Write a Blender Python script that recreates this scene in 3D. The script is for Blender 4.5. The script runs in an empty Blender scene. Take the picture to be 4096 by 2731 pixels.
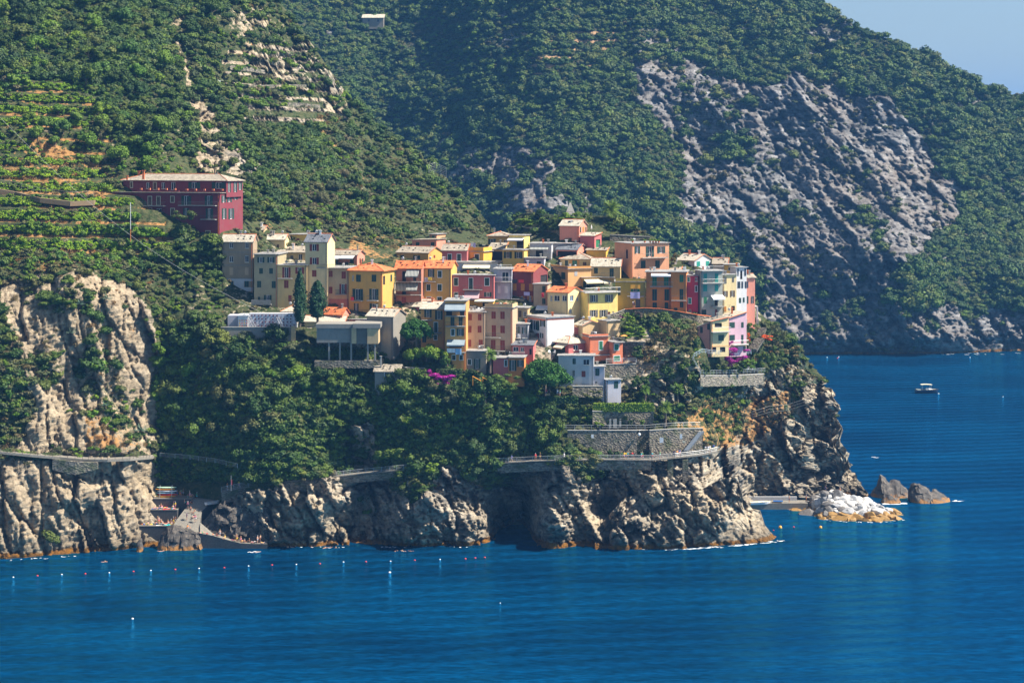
import bpy, math, random
import numpy as np
from mathutils import Vector, Matrix
R = math.radians
S = bpy.context.scene
COL = S.collection
rnd = random.Random(7)
# ------------------------------------------------------------------ camera
F = 7875.0          # focal length in pixels of a 4096 wide picture
HC = 90.0           # camera height above the sea
HY = 615.0          # picture row of the horizon
cd = bpy.data.cameras.new('camera')
cam = bpy.data.objects.new('camera', cd); COL.objects.link(cam)
cam.location = (0, 0, HC); cam.rotation_euler = (R(90), 0, 0)
cd.sensor_fit = 'HORIZONTAL'; cd.sensor_width = 36.0
cd.lens = F / 4096 * 36.0
cd.shift_y = -(1365.5 - HY) / 4096
cd.clip_start = 1.0; cd.clip_end = 30000
S.camera = cam
# ------------------------------------------------------------------ sky and sun
SUN_EL = R(49); SUN_AZ = R(97)      # azimuth clockwise from the view direction (+Y)
w = bpy.data.worlds.new('World'); S.world = w; w.use_nodes = True
nt = w.node_tree; bg = nt.nodes['Background']
sk = nt.nodes.new('ShaderNodeTexSky'); sk.sky_type = 'NISHITA'; sk.sun_disc = False
sk.sun_elevation = SUN_EL; sk.sun_rotation = SUN_AZ
sk.air_density = 1.0; sk.dust_density = 1.0; sk.ozone_density = 3.0
nt.links.new(sk.outputs[0], bg.inputs[0]); bg.inputs[1].default_value = 0.056
sl = bpy.data.lights.new('sun', 'SUN'); sl.energy = 5.0; sl.angle = R(0.5); sl.color = (1.0, 0.93, 0.82)
sun = bpy.data.objects.new('sun', sl); COL.objects.link(sun)
sv = Vector((math.cos(SUN_EL) * math.sin(SUN_AZ), math.cos(SUN_EL) * math.cos(SUN_AZ), math.sin(SUN_EL)))
sun.rotation_euler = sv.to_track_quat('Z', 'Y').to_euler(); sun.location = (300, 300, 600)
vs = S.view_settings; vs.view_transform = 'Standard'; vs.look = 'None'; vs.exposure = 1.18; vs.gamma = 1.0
vs.use_curve_mapping = False
S.render.engine = 'CYCLES'
S.cycles.max_bounces = 5; S.cycles.diffuse_bounces = 2; S.cycles.glossy_bounces = 2; S.cycles.volume_bounces = 0
S.cycles.transmission_bounces = 2; S.cycles.use_denoising = True
# ------------------------------------------------------------------ helpers
def W(px, py, D):
    """the point of the world seen at picture position px, py at distance D along the view axis"""
    return Vector(((px - 2048) / F * D, D, HC - (py - HY) / F * D))

def tag(o, label=None, cat=None, group=None, kind=None):
    if label: o['label'] = label
    if cat: o['category'] = cat
    if group: o['group'] = group
    if kind: o['kind'] = kind
    return o

ORD = 'first second third fourth fifth sixth seventh eighth ninth tenth eleventh twelfth thirteenth fourteenth fifteenth sixteenth seventeenth eighteenth nineteenth twentieth'.split()
ORD += ['twenty-' + q for q in ORD[:9]] + ['thirtieth'] + ['thirty-' + q for q in ORD[:9]]
def number_off(objs):
    """things whose labels would read the same are told apart by their order from the left"""
    by = {}
    for o in objs: by.setdefault(o['label'], []).append(o)
    for lab, ts in by.items():
        if len(ts) < 2: continue
        ts.sort(key=lambda o: o.location.x / o.location.y)
        for i, o in enumerate(ts): o['label'] = ('leftmost' if i == 0 else ('rightmost' if i == len(ts) - 1 else ORD[i] + ' from left,')) + ' ' + lab

def empty(name, loc, label=None, cat=None, group=None, rz=0.0):
    o = bpy.data.objects.new(name, None); COL.objects.link(o)
    o.location = loc; o.rotation_euler = (0, 0, rz); o.empty_display_size = 0.5
    return tag(o, label, cat, group)

def link(name, me, parent=None, loc=None):
    o = bpy.data.objects.new(name, me); COL.objects.link(o)
    if parent is not None: o.parent = parent
    if loc is not None: o.location = loc
    return o

class MB:
    """collects faces; build() links them as one mesh object"""
    def __init__(s): s.v = []; s.f = []; s.m = []; s.mats = []
    def mi(s, mat):
        if mat not in s.mats: s.mats.append(mat)
        return s.mats.index(mat)
    def face(s, pts, mat):
        i = len(s.v); s.v += [tuple(p) for p in pts]; s.f.append(tuple(range(i, i + len(pts)))); s.m.append(s.mi(mat))
    def hexa(s, p, mat):
        """8 corners: four of the bottom, four of the top in the same order"""
        i = len(s.v); s.v += [tuple(q) for q in p]; k = s.mi(mat)
        for q in ((3, 2, 1, 0), (4, 5, 6, 7), (0, 1, 5, 4), (1, 2, 6, 5), (2, 3, 7, 6), (3, 0, 4, 7)):
            s.f.append(tuple(i + a for a in q)); s.m.append(k)
    def obox(s, o, u, v, w, mat):
        """box from corner o along vectors u, v, w"""
        o, u, v, w = Vector(o), Vector(u), Vector(v), Vector(w)
        s.hexa([o, o + u, o + u + v, o + v, o + w, o + u + w, o + u + v + w, o + v + w], mat)
    def box(s, c, sx, sy, sz, mat):
        s.obox((c[0] - sx / 2, c[1] - sy / 2, c[2] - sz / 2), (sx, 0, 0), (0, sy, 0), (0, 0, sz), mat)
    def tube(s, pts, rad, mat, n=6, cap=True):
        pts = [Vector(p) for p in pts]
        if not hasattr(rad, '__len__'): rad = [rad] * len(pts)
        i0 = len(s.v); k = s.mi(mat)
        for j, p in enumerate(pts):
            d = (pts[min(j + 1, len(pts) - 1)] - pts[max(j - 1, 0)])
            if d.length < 1e-6: d = Vector((0, 0, 1))
            d.normalize(); a = d.cross(Vector((0.3, 0.9, 0.1))); a.normalize(); b = d.cross(a)
            for t in range(n):
                an = 2 * math.pi * t / n
                s.v.append(tuple(p + (a * math.cos(an) + b * math.sin(an)) * rad[j]))
        for j in range(len(pts) - 1):
            for t in range(n):
                a0 = i0 + j * n + t; a1 = i0 + j * n + (t + 1) % n
                s.f.append((a0, a1, a1 + n, a0 + n)); s.m.append(k)
        if cap:
            s.f.append(tuple(i0 + t for t in range(n))[::-1]); s.m.append(k)
            s.f.append(tuple(i0 + (len(pts) - 1) * n + t for t in range(n))); s.m.append(k)
    def mesh(s, name, org=(0, 0, 0), smooth=False):
        me = bpy.data.meshes.new(name)
        ox, oy, oz = org
        me.from_pydata([(x - ox, y - oy, z - oz) for x, y, z in s.v], [], s.f)
        for m in s.mats: me.materials.append(m)
        me.polygons.foreach_set('material_index', s.m)
        if smooth: me.polygons.foreach_set('use_smooth', [True] * len(s.f))
        me.update(); return me
    def build(s, name, parent=None, org=(0, 0, 0), smooth=False):
        return link(name, s.mesh(name, org, smooth), parent)

# ---- noise
def _hash(x, y, z, seed):
    h = (x.astype(np.uint32) * np.uint32(374761393) + y.astype(np.uint32) * np.uint32(668265263) + z.astype(np.uint32) * np.uint32(2147483647) + np.uint32(seed * 1274126177 % 4294967295))
    h = (h ^ (h >> np.uint32(13))) * np.uint32(1274126177)
    h = (h ^ (h >> np.uint32(15))) * np.uint32(2246822519)
    h = h ^ (h >> np.uint32(16))
    return h.astype(np.float64) / 4294967295.0
def vnoise(P, seed=0):
    P = P + 10000.0
    i = np.floor(P).astype(np.int64); f = P - i; f = f * f * (3 - 2 * f)
    r = 0
    for a in (0, 1):
        for b in (0, 1):
            for c in (0, 1):
                wgt = (f[:, 0] if a else 1 - f[:, 0]) * (f[:, 1] if b else 1 - f[:, 1]) * (f[:, 2] if c else 1 - f[:, 2])
                r = r + wgt * _hash(i[:, 0] + a, i[:, 1] + b, i[:, 2] + c, seed)
    return r * 2 - 1
def fbm(P, sc, octv=4, seed=0, ridge=False, gain=0.5):
    r = 0; a = 1.0; t = 0
    Q = P / sc
    for o in range(octv):
        n = vnoise(Q, seed + o * 17)
        if ridge: n = 1 - 2 * np.abs(n)
        r = r + a * n; t += a; a *= gain; Q = Q * 2.03 + 11.3
    return r / t
def cells(P, seed=0):
    """cellular noise: distance to nearest point, distance difference, and a random value of the cell"""
    P = P + 10000.0
    i = np.floor(P).astype(np.int64); f = P - i
    d1 = np.full(len(P), 9.0); d2 = np.full(len(P), 9.0); val = np.zeros(len(P))
    for a in (-1, 0, 1):
        for b in (-1, 0, 1):
            for c in (-1, 0, 1):
                x = i[:, 0] + a; y = i[:, 1] + b; z = i[:, 2] + c
                ox = _hash(x, y, z, seed + 1); oy = _hash(x, y, z, seed + 2); oz = _hash(x, y, z, seed + 3)
                d = np.sqrt((a + ox - f[:, 0]) ** 2 + (b + oy - f[:, 1]) ** 2 + (c + oz - f[:, 2]) ** 2)
                n = d < d1
                d2 = np.where(n, d1, np.minimum(d2, d)); val = np.where(n, _hash(x, y, z, seed + 4), val); d1 = np.where(n, d, d1)
    return d1, d2 - d1, val
def facets(P, seed=0, tilt=1.0):
    """broken rock: every cell is a plane of its own height and tilt, with cracks between"""
    P = P + 10000.0
    i = np.floor(P).astype(np.int64); f = P - i
    d1 = np.full(len(P), 9.0); d2 = np.full(len(P), 9.0); out = np.zeros(len(P))
    for a in (-1, 0, 1):
        for b in (-1, 0, 1):
            for c in (-1, 0, 1):
                x = i[:, 0] + a; y = i[:, 1] + b; z = i[:, 2] + c
                vx = f[:, 0] - a - _hash(x, y, z, seed + 1); vy = f[:, 1] - b - _hash(x, y, z, seed + 2); vz = f[:, 2] - c - _hash(x, y, z, seed + 3)
                d = np.abs(vx) + np.abs(vy) * 0.7 + np.abs(vz) * 0.9
                h = _hash(x, y, z, seed + 4); g1 = _hash(x, y, z, seed + 5) * 2 - 1; g2 = _hash(x, y, z, seed + 6) * 2 - 1
                v = (h - 0.5) + tilt * (g1 * vx + g2 * vz)
                n = d < d1; d2 = np.where(n, d1, np.minimum(d2, d)); out = np.where(n, v, out); d1 = np.where(n, d, d1)
    return out, np.clip(1 - (d2 - d1) / 0.16, 0, 1)
def inpoly(px, py, poly):
    r = np.zeros(px.shape, bool); n = len(poly)
    for k in range(n):
        x0, y0 = poly[k]; x1, y1 = poly[(k + 1) % n]
        c = ((y0 > py) != (y1 > py)) & (px < (x1 - x0) * (py - y0) / (y1 - y0 + 1e-9) + x0)
        r ^= c
    return r
def polyline(pts):
    xs = [p[0] for p in pts]; ys = [p[1] for p in pts]
    return lambda x: np.interp(x, xs, ys)

# ------------------------------------------------------------------ materials
MATS = {}
def nodes(name):
    m = bpy.data.materials.new(name); m.use_nodes = True
    n = m.node_tree.nodes; l = m.node_tree.links
    return m, n, l, n['Principled BSDF']
def N(n, t, **kw):
    x = n.new('ShaderNode' + t)
    for k, v in kw.items():
        if k in x.inputs.keys(): x.inputs[k].default_value = v
        else: setattr(x, k, v)
    return x
def noise_node(n, l, scale, detail=4, coord=None, rough=0.55, vec=None):
    t = N(n, 'TexNoise'); t.inputs['Scale'].default_value = scale; t.inputs['Detail'].default_value = detail; t.inputs['Roughness'].default_value = rough
    if vec is not None: l.new(vec, t.inputs['Vector'])
    return t
def ramp(n, l, src, stops):
    r = N(n, 'ValToRGB'); e = r.color_ramp.elements
    while len(e) < len(stops): e.new(0.5)
    for k, (p, c) in enumerate(stops):
        e[k].position = p; e[k].color = (*c, 1) if len(c) == 3 else c
    l.new(src, r.inputs[0]); return r.outputs[0]
def mix(n, l, fac, a, b, mode='MIX'):
    x = N(n, 'Mix'); x.data_type = 'RGBA'; x.blend_type = mode
    for s, v in ((0, fac), (6, a), (7, b)):
        if hasattr(v, 'is_linked') or hasattr(v, 'links'): l.new(v, x.inputs[s])
        else: x.inputs[s].default_value = v if s == 0 else ((*v, 1) if len(v) == 3 else v)
    return x.outputs[2]
def math_n(n, l, op, a, b=0.0, clamp=False):
    x = N(n, 'Math'); x.operation = op; x.use_clamp = clamp
    for s, v in ((0, a), (1, b)):
        if hasattr(v, 'links'): l.new(v, x.inputs[s])
        else: x.inputs[s].default_value = v
    return x.outputs[0]
def bump(n, l, h, strength, dist, b):
    x = N(n, 'Bump'); x.inputs['Strength'].default_value = strength; x.inputs['Distance'].default_value = dist
    l.new(h, x.inputs['Height']); l.new(x.outputs[0], b.inputs['Normal'])
def wall_mat(name, c, stain=0.35, dark=(0.25, 0.22, 0.18)):
    """painted plaster: blotches, faint vertical streaks, fine grain"""
    if name in MATS: return MATS[name]
    m, n, l, b = nodes(name)
    g = N(n, 'NewGeometry').outputs['Position']
    a = noise_node(n, l, 0.35, 5, vec=g)
    mp = N(n, 'Mapping'); l.new(g, mp.inputs[0]); mp.inputs['Scale'].default_value = (1.6, 1.6, 0.22)
    st = noise_node(n, l, 1.1, 4, vec=mp.outputs[0])
    gr = noise_node(n, l, 6.0, 3, vec=g)
    f1 = ramp(n, l, a.outputs[0], [(0.40, (0, 0, 0)), (0.66, (stain * 1.3,) * 3)])
    c1 = mix(n, l, f1, c, tuple(x * 0.62 + y * 0.2 for x, y in zip(c, dark)))
    f2 = ramp(n, l, st.outputs[0], [(0.48, (0, 0, 0)), (0.80, (stain * 1.3,) * 3)])
    c2 = mix(n, l, f2, c1, tuple(x * 0.5 + 0.06 for x in c))
    f3 = ramp(n, l, gr.outputs[0], [(0.3, (0.9,) * 3), (0.7, (1.08,) * 3)])
    c3 = mix(n, l, 1.0, c2, f3, 'MULTIPLY')
    l.new(c3, b.inputs['Base Color']); b.inputs['Roughness'].default_value = 0.9
    bump(n, l, gr.outputs[0], 0.3, 0.03, b)
    MATS[name] = m; return m
def plain(name, c, rough=0.7, metal=0.0, var=0.12):
    if name in MATS: return MATS[name]
    m, n, l, b = nodes(name)
    g = N(n, 'NewGeometry').outputs['Position']
    t = noise_node(n, l, 3.0, 3, vec=g)
    f = ramp(n, l, t.outputs[0], [(0.3, (1 - var,) * 3), (0.7, (1 + var,) * 3)])
    l.new(mix(n, l, 1.0, c, f, 'MULTIPLY'), b.inputs['Base Color'])
    b.inputs['Roughness'].default_value = rough; b.inputs['Metallic'].default_value = metal
    MATS[name] = m; return m
# ------------------------------------------------------------------ terrain materials
def shrub_mat(name, cols, mean=1.0):
    m, n, l, b = nodes(name)
    oi = N(n, 'ObjectInfo'); g = N(n, 'NewGeometry').outputs['Position']
    c = ramp(n, l, oi.outputs['Random'], [(i / max(1, len(cols) - 1), tuple(v * mean for v in q)) for i, q in enumerate(cols)])
    t = noise_node(n, l, 1.3, 3, vec=g)
    f = ramp(n, l, t.outputs[0], [(0.3, (0.62,) * 3), (0.7, (1.4,) * 3)])
    l.new(mix(n, l, 1.0, c, f, 'MULTIPLY'), b.inputs['Base Color'])
    b.inputs['Roughness'].default_value = 0.65
    b.inputs['Specular IOR Level'].default_value = 0.25
    try: b.inputs['Subsurface Weight'].default_value = 0.0
    except Exception: pass
    MATS[name] = m; return m
LEAF_OAK = shrub_mat('holm oak leaves', [(0.026, 0.060, 0.011), (0.042, 0.085, 0.011), (0.085, 0.130, 0.013), (0.030, 0.062, 0.018), (0.110, 0.130, 0.018)])
LEAF_BRIGHT = shrub_mat('fresh green leaves', [(0.070, 0.150, 0.011), (0.140, 0.210, 0.011), (0.055, 0.120, 0.018)])
LEAF_VINE = shrub_mat('vine leaves', [(0.150, 0.280, 0.012), (0.25, 0.36, 0.012), (0.085, 0.200, 0.016)])
LEAF_DRY = shrub_mat('dry scrub', [(0.120, 0.110, 0.035), (0.210, 0.130, 0.050), (0.085, 0.095, 0.030), (0.300, 0.135, 0.035)])
LEAF_OLIVE = shrub_mat('olive scrub', [(0.070, 0.088, 0.028), (0.115, 0.115, 0.035), (0.055, 0.076, 0.028), (0.13, 0.10, 0.045)])
LEAF_PINE = shrub_mat('pine needles', [(0.030, 0.100, 0.012), (0.040, 0.120, 0.012)])
LEAF_CYPRESS = shrub_mat('cypress leaves', [(0.014, 0.050, 0.016), (0.018, 0.056, 0.016)])
LEAF_MAGENTA = shrub_mat('magenta blossom', [(0.24, 0.006, 0.16), (0.34, 0.012, 0.22), (0.05, 0.09, 0.02)])
LEAF_RED = shrub_mat('red blossom', [(0.70, 0.06, 0.015), (0.62, 0.11, 0.015)])
LEAF_AGAVE = shrub_mat('agave leaves', [(0.10, 0.17, 0.12), (0.13, 0.19, 0.13)])
LEAF_PALM = shrub_mat('palm fronds', [(0.10, 0.19, 0.02), (0.14, 0.21, 0.025)])
BARK = plain('bark', (0.13, 0.095, 0.065), 0.9)

def terrain_mat(name, rocks, soil, dry, strata=1.0, bumpd=0.6, scale=1.0, tilt=(0.5, 0.1, 0.6), warm=False):
    """rock, scrub-covered soil and dry grass by the mesh attributes rock / dry / tide"""
    m, n, l, b = nodes(name)
    g = N(n, 'NewGeometry').outputs['Position']
    ar = N(n, 'Attribute'); ar.attribute_name = 'rock'
    ad = N(n, 'Attribute'); ad.attribute_name = 'dry'
    at = N(n, 'Attribute'); at.attribute_name = 'tide'
    mp = N(n, 'Mapping'); l.new(g, mp.inputs[0]); mp.inputs['Rotation'].default_value = tilt; mp.inputs['Scale'].default_value = (0.18, 0.3, 1.4)
    st = noise_node(n, l, 0.55 * scale, 8, vec=mp.outputs[0], rough=0.62)
    big = noise_node(n, l, 0.06 * scale, 5, vec=g, rough=0.6)
    fine = noise_node(n, l, 0.9 * scale, 9, vec=g, rough=0.68)
    c = ramp(n, l, st.outputs[0], [(0.30, rocks[0]), (0.47, rocks[1]), (0.60, rocks[2]), (0.78, rocks[3])])
    c = mix(n, l, ramp(n, l, big.outputs[0], [(0.40, (0, 0, 0)), (0.65, (0.65,) * 3)]), c, rocks[4])
    if warm:      # ochre stained rock on the western cliff
        sx0 = N(n, 'SeparateXYZ'); l.new(g, sx0.inputs[0])
        wf = math_n(n, l, 'MULTIPLY', math_n(n, l, 'ADD', math_n(n, l, 'MULTIPLY', sx0.outputs[0], -0.12), -8.8), big.outputs[0], True)
        c = mix(n, l, math_n(n, l, 'MULTIPLY', wf, 0.75), c, mix(n, l, st.outputs[0], (0.15, 0.11, 0.07), (0.50, 0.39, 0.25)))
    c = mix(n, l, 1.0, c, ramp(n, l, fine.outputs[0], [(0.32, (0.50,) * 3), (0.50, (1.0,) * 3), (0.68, (1.35,) * 3)]), 'MULTIPLY')
    s = mix(n, l, ramp(n, l, fine.outputs[0], [(0.42, (0, 0, 0)), (0.60, (1, 1, 1))]), soil[0], soil[1])
    e = math_n(n, l, 'ADD', ar.outputs['Fac'], math_n(n, l, 'MULTIPLY', math_n(n, l, 'SUBTRACT', fine.outputs[0], 0.5), 1.5))
    k = ramp(n, l, e, [(0.42, (0, 0, 0)), (0.58, (1, 1, 1))])
    c = mix(n, l, k, s, c)
    e2 = math_n(n, l, 'ADD', ad.outputs['Fac'], math_n(n, l, 'MULTIPLY', math_n(n, l, 'SUBTRACT', fine.outputs[0], 0.5), 2.2))
    dg = mix(n, l, st.outputs[0], dry[0], dry[1])
    c = mix(n, l, ramp(n, l, e2, [(0.45, (0, 0, 0)), (0.65, (1, 1, 1))]), c, dg)
    # weed and wet band at the waterline, by height above the sea
    sx = N(n, 'SeparateXYZ'); l.new(g, sx.inputs[0])
    hz = math_n(n, l, 'ADD', sx.outputs[2], math_n(n, l, 'MULTIPLY', math_n(n, l, 'SUBTRACT', big.outputs[0], 0.5), 3.0))
    hz = math_n(n, l, 'ADD', hz, math_n(n, l, 'MULTIPLY', math_n(n, l, 'SUBTRACT', fine.outputs[0], 0.5), 1.6))
    band = ramp(n, l, math_n(n, l, 'MULTIPLY', hz, 0.1), [(0.0, (1, 1, 1)), (0.085, (1, 1, 1)), (0.12, (0, 0, 0))])
    c = mix(n, l, band, c, mix(n, l, ramp(n, l, fine.outputs[0], [(0.4, (0, 0, 0)), (0.6, (1, 1, 1))]), (0.10, 0.055, 0.012), (0.36, 0.15, 0.015)))
    wet = ramp(n, l, math_n(n, l, 'MULTIPLY', hz, 0.1), [(0.12, (0.62,) * 3), (0.55, (1, 1, 1))])
    c = mix(n, l, 1.0, c, wet, 'MULTIPLY')
    l.new(c, b.inputs['Base Color']); b.inputs['Roughness'].default_value = 0.88; b.inputs['Specular IOR Level'].default_value = 0.2
    hsum = math_n(n, l, 'ADD', st.outputs[0], math_n(n, l, 'MULTIPLY', fine.outputs[0], 0.8))
    bump(n, l, hsum, 0.9, bumpd, b)
    MATS[name] = m; return m
ROCKS_NEAR = [(0.050, 0.047, 0.043), (0.20, 0.175, 0.14), (0.40, 0.345, 0.265), (0.58, 0.50, 0.39), (0.46, 0.36, 0.23)]
ROCKS_FAR = [(0.035, 0.036, 0.040), (0.13, 0.128, 0.125), (0.26, 0.252, 0.245), (0.40, 0.385, 0.37), (0.21, 0.175, 0.145)]
T_NEAR = terrain_mat('coast rock and scrub', ROCKS_NEAR, [(0.030, 0.050, 0.014), (0.085, 0.085, 0.035)], [(0.30, 0.145, 0.045), (0.42, 0.24, 0.09)], bumpd=0.9, warm=True)
T_FAR = terrain_mat('far mountain rock and scrub', ROCKS_FAR, [(0.025, 0.042, 0.016), (0.08, 0.075, 0.035)], [(0.34, 0.20, 0.10), (0.42, 0.27, 0.15)], scale=0.6, bumpd=1.6)

# ------------------------------------------------------------------ terrain sheets
class Sheet:
    """a hillside or cliff: columns from the waterline up to the crest and over it down the back"""
    def __init__(s, name, x0, x1, step, rows, ybot, ytop, ctrl, disp, mat, attrs, wrap=(6, 60.0, 40.0), sink=3.0):
        xs = np.arange(x0, x1 + 1, step, dtype=float); nx = len(xs)
        yb = ybot(xs); yt = ytop(xs)
        v = np.linspace(0, 1, rows)
        PX = np.repeat(xs[:, None], rows, 1); PY = yb[:, None] + (yt - yb)[:, None] * v[None]
        px = PX.ravel(); py = PY.ravel()
        s.ctrl = np.array(ctrl, float); s.fit()
        D = s.depth(px, py)
        P = np.stack([(px - 2048) / F * D, D, HC - (py - HY) / F * D], 1)
        att = attrs(px, py, P)
        d = disp(px, py, P, att)
        D2 = D + d
        P = np.stack([(px - 2048) / F * D2, D2, HC - (py - HY) / F * D2], 1)
        if name == 'coastal_hillside':      # ragged seaward edge: push the broken rock sideways too
            k_ = np.clip((px - 3120) / 150, 0, 1) * np.clip((py - 1400) / 100, 0, 1)
            fx, kx = facets(P * np.array([0.30, 0.30, 0.22]), 57); fx2, kx2 = facets(P * np.array([0.8, 0.8, 0.6]), 67)
            P[:, 0] += k_ * (fx * 1.3 - kx * 0.4 + fx2 * 0.8)
        P = P.reshape(nx, rows, 3)
        # below the water, and down the far side of the crest
        low = P[:, :1].copy(); low[:, :, 2] = np.minimum(low[:, :, 2], 0) - sink; low[:, :, 1] -= 0.5
        k, back, drop = wrap
        q = (np.arange(1, k + 1) / k)
        hi = np.repeat(P[:, -1:], k, 1)
        hi[:, :, 1] += back * q[None]; hi[:, :, 2] -= drop * (q ** 1.6)[None]
        G = np.concatenate([low, P, hi], 1); nr = G.shape[1]
        idx = np.arange(nx * nr).reshape(nx, nr)
        quads = np.stack([idx[:-1, :-1], idx[1:, :-1], idx[1:, 1:], idx[:-1, 1:]], 2).reshape(-1, 4)
        me = bpy.data.meshes.new(name)
        me.vertices.add(nx * nr); me.vertices.foreach_set('co', G.reshape(-1).astype(np.float32))
        nf = len(quads); me.loops.add(nf * 4); me.loops.foreach_set('vertex_index', quads.reshape(-1).astype(np.int32))
        me.polygons.add(nf); me.polygons.foreach_set('loop_start', np.arange(0, nf * 4, 4, dtype=np.int32))
        me.polygons.foreach_set('loop_total', np.full(nf, 4, np.int32))
        me.materials.append(mat)
        for an in ('rock', 'dry'):
            A = np.zeros((nx, nr)); A[:, 1:rows + 1] = att[an].reshape(nx, rows)
            A[:, 0] = A[:, 1]; A[:, rows + 1:] = A[:, rows:rows + 1]
            a = me.attributes.new(an, 'FLOAT', 'POINT'); a.data.foreach_set('value', A.reshape(-1).astype(np.float32))
        me.update(); me.validate()
        s.ob = link(name, me); tag(s.ob, kind='structure')
        s.px = PX; s.py = PY; s.P = P; s.att = {k: a.reshape(nx, rows) for k, a in att.items()}
        s.xs = xs; s.yb = yb; s.yt = yt; s.rows = rows; s.step = step
    def fit(s):
        c = s.ctrl; n = len(c)
        r = np.sqrt((c[:, None, 0] - c[None, :, 0]) ** 2 + (c[:, None, 1] - c[None, :, 1]) ** 2)
        A = np.zeros((n + 3, n + 3)); A[:n, :n] = r; A[:n, n] = 1; A[:n, n + 1] = c[:, 0]; A[:n, n + 2] = c[:, 1]; A[n:, :n] = A[:n, n:].T
        b = np.zeros(n + 3); b[:n] = c[:, 2]
        s.w = np.linalg.solve(A, b)
    def depth(s, px, py):
        px = np.atleast_1d(np.asarray(px, float)); py = np.atleast_1d(np.asarray(py, float))
        c = s.ctrl; out = s.w[-3] + s.w[-2] * px + s.w[-1] * py
        for i in range(len(c)):
            out = out + s.w[i] * np.sqrt((px - c[i, 0]) ** 2 + (py - c[i, 1]) ** 2)
        return out
    def at(s, px, py):
        """surface distance at a picture position (from the built mesh)"""
        i = int(min(max(round((px - s.xs[0]) / s.step), 0), len(s.xs) - 1))
        v = (py - s.yb[i]) / (s.yt[i] - s.yb[i])
        j = min(max(v, 0), 1) * (s.rows - 1); j0 = int(j); j1 = min(j0 + 1, s.rows - 1)
        return float(s.P[i, j0, 1] * (1 - (j - j0)) + s.P[i, j1, 1] * (j - j0))
def DW(py): return F * HC / (py - HY)       # distance of the water surface at a picture row

# --- the steep mountain across the bay
def far_bottom(x): return polyline([(-900, 1440), (2000, 1428), (3200, 1420), (4096, 1403), (5200, 1400)])(x)
def far_top(x):
    return polyline([(-900, -420), (2900, -260), (3130, -90), (3275, 0), (3413, 96), (3588, 174), (3710, 226), (3831, 296), (3971, 357), (4096, 392), (4400, 520), (5200, 800)])(x)
FAR_CTRL = []
for x in range(-900, 5300, 620):
    yb = float(far_bottom(x)); yt = float(far_top(x))
    dip = 0
    if 900 < x < 2300: dip = 90 * math.exp(-((x - 1500) / 450) ** 2)
    if 2300 < x < 3000: dip = 25
    for t in np.linspace(0, 1, 7):
        y = yb + (yt - yb) * t
        c = 0.75 if t > 0.35 else 0.45
        k = c * (y - HY) / F
        FAR_CTRL.append((x, y, (DW(yb) + c * HC) / (1 + k) + dip * (0.5 + 0.5 * t) + (30 * t if c == 0.75 else 0)))
FAR_ROCK = [(2680, 180), (2860, 300), (3100, 270), (3380, 340), (3640, 460), (3700, 640), (3840, 780), (3740, 960), (3640, 1100), (3680, 1200), (3900, 1300), (4120, 1230), (4500, 1300), (4500, 1440), (2950, 1440), (3000, 1280), (3120, 1160), (2960, 960), (2760, 800), (2600, 560), (2500, 300)]
FAR_ROCK2 = [(1500, 380), (1700, 560), (2050, 600), (2250, 620), (2100, 900), (1850, 800), (1650, 700), (1540, 560)]
def soft(px, py, poly, warp, seed):
    Q = np.stack([px, py, np.zeros_like(px)], 1)
    dx = fbm(Q, warp, 3, seed) * warp * 0.6; dy = fbm(Q, warp, 3, seed + 5) * warp * 0.6
    return inpoly(px + dx, py + dy, poly).astype(float)
def far_attrs(px, py, P):
    r = soft(px, py, FAR_ROCK, 220, 3) * 0.86
    q = fbm(P * np.array([1, 0.5, 1]), 17, 5, 9, gain=0.72) * 1.4
    r = r + q * 0.95 + soft(px, py, FAR_ROCK2, 120, 8) * 0.45 + np.clip((px - 2300) / 6000, 0, 0.12)
    r = r + (py > 1330) * 0.75
    r = np.clip(r, 0, 1)
    d = np.clip(fbm(P, 14, 3, 21) * 1.1 - 0.30, 0, 1) * 0.9
    # thin dry terraces high up in the middle
    t = inpoly(px, py, [(2080, 110), (2480, 110), (2470, 300), (2110, 300)])
    d = np.where(t & (np.sin(py / 32 * 2 * math.pi + fbm(P, 30, 2, 5) * 1.5) > 0.45), 0.8, d)
    return {'rock': r, 'dry': d}
def far_disp(px, py, P, att):
    A = np.array([1.0, 0.5, 0.55])
    g = fbm(P * A, 120, 4, 31, ridge=True) * -22 + fbm(P * A, 42, 3, 37, ridge=True) * -9
    rk = np.clip(att['rock'] * 1.3 - 0.1, 0.12, 1)
    sk = P.copy(); sk[:, 0] = P[:, 0] + 0.55 * P[:, 2]; sk[:, 2] = P[:, 2] - 0.25 * P[:, 0]
    f1, k1 = facets(sk * np.array([0.060, 0.03, 0.032]), 3); f2, k2 = facets(sk * np.array([0.20, 0.08, 0.11]), 13)
    f3, k3 = facets(sk * np.array([0.42, 0.2, 0.3]), 23)
    r = (f1 * 5 + k1 * 2.5 + f2 * 4.0 + k2 * 2.0 + f3 * 2.6 + k3 * 1.4 + fbm(sk, 4, 3, 43) * 1.2) * rk
    r = r + fbm(sk * np.array([1.0, 0.4, 0.22]), 26, 3, 47, ridge=True) * -3.5 * rk
    edge = np.clip((far_bottom(px) - py) / 60, 0, 1)
    return (g * 0.9 * edge + r * np.clip(edge + 0.25, 0, 1)) * 0.9
FAR = Sheet('far_mountain', -900, 5200, 8, 250, far_bottom, far_top, FAR_CTRL, far_disp, T_FAR, far_attrs, wrap=(6, 260.0, 120.0))

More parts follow.
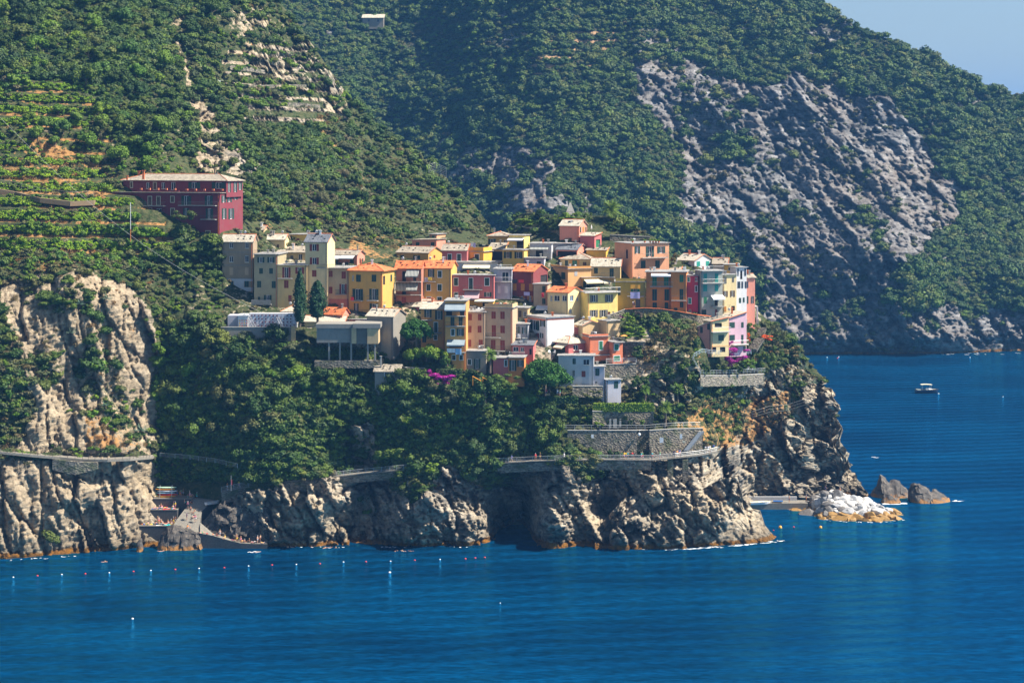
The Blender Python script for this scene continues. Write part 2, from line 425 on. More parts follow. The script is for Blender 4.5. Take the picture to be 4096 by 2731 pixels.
# --- the near coast: left cliff, terraced slope, ravine, village spur
near_bottom = polyline([(-700, 2262), (0, 2236), (300, 2216), (560, 2190), (620, 2188), (1000, 2186), (1140, 2182), (1440, 2182), (1700, 2180), (1990, 2178), (2060, 2176), (2140, 2188), (2700, 2186), (2860, 2160), (2960, 2060), (3000, 2020), (3160, 2015), (3300, 2012), (3482, 2004)])
near_top = polyline([(-700, -420), (1010, -230), (1115, 5), (1200, 105), (1306, 262), (1393, 383), (1480, 470), (1567, 540), (1672, 610), (1742, 688), (1811, 750), (1898, 818), (1961, 908), (2000, 962), (2050, 905), (2060, 862), (2110, 850), (2200, 858), (2300, 862), (2440, 865), (2520, 880), (2570, 925), (2620, 950), (2700, 1040), (2760, 1050), (2900, 1120), (2990, 1200), (3060, 1270), (3130, 1330), (3185, 1375), (3220, 1425), (3262, 1480), (3300, 1530), (3325, 1560), (3345, 1620), (3356, 1690), (3366, 1760), (3385, 1830), (3402, 1880), (3440, 1930), (3470, 1970), (3482, 1985)])
C = []
def cp(*a):
    for i in range(0, len(a), 3): C.append((a[i], a[i + 1], a[i + 2]))
for x in (-700, -300, 0, 150, 300, 450, 560, 1140, 1300, 1440, 1600, 1760, 1900, 1990, 2150, 2300, 2450, 2600, 2750, 2860, 2960, 3100, 3250, 3380, 3482):
    yb = float(near_bottom(x)); C.append((x, yb, DW(yb) + 0.5))
# left cliff
cp(-700, 1830, 433, -300, 1830, 438, 0, 1830, 442, 70, 1990, 438, 130, 1990, 444, 230, 1950, 444, 270, 1990, 442, 330, 2020, 448, 420, 1950, 450, 500, 2050, 450, 560, 1850, 456, 590, 2000, 457)
cp(-700, 1790, 440, 0, 1795, 448, 300, 1805, 452, 560, 1805, 459)
cp(-700, 1500, 443, -300, 1500, 447, 0, 1500, 451, 200, 1500, 455, 300, 1480, 460, 400, 1500, 461, 590, 1500, 469)
cp(-300, 1200, 460, 0, 1190, 463, 180, 1200, 461, 330, 1160, 463, 450, 1200, 467, 590, 1260, 472)
cp(-700, 1000, 470, 0, 1000, 478, 400, 1020, 484, 560, 1130, 482, 700, 1150, 485, 800, 1060, 490)
cp(-700, 700, 500, 0, 700, 503, 400, 700, 513, 800, 720, 528, 0, 350, 536, 450, 350, 545, -700, 350, 532, -700, 0, 570, 0, 0, 578, 500, 0, 590, 900, 0, 612, -700, -420, 640, 300, -420, 640, 1010, -230, 665)
cp(800, 350, 575, 1100, 300, 612, 1050, 600, 560, 1300, 380, 620, 1300, 600, 590, 1500, 560, 625, 1300, 800, 555, 1550, 800, 590, 1750, 760, 620, 1650, 930, 570, 1900, 900, 610, 1960, 930, 610, 1150, 880, 535, 1000, 780, 535)
cp(480, 880, 492, 650, 930, 491, 880, 965, 489, 420, 830, 496, 300, 900, 485, 950, 940, 500, 1000, 900, 512, 960, 720, 522, 700, 690, 517)
# ravine between cliff and village
cp(640, 1300, 478, 640, 1500, 476, 640, 1700, 472, 650, 1850, 468, 650, 1960, 466, 650, 2000, 462, 760, 1300, 474, 800, 1500, 470, 800, 1700, 466, 800, 1880, 463, 900, 1960, 460)
cp(700, 2100, 456, 900, 2100, 458, 1000, 2000, 456, 1000, 2120, 458)
cp(1000, 1300, 476, 1050, 1500, 466, 1050, 1700, 459, 1150, 1850, 456)
# village spur: lower rocks, walk, wooded slope
cp(1050, 1985, 454, 1150, 1940, 456, 1250, 1915, 457, 1250, 2050, 451, 1360, 2000, 453, 1330, 1900, 458, 1450, 1895, 464, 1440, 2020, 467, 1450, 2140, 460, 1600, 2060, 451.5, 1600, 1920, 457, 1700, 2000, 453, 1720, 1880, 458, 1820, 2050, 453, 1900, 2080, 450.5, 1900, 1960, 456, 1950, 1870, 459)
cp(2060, 2140, 484, 2080, 2060, 484, 2090, 1980, 478, 2110, 1880, 466, 2030, 1860, 460, 2170, 2090, 450, 2190, 1960, 453, 2230, 1870, 458)
cp(2350, 1960, 457, 2370, 1870, 459, 2440, 2010, 472, 2500, 1960, 468, 2380, 2130, 451, 2560, 2080, 454, 2560, 1980, 460, 2600, 1880, 464, 2680, 1880, 464, 2650, 2050, 454, 2800, 1950, 462, 2850, 2060, 460)
cp(1300, 1800, 462, 1300, 1600, 463, 1300, 1400, 470, 1600, 1800, 462, 1600, 1600, 461, 1600, 1480, 467, 1600, 1380, 476, 1900, 1800, 462, 1900, 1600, 460, 1900, 1520, 466, 2200, 1800, 462, 2200, 1660, 464, 2200, 1590, 468, 2450, 1800, 464, 2450, 1700, 467, 2450, 1600, 470)
cp(2700, 1790, 468, 2700, 1700, 470, 2700, 1600, 473, 2850, 1770, 471, 2750, 1450, 474)
# right cliff
cp(2850, 1880, 478, 2900, 1900, 490, 2900, 1750, 488, 2950, 1750, 499, 2950, 1600, 497, 3000, 1480, 500, 3000, 1960, 503, 3050, 1900, 507, 3050, 1780, 507, 3150, 1750, 510, 3150, 1600, 511, 3200, 1480, 517, 3220, 1900, 512, 3280, 1750, 515, 3290, 1620, 516, 3340, 1850, 518, 3400, 1950, 516, 3340, 1650, 518)
# ground under the houses
cp(1000, 1200, 486, 1250, 1240, 482, 1000, 1060, 505, 1250, 1050, 510, 1450, 1250, 482, 1600, 1200, 490, 1500, 1080, 508, 1650, 1050, 520, 1800, 1250, 487, 1900, 1150, 500, 1900, 1020, 520, 1950, 1400, 474, 2100, 1300, 482, 2250, 1450, 472, 2250, 1200, 498, 2100, 1000, 520, 2250, 1000, 522, 2250, 900, 528, 2400, 900, 532, 2400, 1000, 520, 2350, 1250, 490, 2450, 1400, 478, 2500, 1230, 493, 2600, 1250, 489, 2550, 1100, 508, 2650, 1120, 510, 2650, 950, 528, 2750, 1280, 486, 2850, 1220, 498, 2900, 1290, 497, 2950, 1200, 510, 3000, 1330, 503, 3100, 1370, 511, 3180, 1400, 518, 2800, 1350, 483, 2650, 1350, 482, 3050, 1280, 512)
near_ctrl = C
def near_attrs(px, py, P):
    n1 = fbm(P, 7, 4, 51); n2 = fbm(P, 22, 3, 57)
    r = np.zeros_like(px) + 0.10
    def add(poly, v, warp=60, seed=0):
        nonlocal r
        r = np.maximum(r, soft(px, py, poly, warp, seed) * v)
    add([(-720, 1835), (620, 1835), (625, 2300), (-720, 2300)], 1.0, 30, 1)
    add([(0, 1130), (240, 1090), (420, 1110), (560, 1190), (625, 1290), (630, 1500), (620, 1810), (60, 1810), (150, 1600), (60, 1400)], 0.66, 60, 2)
    add([(-720, 1500), (-200, 1500), (-200, 1810), (-720, 1810)], 0.7, 90, 2)
    add([(930, 1990), (1100, 1930), (1400, 1900), (1430, 2250), (930, 2250)], 1.0, 20, 3)
    add([(1400, 1880), (1800, 1870), (1990, 1850), (2200, 1850), (2200, 2250), (1380, 2250)], 0.9, 40, 4)
    add([(1360, 1720), (1500, 1700), (1540, 1880), (1360, 1890)], 0.7, 40, 5)
    add([(2100, 1860), (2560, 1850), (2900, 1800), (2980, 1900), (3490, 1990), (3490, 2250), (2100, 2250)], 1.0, 25, 6)
    add([(2850, 1790), (3000, 1740), (3180, 1660), (3230, 1500), (3330, 1540), (3370, 1700), (3490, 1960), (3490, 2060), (2850, 2060)], 0.95, 50, 7)
    add([(2430, 1420), (2600, 1330), (2800, 1440), (2830, 1560), (2640, 1640), (2440, 1560)], 0.66, 60, 8)
    add([(2880, 1540), (3220, 1440), (3240, 1600), (3000, 1760), (2830, 1700)], 0.55, 60, 9)
    add([(640, 80), (740, 60), (760, 300), (860, 480), (1000, 620), (1080, 700), (960, 720), (780, 660), (800, 500), (720, 240)], 0.60, 50, 10)
    add([(1130, 60), (1300, 260), (1420, 420), (1400, 500), (1280, 420), (1180, 260), (1090, 140)], 0.5, 50, 11)
    add([(900, 20), (1080, 30), (1250, 200), (1200, 330), (1020, 300), (900, 160)], 0.42, 60, 12)
    add([(900, 940), (1300, 980), (1640, 1010), (1960, 950), (2060, 930), (2500, 960), (2700, 1060), (3040, 1120), (3040, 1290), (2850, 1260), (2480, 1240), (2420, 1440), (2000, 1440), (1540, 1360), (900, 1250)], 0.36, 20, 14)
    # scrub hanging down over the brow of the sea cliff
    for pl_, v_ in (([(1540, 1840), (1760, 1830), (1740, 1960), (1640, 2010), (1570, 1960)], 0.25), ([(1830, 1830), (2060, 1830), (2050, 1940), (1960, 1960), (1850, 1910)], 0.3), ([(2280, 1830), (2440, 1830), (2440, 1900), (2330, 1930)], 0.3), ([(980, 1880), (1150, 1880), (1100, 1960), (980, 1960)], 0.3)):
        k_ = soft(px, py, pl_, 30, 40); r = r * (1 - k_) + v_ * k_
    r = r + n1 * 0.42 + n2 * 0.28
    d = np.clip(fbm(P, 9, 3, 61) * 0.8 - 0.15, 0, 1)
    def addd(poly, v, warp=50, seed=0):
        nonlocal d
        d = np.maximum(d, soft(px, py, poly, warp, seed) * (v + n1 * 0.5))
    addd([(2750, 1620), (3200, 1560), (3180, 1640), (3010, 1780), (2880, 1800), (2700, 1740)], 0.62, 50, 22)
    addd([(350, 1640), (520, 1640), (560, 1790), (330, 1800)], 0.55, 40, 23)
    addd([(0, 600), (180, 560), (480, 700), (420, 800), (0, 720)], 0.45, 40, 24)
    addd([(1400, 950), (1620, 900), (1620, 1060), (1380, 1080)], 0.40, 30, 25)
    addd([(-100, 1010), (300, 1010), (330, 1090), (-100, 1060)], 0.4, 30, 26)
    addd([(1280, 450), (1380, 560), (1330, 600), (1230, 500)], 0.5, 30, 27)
    addd([(2580, 1380), (2820, 1420), (2700, 1500), (2560, 1480)], 0.45, 30, 28)
    # trodden edges and ledges of the vine terraces, in steps up the slope
    terr = soft(px, py, [(-720, 230), (300, 330), (460, 480), (420, 620), (560, 700), (700, 960), (560, 1020), (-720, 1000)], 40, 30)
    ph = (P[:, 2] + fbm(P, 40, 2, 71) * 2.0) / 3.4 + P[:, 0] * 0.004
    d = np.maximum(d, terr * ((ph - np.floor(ph)) < 0.24) * np.clip(0.55 + n1 * 1.6, 0, 0.75))
    terr2 = soft(px, py, [(900, 190), (1220, 170), (1330, 400), (1300, 520), (1000, 500), (900, 330)], 40, 31)
    r = np.maximum(r, terr2 * ((ph - np.floor(ph)) < 0.34) * 0.8)
    return {'rock': np.clip(r, 0, 1), 'dry': np.clip(d, 0, 1), 'terr': np.maximum(terr, terr2)}
def near_disp(px, py, P, att):
    rk = np.clip(att['rock'] * 1.2 - 0.1, 0, 1)
    sk = P.copy(); sk[:, 0] = P[:, 0] * 0.85 + 0.5 * P[:, 2]; sk[:, 2] = P[:, 2] * 0.8 - 0.5 * P[:, 0]
    A = np.array([1.0, 0.5, 0.42])
    big = fbm(sk * A, 12, 3, 81, ridge=True) * -1.2 + fbm(P * np.array([1, .3, .35]), 20, 2, 83) * 3.2 * np.clip((py - 1850) / 60, 0, 1)
    cl = np.clip((700 - px) / 80, 0, 1)        # the left cliff breaks into tall vertical slabs
    vk = P.copy(); vk[:, 0] = P[:, 0] + 0.28 * P[:, 2]
    f1, k1 = facets(sk * np.array([0.17, 0.06, 0.11]), 7); f2, k2 = facets(sk * np.array([0.50, 0.16, 0.30]), 17); f3, k3 = facets(sk * np.array([1.1, 0.4, 0.8]), 27)
    g1_, q1 = facets(vk * np.array([0.16, 0.06, 0.052]), 37); g2_, q2 = facets(vk * np.array([0.45, 0.16, 0.17]), 47)
    sharp = (f1 * 6.5 + k1 * 1.6 + f2 * 2.4 + k2 * 1.1) * (1 - cl) + (g1_ * 3.6 + q1 * 1.7 + g2_ * 1.1 + q2 * 0.8) * cl + (f3 * 1.0 + k3 * 0.4) * (1 - 0.65 * cl)
    st = sk @ np.array([0.25, 0.1, 1.0])
    strata = np.abs(((st + fbm(P, 6, 3, 91) * 1.5) / 1.1) % 1 - 0.5) * 1.0
    lump = fbm(P, 10, 4, 95) * 1.3
    d = rk * (big + sharp + strata) + (1 - rk) * lump + fbm(P, 45, 2, 97) * 2.0 * np.clip((1500 - py) / 400, 0, 1)
    # terraces: steps in depth
    ph = (P[:, 2] + fbm(P, 40, 2, 71) * 2.0) / 3.4 + P[:, 0] * 0.004
    fr = ph - np.floor(ph)
    d = d + att['terr'] * (fr - 0.5) * -3.0
    # calm under the houses
    vil = inpoly(px, py, [(880, 880), (1500, 1000), (2000, 950), (2060, 880), (2700, 930), (3060, 1200), (3060, 1300), (2960, 1420), (2500, 1560), (1800, 1500), (900, 1260)]).astype(float)
    low = np.clip((near_bottom(px) - py) / 25, 0, 1) * 0.75 + 0.25
    harb = soft(px, py, [(600, 1960), (930, 1960), (930, 2260), (600, 2260)], 10, 1)
    return d * (1 - 0.85 * vil) * low * (1 - 0.9 * harb)
NEAR = Sheet('coastal_hillside', -700, 3482, 6, 400, near_bottom, near_top, near_ctrl, near_disp, T_NEAR, near_attrs, wrap=(6, 46.0, 34.0))

# --- the low rock spur in front of the little harbour
sp_bot = polyline([(2380, 2200), (2660, 2192), (2900, 2180), (3020, 2168), (3090, 2160), (3130, 2157)])
sp_top = polyline([(2380, 2120), (2500, 1990), (2640, 1960), (2800, 1960), (2880, 1915), (2950, 1905), (2972, 1990), (3010, 2035), (3040, 2040), (3060, 2100), (3095, 2140), (3130, 2155)])
SC = []
for x in (2380, 2500, 2650, 2800, 2900, 3000, 3060, 3130):
    a, b = float(sp_bot(x)), float(sp_top(x)); d0 = DW(a)
    SC += [(x, a, d0), (x, (a + b) / 2, d0 + 2.5), (x, b, d0 + 7)]
def spur_attrs(px, py, P):
    return {'rock': np.ones_like(px), 'dry': np.zeros_like(px), 'terr': np.zeros_like(px)}
SPUR = Sheet('rock_spur', 2380, 3130, 5, 70, sp_bot, sp_top, SC, lambda px, py, P, a: near_disp(px, py, P, a) * np.clip((3130 - px) / 60, 0, 1), T_NEAR, spur_attrs, wrap=(5, 16.0, 16.0))

# ------------------------------------------------------------------ sea
m, n, l, b = nodes('sea water'); SEA = m
g = N(n, 'NewGeometry').outputs['Position']
mp = N(n, 'Mapping'); l.new(g, mp.inputs[0]); mp.inputs['Rotation'].default_value = (0, 0, 0.25); mp.inputs['Scale'].default_value = (0.45, 1.0, 1.0)
w1 = noise_node(n, l, 0.85, 6, vec=mp.outputs[0], rough=0.62)
w2 = noise_node(n, l, 0.035, 3, vec=mp.outputs[0])
w3 = N(n, 'TexWave'); w3.wave_type = 'BANDS'; w3.bands_direction = 'Y'; w3.inputs['Scale'].default_value = 0.045; w3.inputs['Distortion'].default_value = 5.0
w3.inputs['Detail'].default_value = 3.0; w3.inputs['Detail Scale'].default_value = 0.4
mp3 = N(n, 'Mapping'); l.new(g, mp3.inputs[0]); mp3.inputs['Rotation'].default_value = (0, 0, -0.18); l.new(mp3.outputs[0], w3.inputs['Vector'])
c = mix(n, l, ramp(n, l, w2.outputs[0], [(0.35, (0, 0, 0)), (0.65, (1, 1, 1))]), (0.0001, 0.024, 0.068), (0.0001, 0.044, 0.116))
c = mix(n, l, ramp(n, l, w1.outputs[0], [(0.38, (0.62,) * 3), (0.62, (1.45,) * 3)]), (0, 0, 0), c, 'MULTIPLY') if False else mix(n, l, 1.0, c, ramp(n, l, w1.outputs[0], [(0.38, (0.66,) * 3), (0.62, (1.40,) * 3)]), 'MULTIPLY')
w4 = noise_node(n, l, 0.24, 3, vec=mp.outputs[0], rough=0.6)
h = math_n(n, l, 'ADD', w1.outputs[0], math_n(n, l, 'MULTIPLY', w3.outputs['Fac'], 0.8))
h = math_n(n, l, 'ADD', h, math_n(n, l, 'MULTIPLY', w4.outputs[0], 1.0))
n.remove(b)
bp = N(n, 'Bump'); bp.inputs['Strength'].default_value = 1.0; bp.inputs['Distance'].default_value = 0.42; l.new(h, bp.inputs['Height'])
df = N(n, 'BsdfDiffuse'); l.new(c, df.inputs['Color'])
gl = N(n, 'BsdfGlossy'); gl.inputs['Color'].default_value = (0.05, 0.50, 1.0, 1); gl.inputs['Roughness'].default_value = 0.07; l.new(bp.outputs[0], gl.inputs['Normal'])
fr_ = N(n, 'Fresnel'); fr_.inputs['IOR'].default_value = 1.55; l.new(bp.outputs[0], fr_.inputs['Normal'])
mx = N(n, 'MixShader'); l.new(fr_.outputs[0], mx.inputs[0]); l.new(df.outputs[0], mx.inputs[1]); l.new(gl.outputs[0], mx.inputs[2]); l.new(mx.outputs[0], n['Material Output'].inputs['Surface'])
me = bpy.data.meshes.new('sea')
me.from_pydata([(-6000, 150, 0), (6000, 150, 0), (6000, 9000, 0), (-6000, 9000, 0)], [], [(0, 1, 2, 3)]); me.materials.append(SEA)
sea = link('sea', me); tag(sea, kind='structure')
# ------------------------------------------------------------------ vegetation
def rvec(r): 
    while True:
        v = Vector((r.uniform(-1, 1), r.uniform(-1, 1), r.uniform(-1, 1)))
        if 0.05 < v.length < 1: return v.normalized()
ICO_V = []
def _ico():
    import bmesh
    bm = bmesh.new(); bmesh.ops.create_icosphere(bm, subdivisions=2, radius=1.0)
    v = [x.co.copy() for x in bm.verts]; f = [[a.index for a in p.verts] for p in bm.faces]; bm.free(); return v, f
ICO = _ico()
def clump_mesh(name, seed, mat, cs_=0.70, rx=1.0, rz=0.8, lobes=9, leaves=60, leaf=0.16, lob=0.42, droop=0.0, base=0.25, core=True, shape=None, flat=0.45):
    """a crown of unit size: many leaf faces set over lobes around dark inner cores"""
    r = random.Random(seed); v = []; f = []
    cs = []
    for i in range(lobes):
        if shape: c, q = shape(r, i / max(1, lobes - 1))
        else:
            d = rvec(r); d.z = abs(d.z) * 1.0 - base
            c = Vector((d.x * rx * (1 - lob * 0.7), d.y * rx * (1 - lob * 0.7), d.z * rz * (1 - lob * 0.5))) * r.uniform(0.75, 1.08); q = lob * r.uniform(0.75, 1.25)
        cs.append((c, q))
    for c, q in cs:
        if core:
            k = len(v); o = r.uniform(0, 9)
            for p in ICO[0]:
                s = q * cs_ * (1 + 0.22 * math.sin(p.x * 5 + o) * math.cos(p.y * 4 + o) + r.uniform(-0.10, 0.10))
                v.append(tuple(c + Vector((p.x, p.y, p.z * 0.85)) * s))
            f += [[k + a for a in t] for t in ICO[1]]
        for j in range(leaves):
            d = rvec(r)
            if r.random() < 0.5 and d.z < 0: d.z = -d.z
            p = c + Vector((d.x, d.y, d.z * 0.85)) * q * r.uniform(0.80, 1.12)
            nrm = (d + rvec(r) * flat * 1.4).normalized()
            a = nrm.cross(rvec(r)); a.normalize(); b = nrm.cross(a); s = leaf * r.uniform(0.5, 1.2)
            p.z -= droop * r.random()
            k = len(v); v += [tuple(p + a * s * 0.5), tuple(p + b * s * 0.36), tuple(p - a * s * 0.5), tuple(p - b * s * 0.36)]
            f.append([k, k + 1, k + 2, k + 3])
    me = bpy.data.meshes.new(name); me.from_pydata(v, [], f); me.materials.append(mat); me.update(); return me
OAK_M = [clump_mesh('oak_crown', 100 + i, LEAF_OAK, lobes=(10, 17, 13, 22, 9, 15)[i], leaves=120, leaf=(.15, .12, .15, .11, .17, .13)[i], lob=(.38, .28, .33, .25, .42, .3)[i], rz=(.8, 1.0, .7, .9, .75, 1.15)[i], flat=(.45, .7, .5, .8, .5, .6)[i]) for i in range(6)]
BRI_M = [clump_mesh('leafy_crown', 120 + i, LEAF_BRIGHT, lobes=12, leaves=120, leaf=0.16, lob=0.36) for i in range(3)]
OLV_M = [clump_mesh('olive_crown', 130 + i, LEAF_OLIVE, lobes=12, leaves=110, leaf=0.14, lob=0.36) for i in range(3)]
DRY_M = [clump_mesh('dry_bush', 140 + i, LEAF_DRY, lobes=7, leaves=55, leaf=0.20, lob=0.42, core=False, flat=1.2) for i in range(2)]
SH_OAK = [clump_mesh('oak_scrub', 200 + i, LEAF_OAK, lobes=8, leaves=48, leaf=0.24, lob=0.42) for i in range(3)]
SH_BRI = [clump_mesh('green_scrub', 210 + i, LEAF_BRIGHT, lobes=7, leaves=46, leaf=0.26, lob=0.42) for i in range(2)]
SH_OLV = [clump_mesh('olive_scrub', 220 + i, LEAF_OLIVE, lobes=7, leaves=46, leaf=0.26, lob=0.42) for i in range(2)]
SH_DRY = [clump_mesh('dry_scrub', 230 + i, LEAF_DRY, lobes=5, leaves=40, leaf=0.30, lob=0.5, core=False, flat=1.3) for i in range(2)]
SH_VIN = [clump_mesh('vine_bush', 240 + i, LEAF_VINE, lobes=5, leaves=40, leaf=0.30, lob=0.5) for i in range(2)]
_cols = {}
def scatter(name, pts, sc, meshes, seed, label=None, cat=None, squash=0.85):
    """one object that carries many instances of a few bush meshes on its points"""
    if len(pts) == 0: return
    key = meshes[0].name
    if key not in _cols:
        c = bpy.data.collections.new(name + '_kinds')
        for me in meshes: c.objects.link(bpy.data.objects.new(me.name, me))
        _cols[key] = c
    me = bpy.data.meshes.new(name); me.from_pydata([tuple(p) for p in pts], [], [])
    a = me.attributes.new('size', 'FLOAT', 'POINT'); a.data.foreach_set('value', np.asarray(sc, np.float32))
    o = link(name, me); tag(o, kind='stuff')
    if label: tag(o, label, cat)
    ng = bpy.data.node_groups.new(name, 'GeometryNodeTree')
    ng.interface.new_socket('Geometry', in_out='INPUT', socket_type='NodeSocketGeometry')
    ng.interface.new_socket('Geometry', in_out='OUTPUT', socket_type='NodeSocketGeometry')
    n = ng.nodes; l = ng.links
    gi = n.new('NodeGroupInput'); go = n.new('NodeGroupOutput')
    ci = n.new('GeometryNodeCollectionInfo'); ci.inputs['Collection'].default_value = _cols[key]; ci.inputs['Separate Children'].default_value = True; ci.inputs['Reset Children'].default_value = True
    ip = n.new('GeometryNodeInstanceOnPoints'); ip.inputs['Pick Instance'].default_value = True
    at = n.new('GeometryNodeInputNamedAttribute'); at.data_type = 'FLOAT'; at.inputs['Name'].default_value = 'size'
    rr = n.new('FunctionNodeRandomValue'); rr.data_type = 'FLOAT_VECTOR'; rr.inputs[0].default_value = (-0.25, -0.25, 0); rr.inputs[1].default_value = (0.25, 0.25, 6.283); rr.inputs['Seed'].default_value = seed
    cs = n.new('ShaderNodeCombineXYZ')
    rs = n.new('FunctionNodeRandomValue'); rs.data_type = 'FLOAT'; rs.inputs[2].default_value = squash - 0.25; rs.inputs[3].default_value = squash + 0.25; rs.inputs['Seed'].default_value = seed + 1
    mu = n.new('ShaderNodeMath'); mu.operation = 'MULTIPLY'
    l.new(at.outputs[0], cs.inputs[0]); l.new(at.outputs[0], cs.inputs[1]); l.new(at.outputs[0], mu.inputs[0]); l.new(rs.outputs[1], mu.inputs[1]); l.new(mu.outputs[0], cs.inputs[2])
    l.new(gi.outputs[0], ip.inputs['Points']); l.new(ci.outputs[0], ip.inputs['Instance']); l.new(rr.outputs[0], ip.inputs['Rotation']); l.new(cs.outputs[0], ip.inputs['Scale'])
    l.new(ip.outputs[0], go.inputs[0])
    md = o.modifiers.new('bushes', 'NODES'); md.node_group = ng
    return o
RS = np.random.RandomState(11)
def pick(sheet, n, prob):
    """n surface points, drawn evenly over the sheet and kept with probability prob(px, py, rock, dry)"""
    nx, nr = sheet.px.shape
    i = RS.randint(0, nx, n * 1); v = RS.rand(n)
    h = (sheet.yb - sheet.yt); keep = RS.rand(n) < (h[i] / h.max())
    i = i[keep]; v = v[keep]; j = np.minimum((v * (nr - 1)).astype(int), nr - 1)
    px = sheet.px[i, j]; py = sheet.py[i, j]
    pr = prob(px, py, sheet.att['rock'][i, j], sheet.att['dry'][i, j], sheet.P[i, j])
    k = RS.rand(len(i)) < pr
    return sheet.P[i[k], j[k]], px[k], py[k]
VILLAGE = [(860, 890), (1140, 880), (1300, 960), (1640, 1010), (1640, 940), (1960, 940), (2280, 930), (2280, 860), (2400, 860), (2480, 940), (2700, 940), (3040, 1110), (3050, 1320), (2930, 1400), (2930, 1480), (2800, 1480), (2790, 1310), (2500, 1230), (2480, 1440), (2560, 1620), (2400, 1640), (2120, 1560), (1800, 1500), (1780, 1420), (1560, 1480), (1540, 1420), (1300, 1420), (900, 1330)]
def P_in(px, py, poly): return inpoly(px, py, poly)
BLOCK = [VILLAGE, [(540, 1930), (1130, 1930), (1130, 2260), (540, 2260)], [(2540, 1690), (2860, 1690), (2890, 1810), (2540, 1820)], [(470, 700), (960, 700), (960, 960), (880, 965), (560, 880)], [(2220, 1700), (2600, 1700), (2600, 1810), (2220, 1810)]]
def blocked(px, py):
    r = np.zeros(px.shape, bool)
    for b in BLOCK: r |= inpoly(px, py, b)
    return r
OAKZ = [[(-700, -400), (1000, -220), (900, 60), (640, 120), (760, 420), (600, 640), (380, 560), (260, 340), (-700, 160)], [(660, 1300), (1500, 1360), (2300, 1600), (2300, 1880), (640, 1960)], [(960, 500), (1250, 460), (1350, 720), (1000, 800)]]
BRIZ = [[(-700, 300), (420, 320), (700, 640), (560, 940), (520, 1080), (-700, 1040)], [(610, 1330), (800, 1360), (800, 1880), (620, 1900)], [(900, 180), (1260, 180), (1250, 420), (900, 420)]]
OLIZ = [[(-700, 1000), (620, 1000), (700, 1240), (300, 1240), (0, 1900), (-700, 1900)], [(1300, 430), (1990, 940), (1400, 980), (1150, 900)], [(2400, 1350), (3300, 1350), (3300, 1800), (2400, 1800)], [(1900, 1500), (2300, 1560), (2300, 1850), (1900, 1850)]]
def zone(px, py, polys, seed):
    r = np.zeros(px.shape)
    for p in polys: r = np.maximum(r, soft(px, py, p, 70, seed))
    return r
def near_prob(kind):
    def f(px, py, rock, dry, P):
        veg = np.clip(1.15 - rock * 1.45, 0, 1); veg[dry > 0.55] *= 0.25
        veg *= ~blocked(px, py); veg[py > near_bottom(px) - 60] = 0
        ph = (P[:, 2] + fbm(P, 40, 2, 71) * 2.0) / 3.4 + P[:, 0] * 0.004; fr = ph - np.floor(ph)
        tz = np.maximum(soft(px, py, [(-720, 230), (300, 330), (460, 480), (420, 620), (560, 700), (700, 960), (560, 1020), (-720, 1000)], 40, 30), soft(px, py, [(900, 190), (1220, 170), (1330, 400), (1300, 520), (1000, 500), (900, 330)], 40, 31))
        veg *= 1 - tz * np.where(fr < 0.30, 0.92, 0.92 if kind == 'oak' else 0.3)
        zo = zone(px, py, OAKZ, 1); zb = zone(px, py, BRIZ, 2); zl = zone(px, py, OLIZ, 3); nz = fbm(P, 16, 3, 77)
        if kind == 'oak': return veg * np.clip(0.30 + 0.70 * zo - 0.45 * zb * (1 - zo * 0.6) - 0.12 * zl + nz * 0.5, 0, 1)
        if kind == 'bri': return veg * np.clip(0.07 + 0.75 * zb + 0.06 * zl - nz * 0.5, 0, 1)
        if kind == 'olv': return veg * np.clip(0.12 + 0.40 * zl + 0.1 * zb - nz * 0.3, 0, 1)
        d = (np.clip(dry * 0.6 + zl * 0.20 + 0.03, 0, 1)) * np.clip(1.25 - rock * 1.1, 0, 1) * ~blocked(px, py)
        d[py > 1900] = 0
        return d
    return f
for kind, cnt, meshes, s0, s1, nm in (('oak', 80000, SH_OAK, 0.8, 2.6, 'evergreen_scrub'), ('bri', 50000, SH_BRI, 0.6, 1.9, 'green_undergrowth'), ('olv', 80000, SH_OLV, 0.5, 1.7, 'grey_green_scrub'), ('dry', 50000, SH_DRY, 0.4, 1.1, 'dry_grass')):
    p, px, py = pick(NEAR, cnt, near_prob(kind))
    up = np.clip((1400 - py) / 800, 0, 1)
    sc = (s0 + (s1 - s0) * RS.rand(len(p)) ** 1.8) * (1 + 0.25 * up) * (0.95 + 0.55 * fbm(p, 14, 2, 66))
    sc = np.where((px < 700) & (py > 330) & (py < 1000), sc * 0.72, sc)
    p = p.copy(); p[:, 2] += sc * 0.12
    scatter(nm, p, sc, meshes, 5)
def vill_prob(px, py, rock, dry, P):
    return inpoly(px, py, VILLAGE) * 0.8 * (fbm(P, 8, 3, 88) > -0.1) * ~inpoly(px, py, [(2600, 1690), (2830, 1690), (2830, 1830), (2600, 1830)])
p, px, py = pick(NEAR, 34000, vill_prob)
scatter('village_greenery', p, 0.4 + 0.9 * RS.rand(len(p)) ** 2, SH_OLV, 15)
gp = [(2220, 1690), (2860, 1690), (2860, 1830), (2220, 1830)]
p, px, py = pick(NEAR, 30000, lambda px, py, rock, dry, P: inpoly(px, py, gp) * ~inpoly(px, py, [(2590, 1700), (2820, 1700), (2820, 1830), (2590, 1830)]) * 0.6)
scatter('garden_greenery', p, 0.4 + 0.8 * RS.rand(len(p)), SH_OLV, 16)
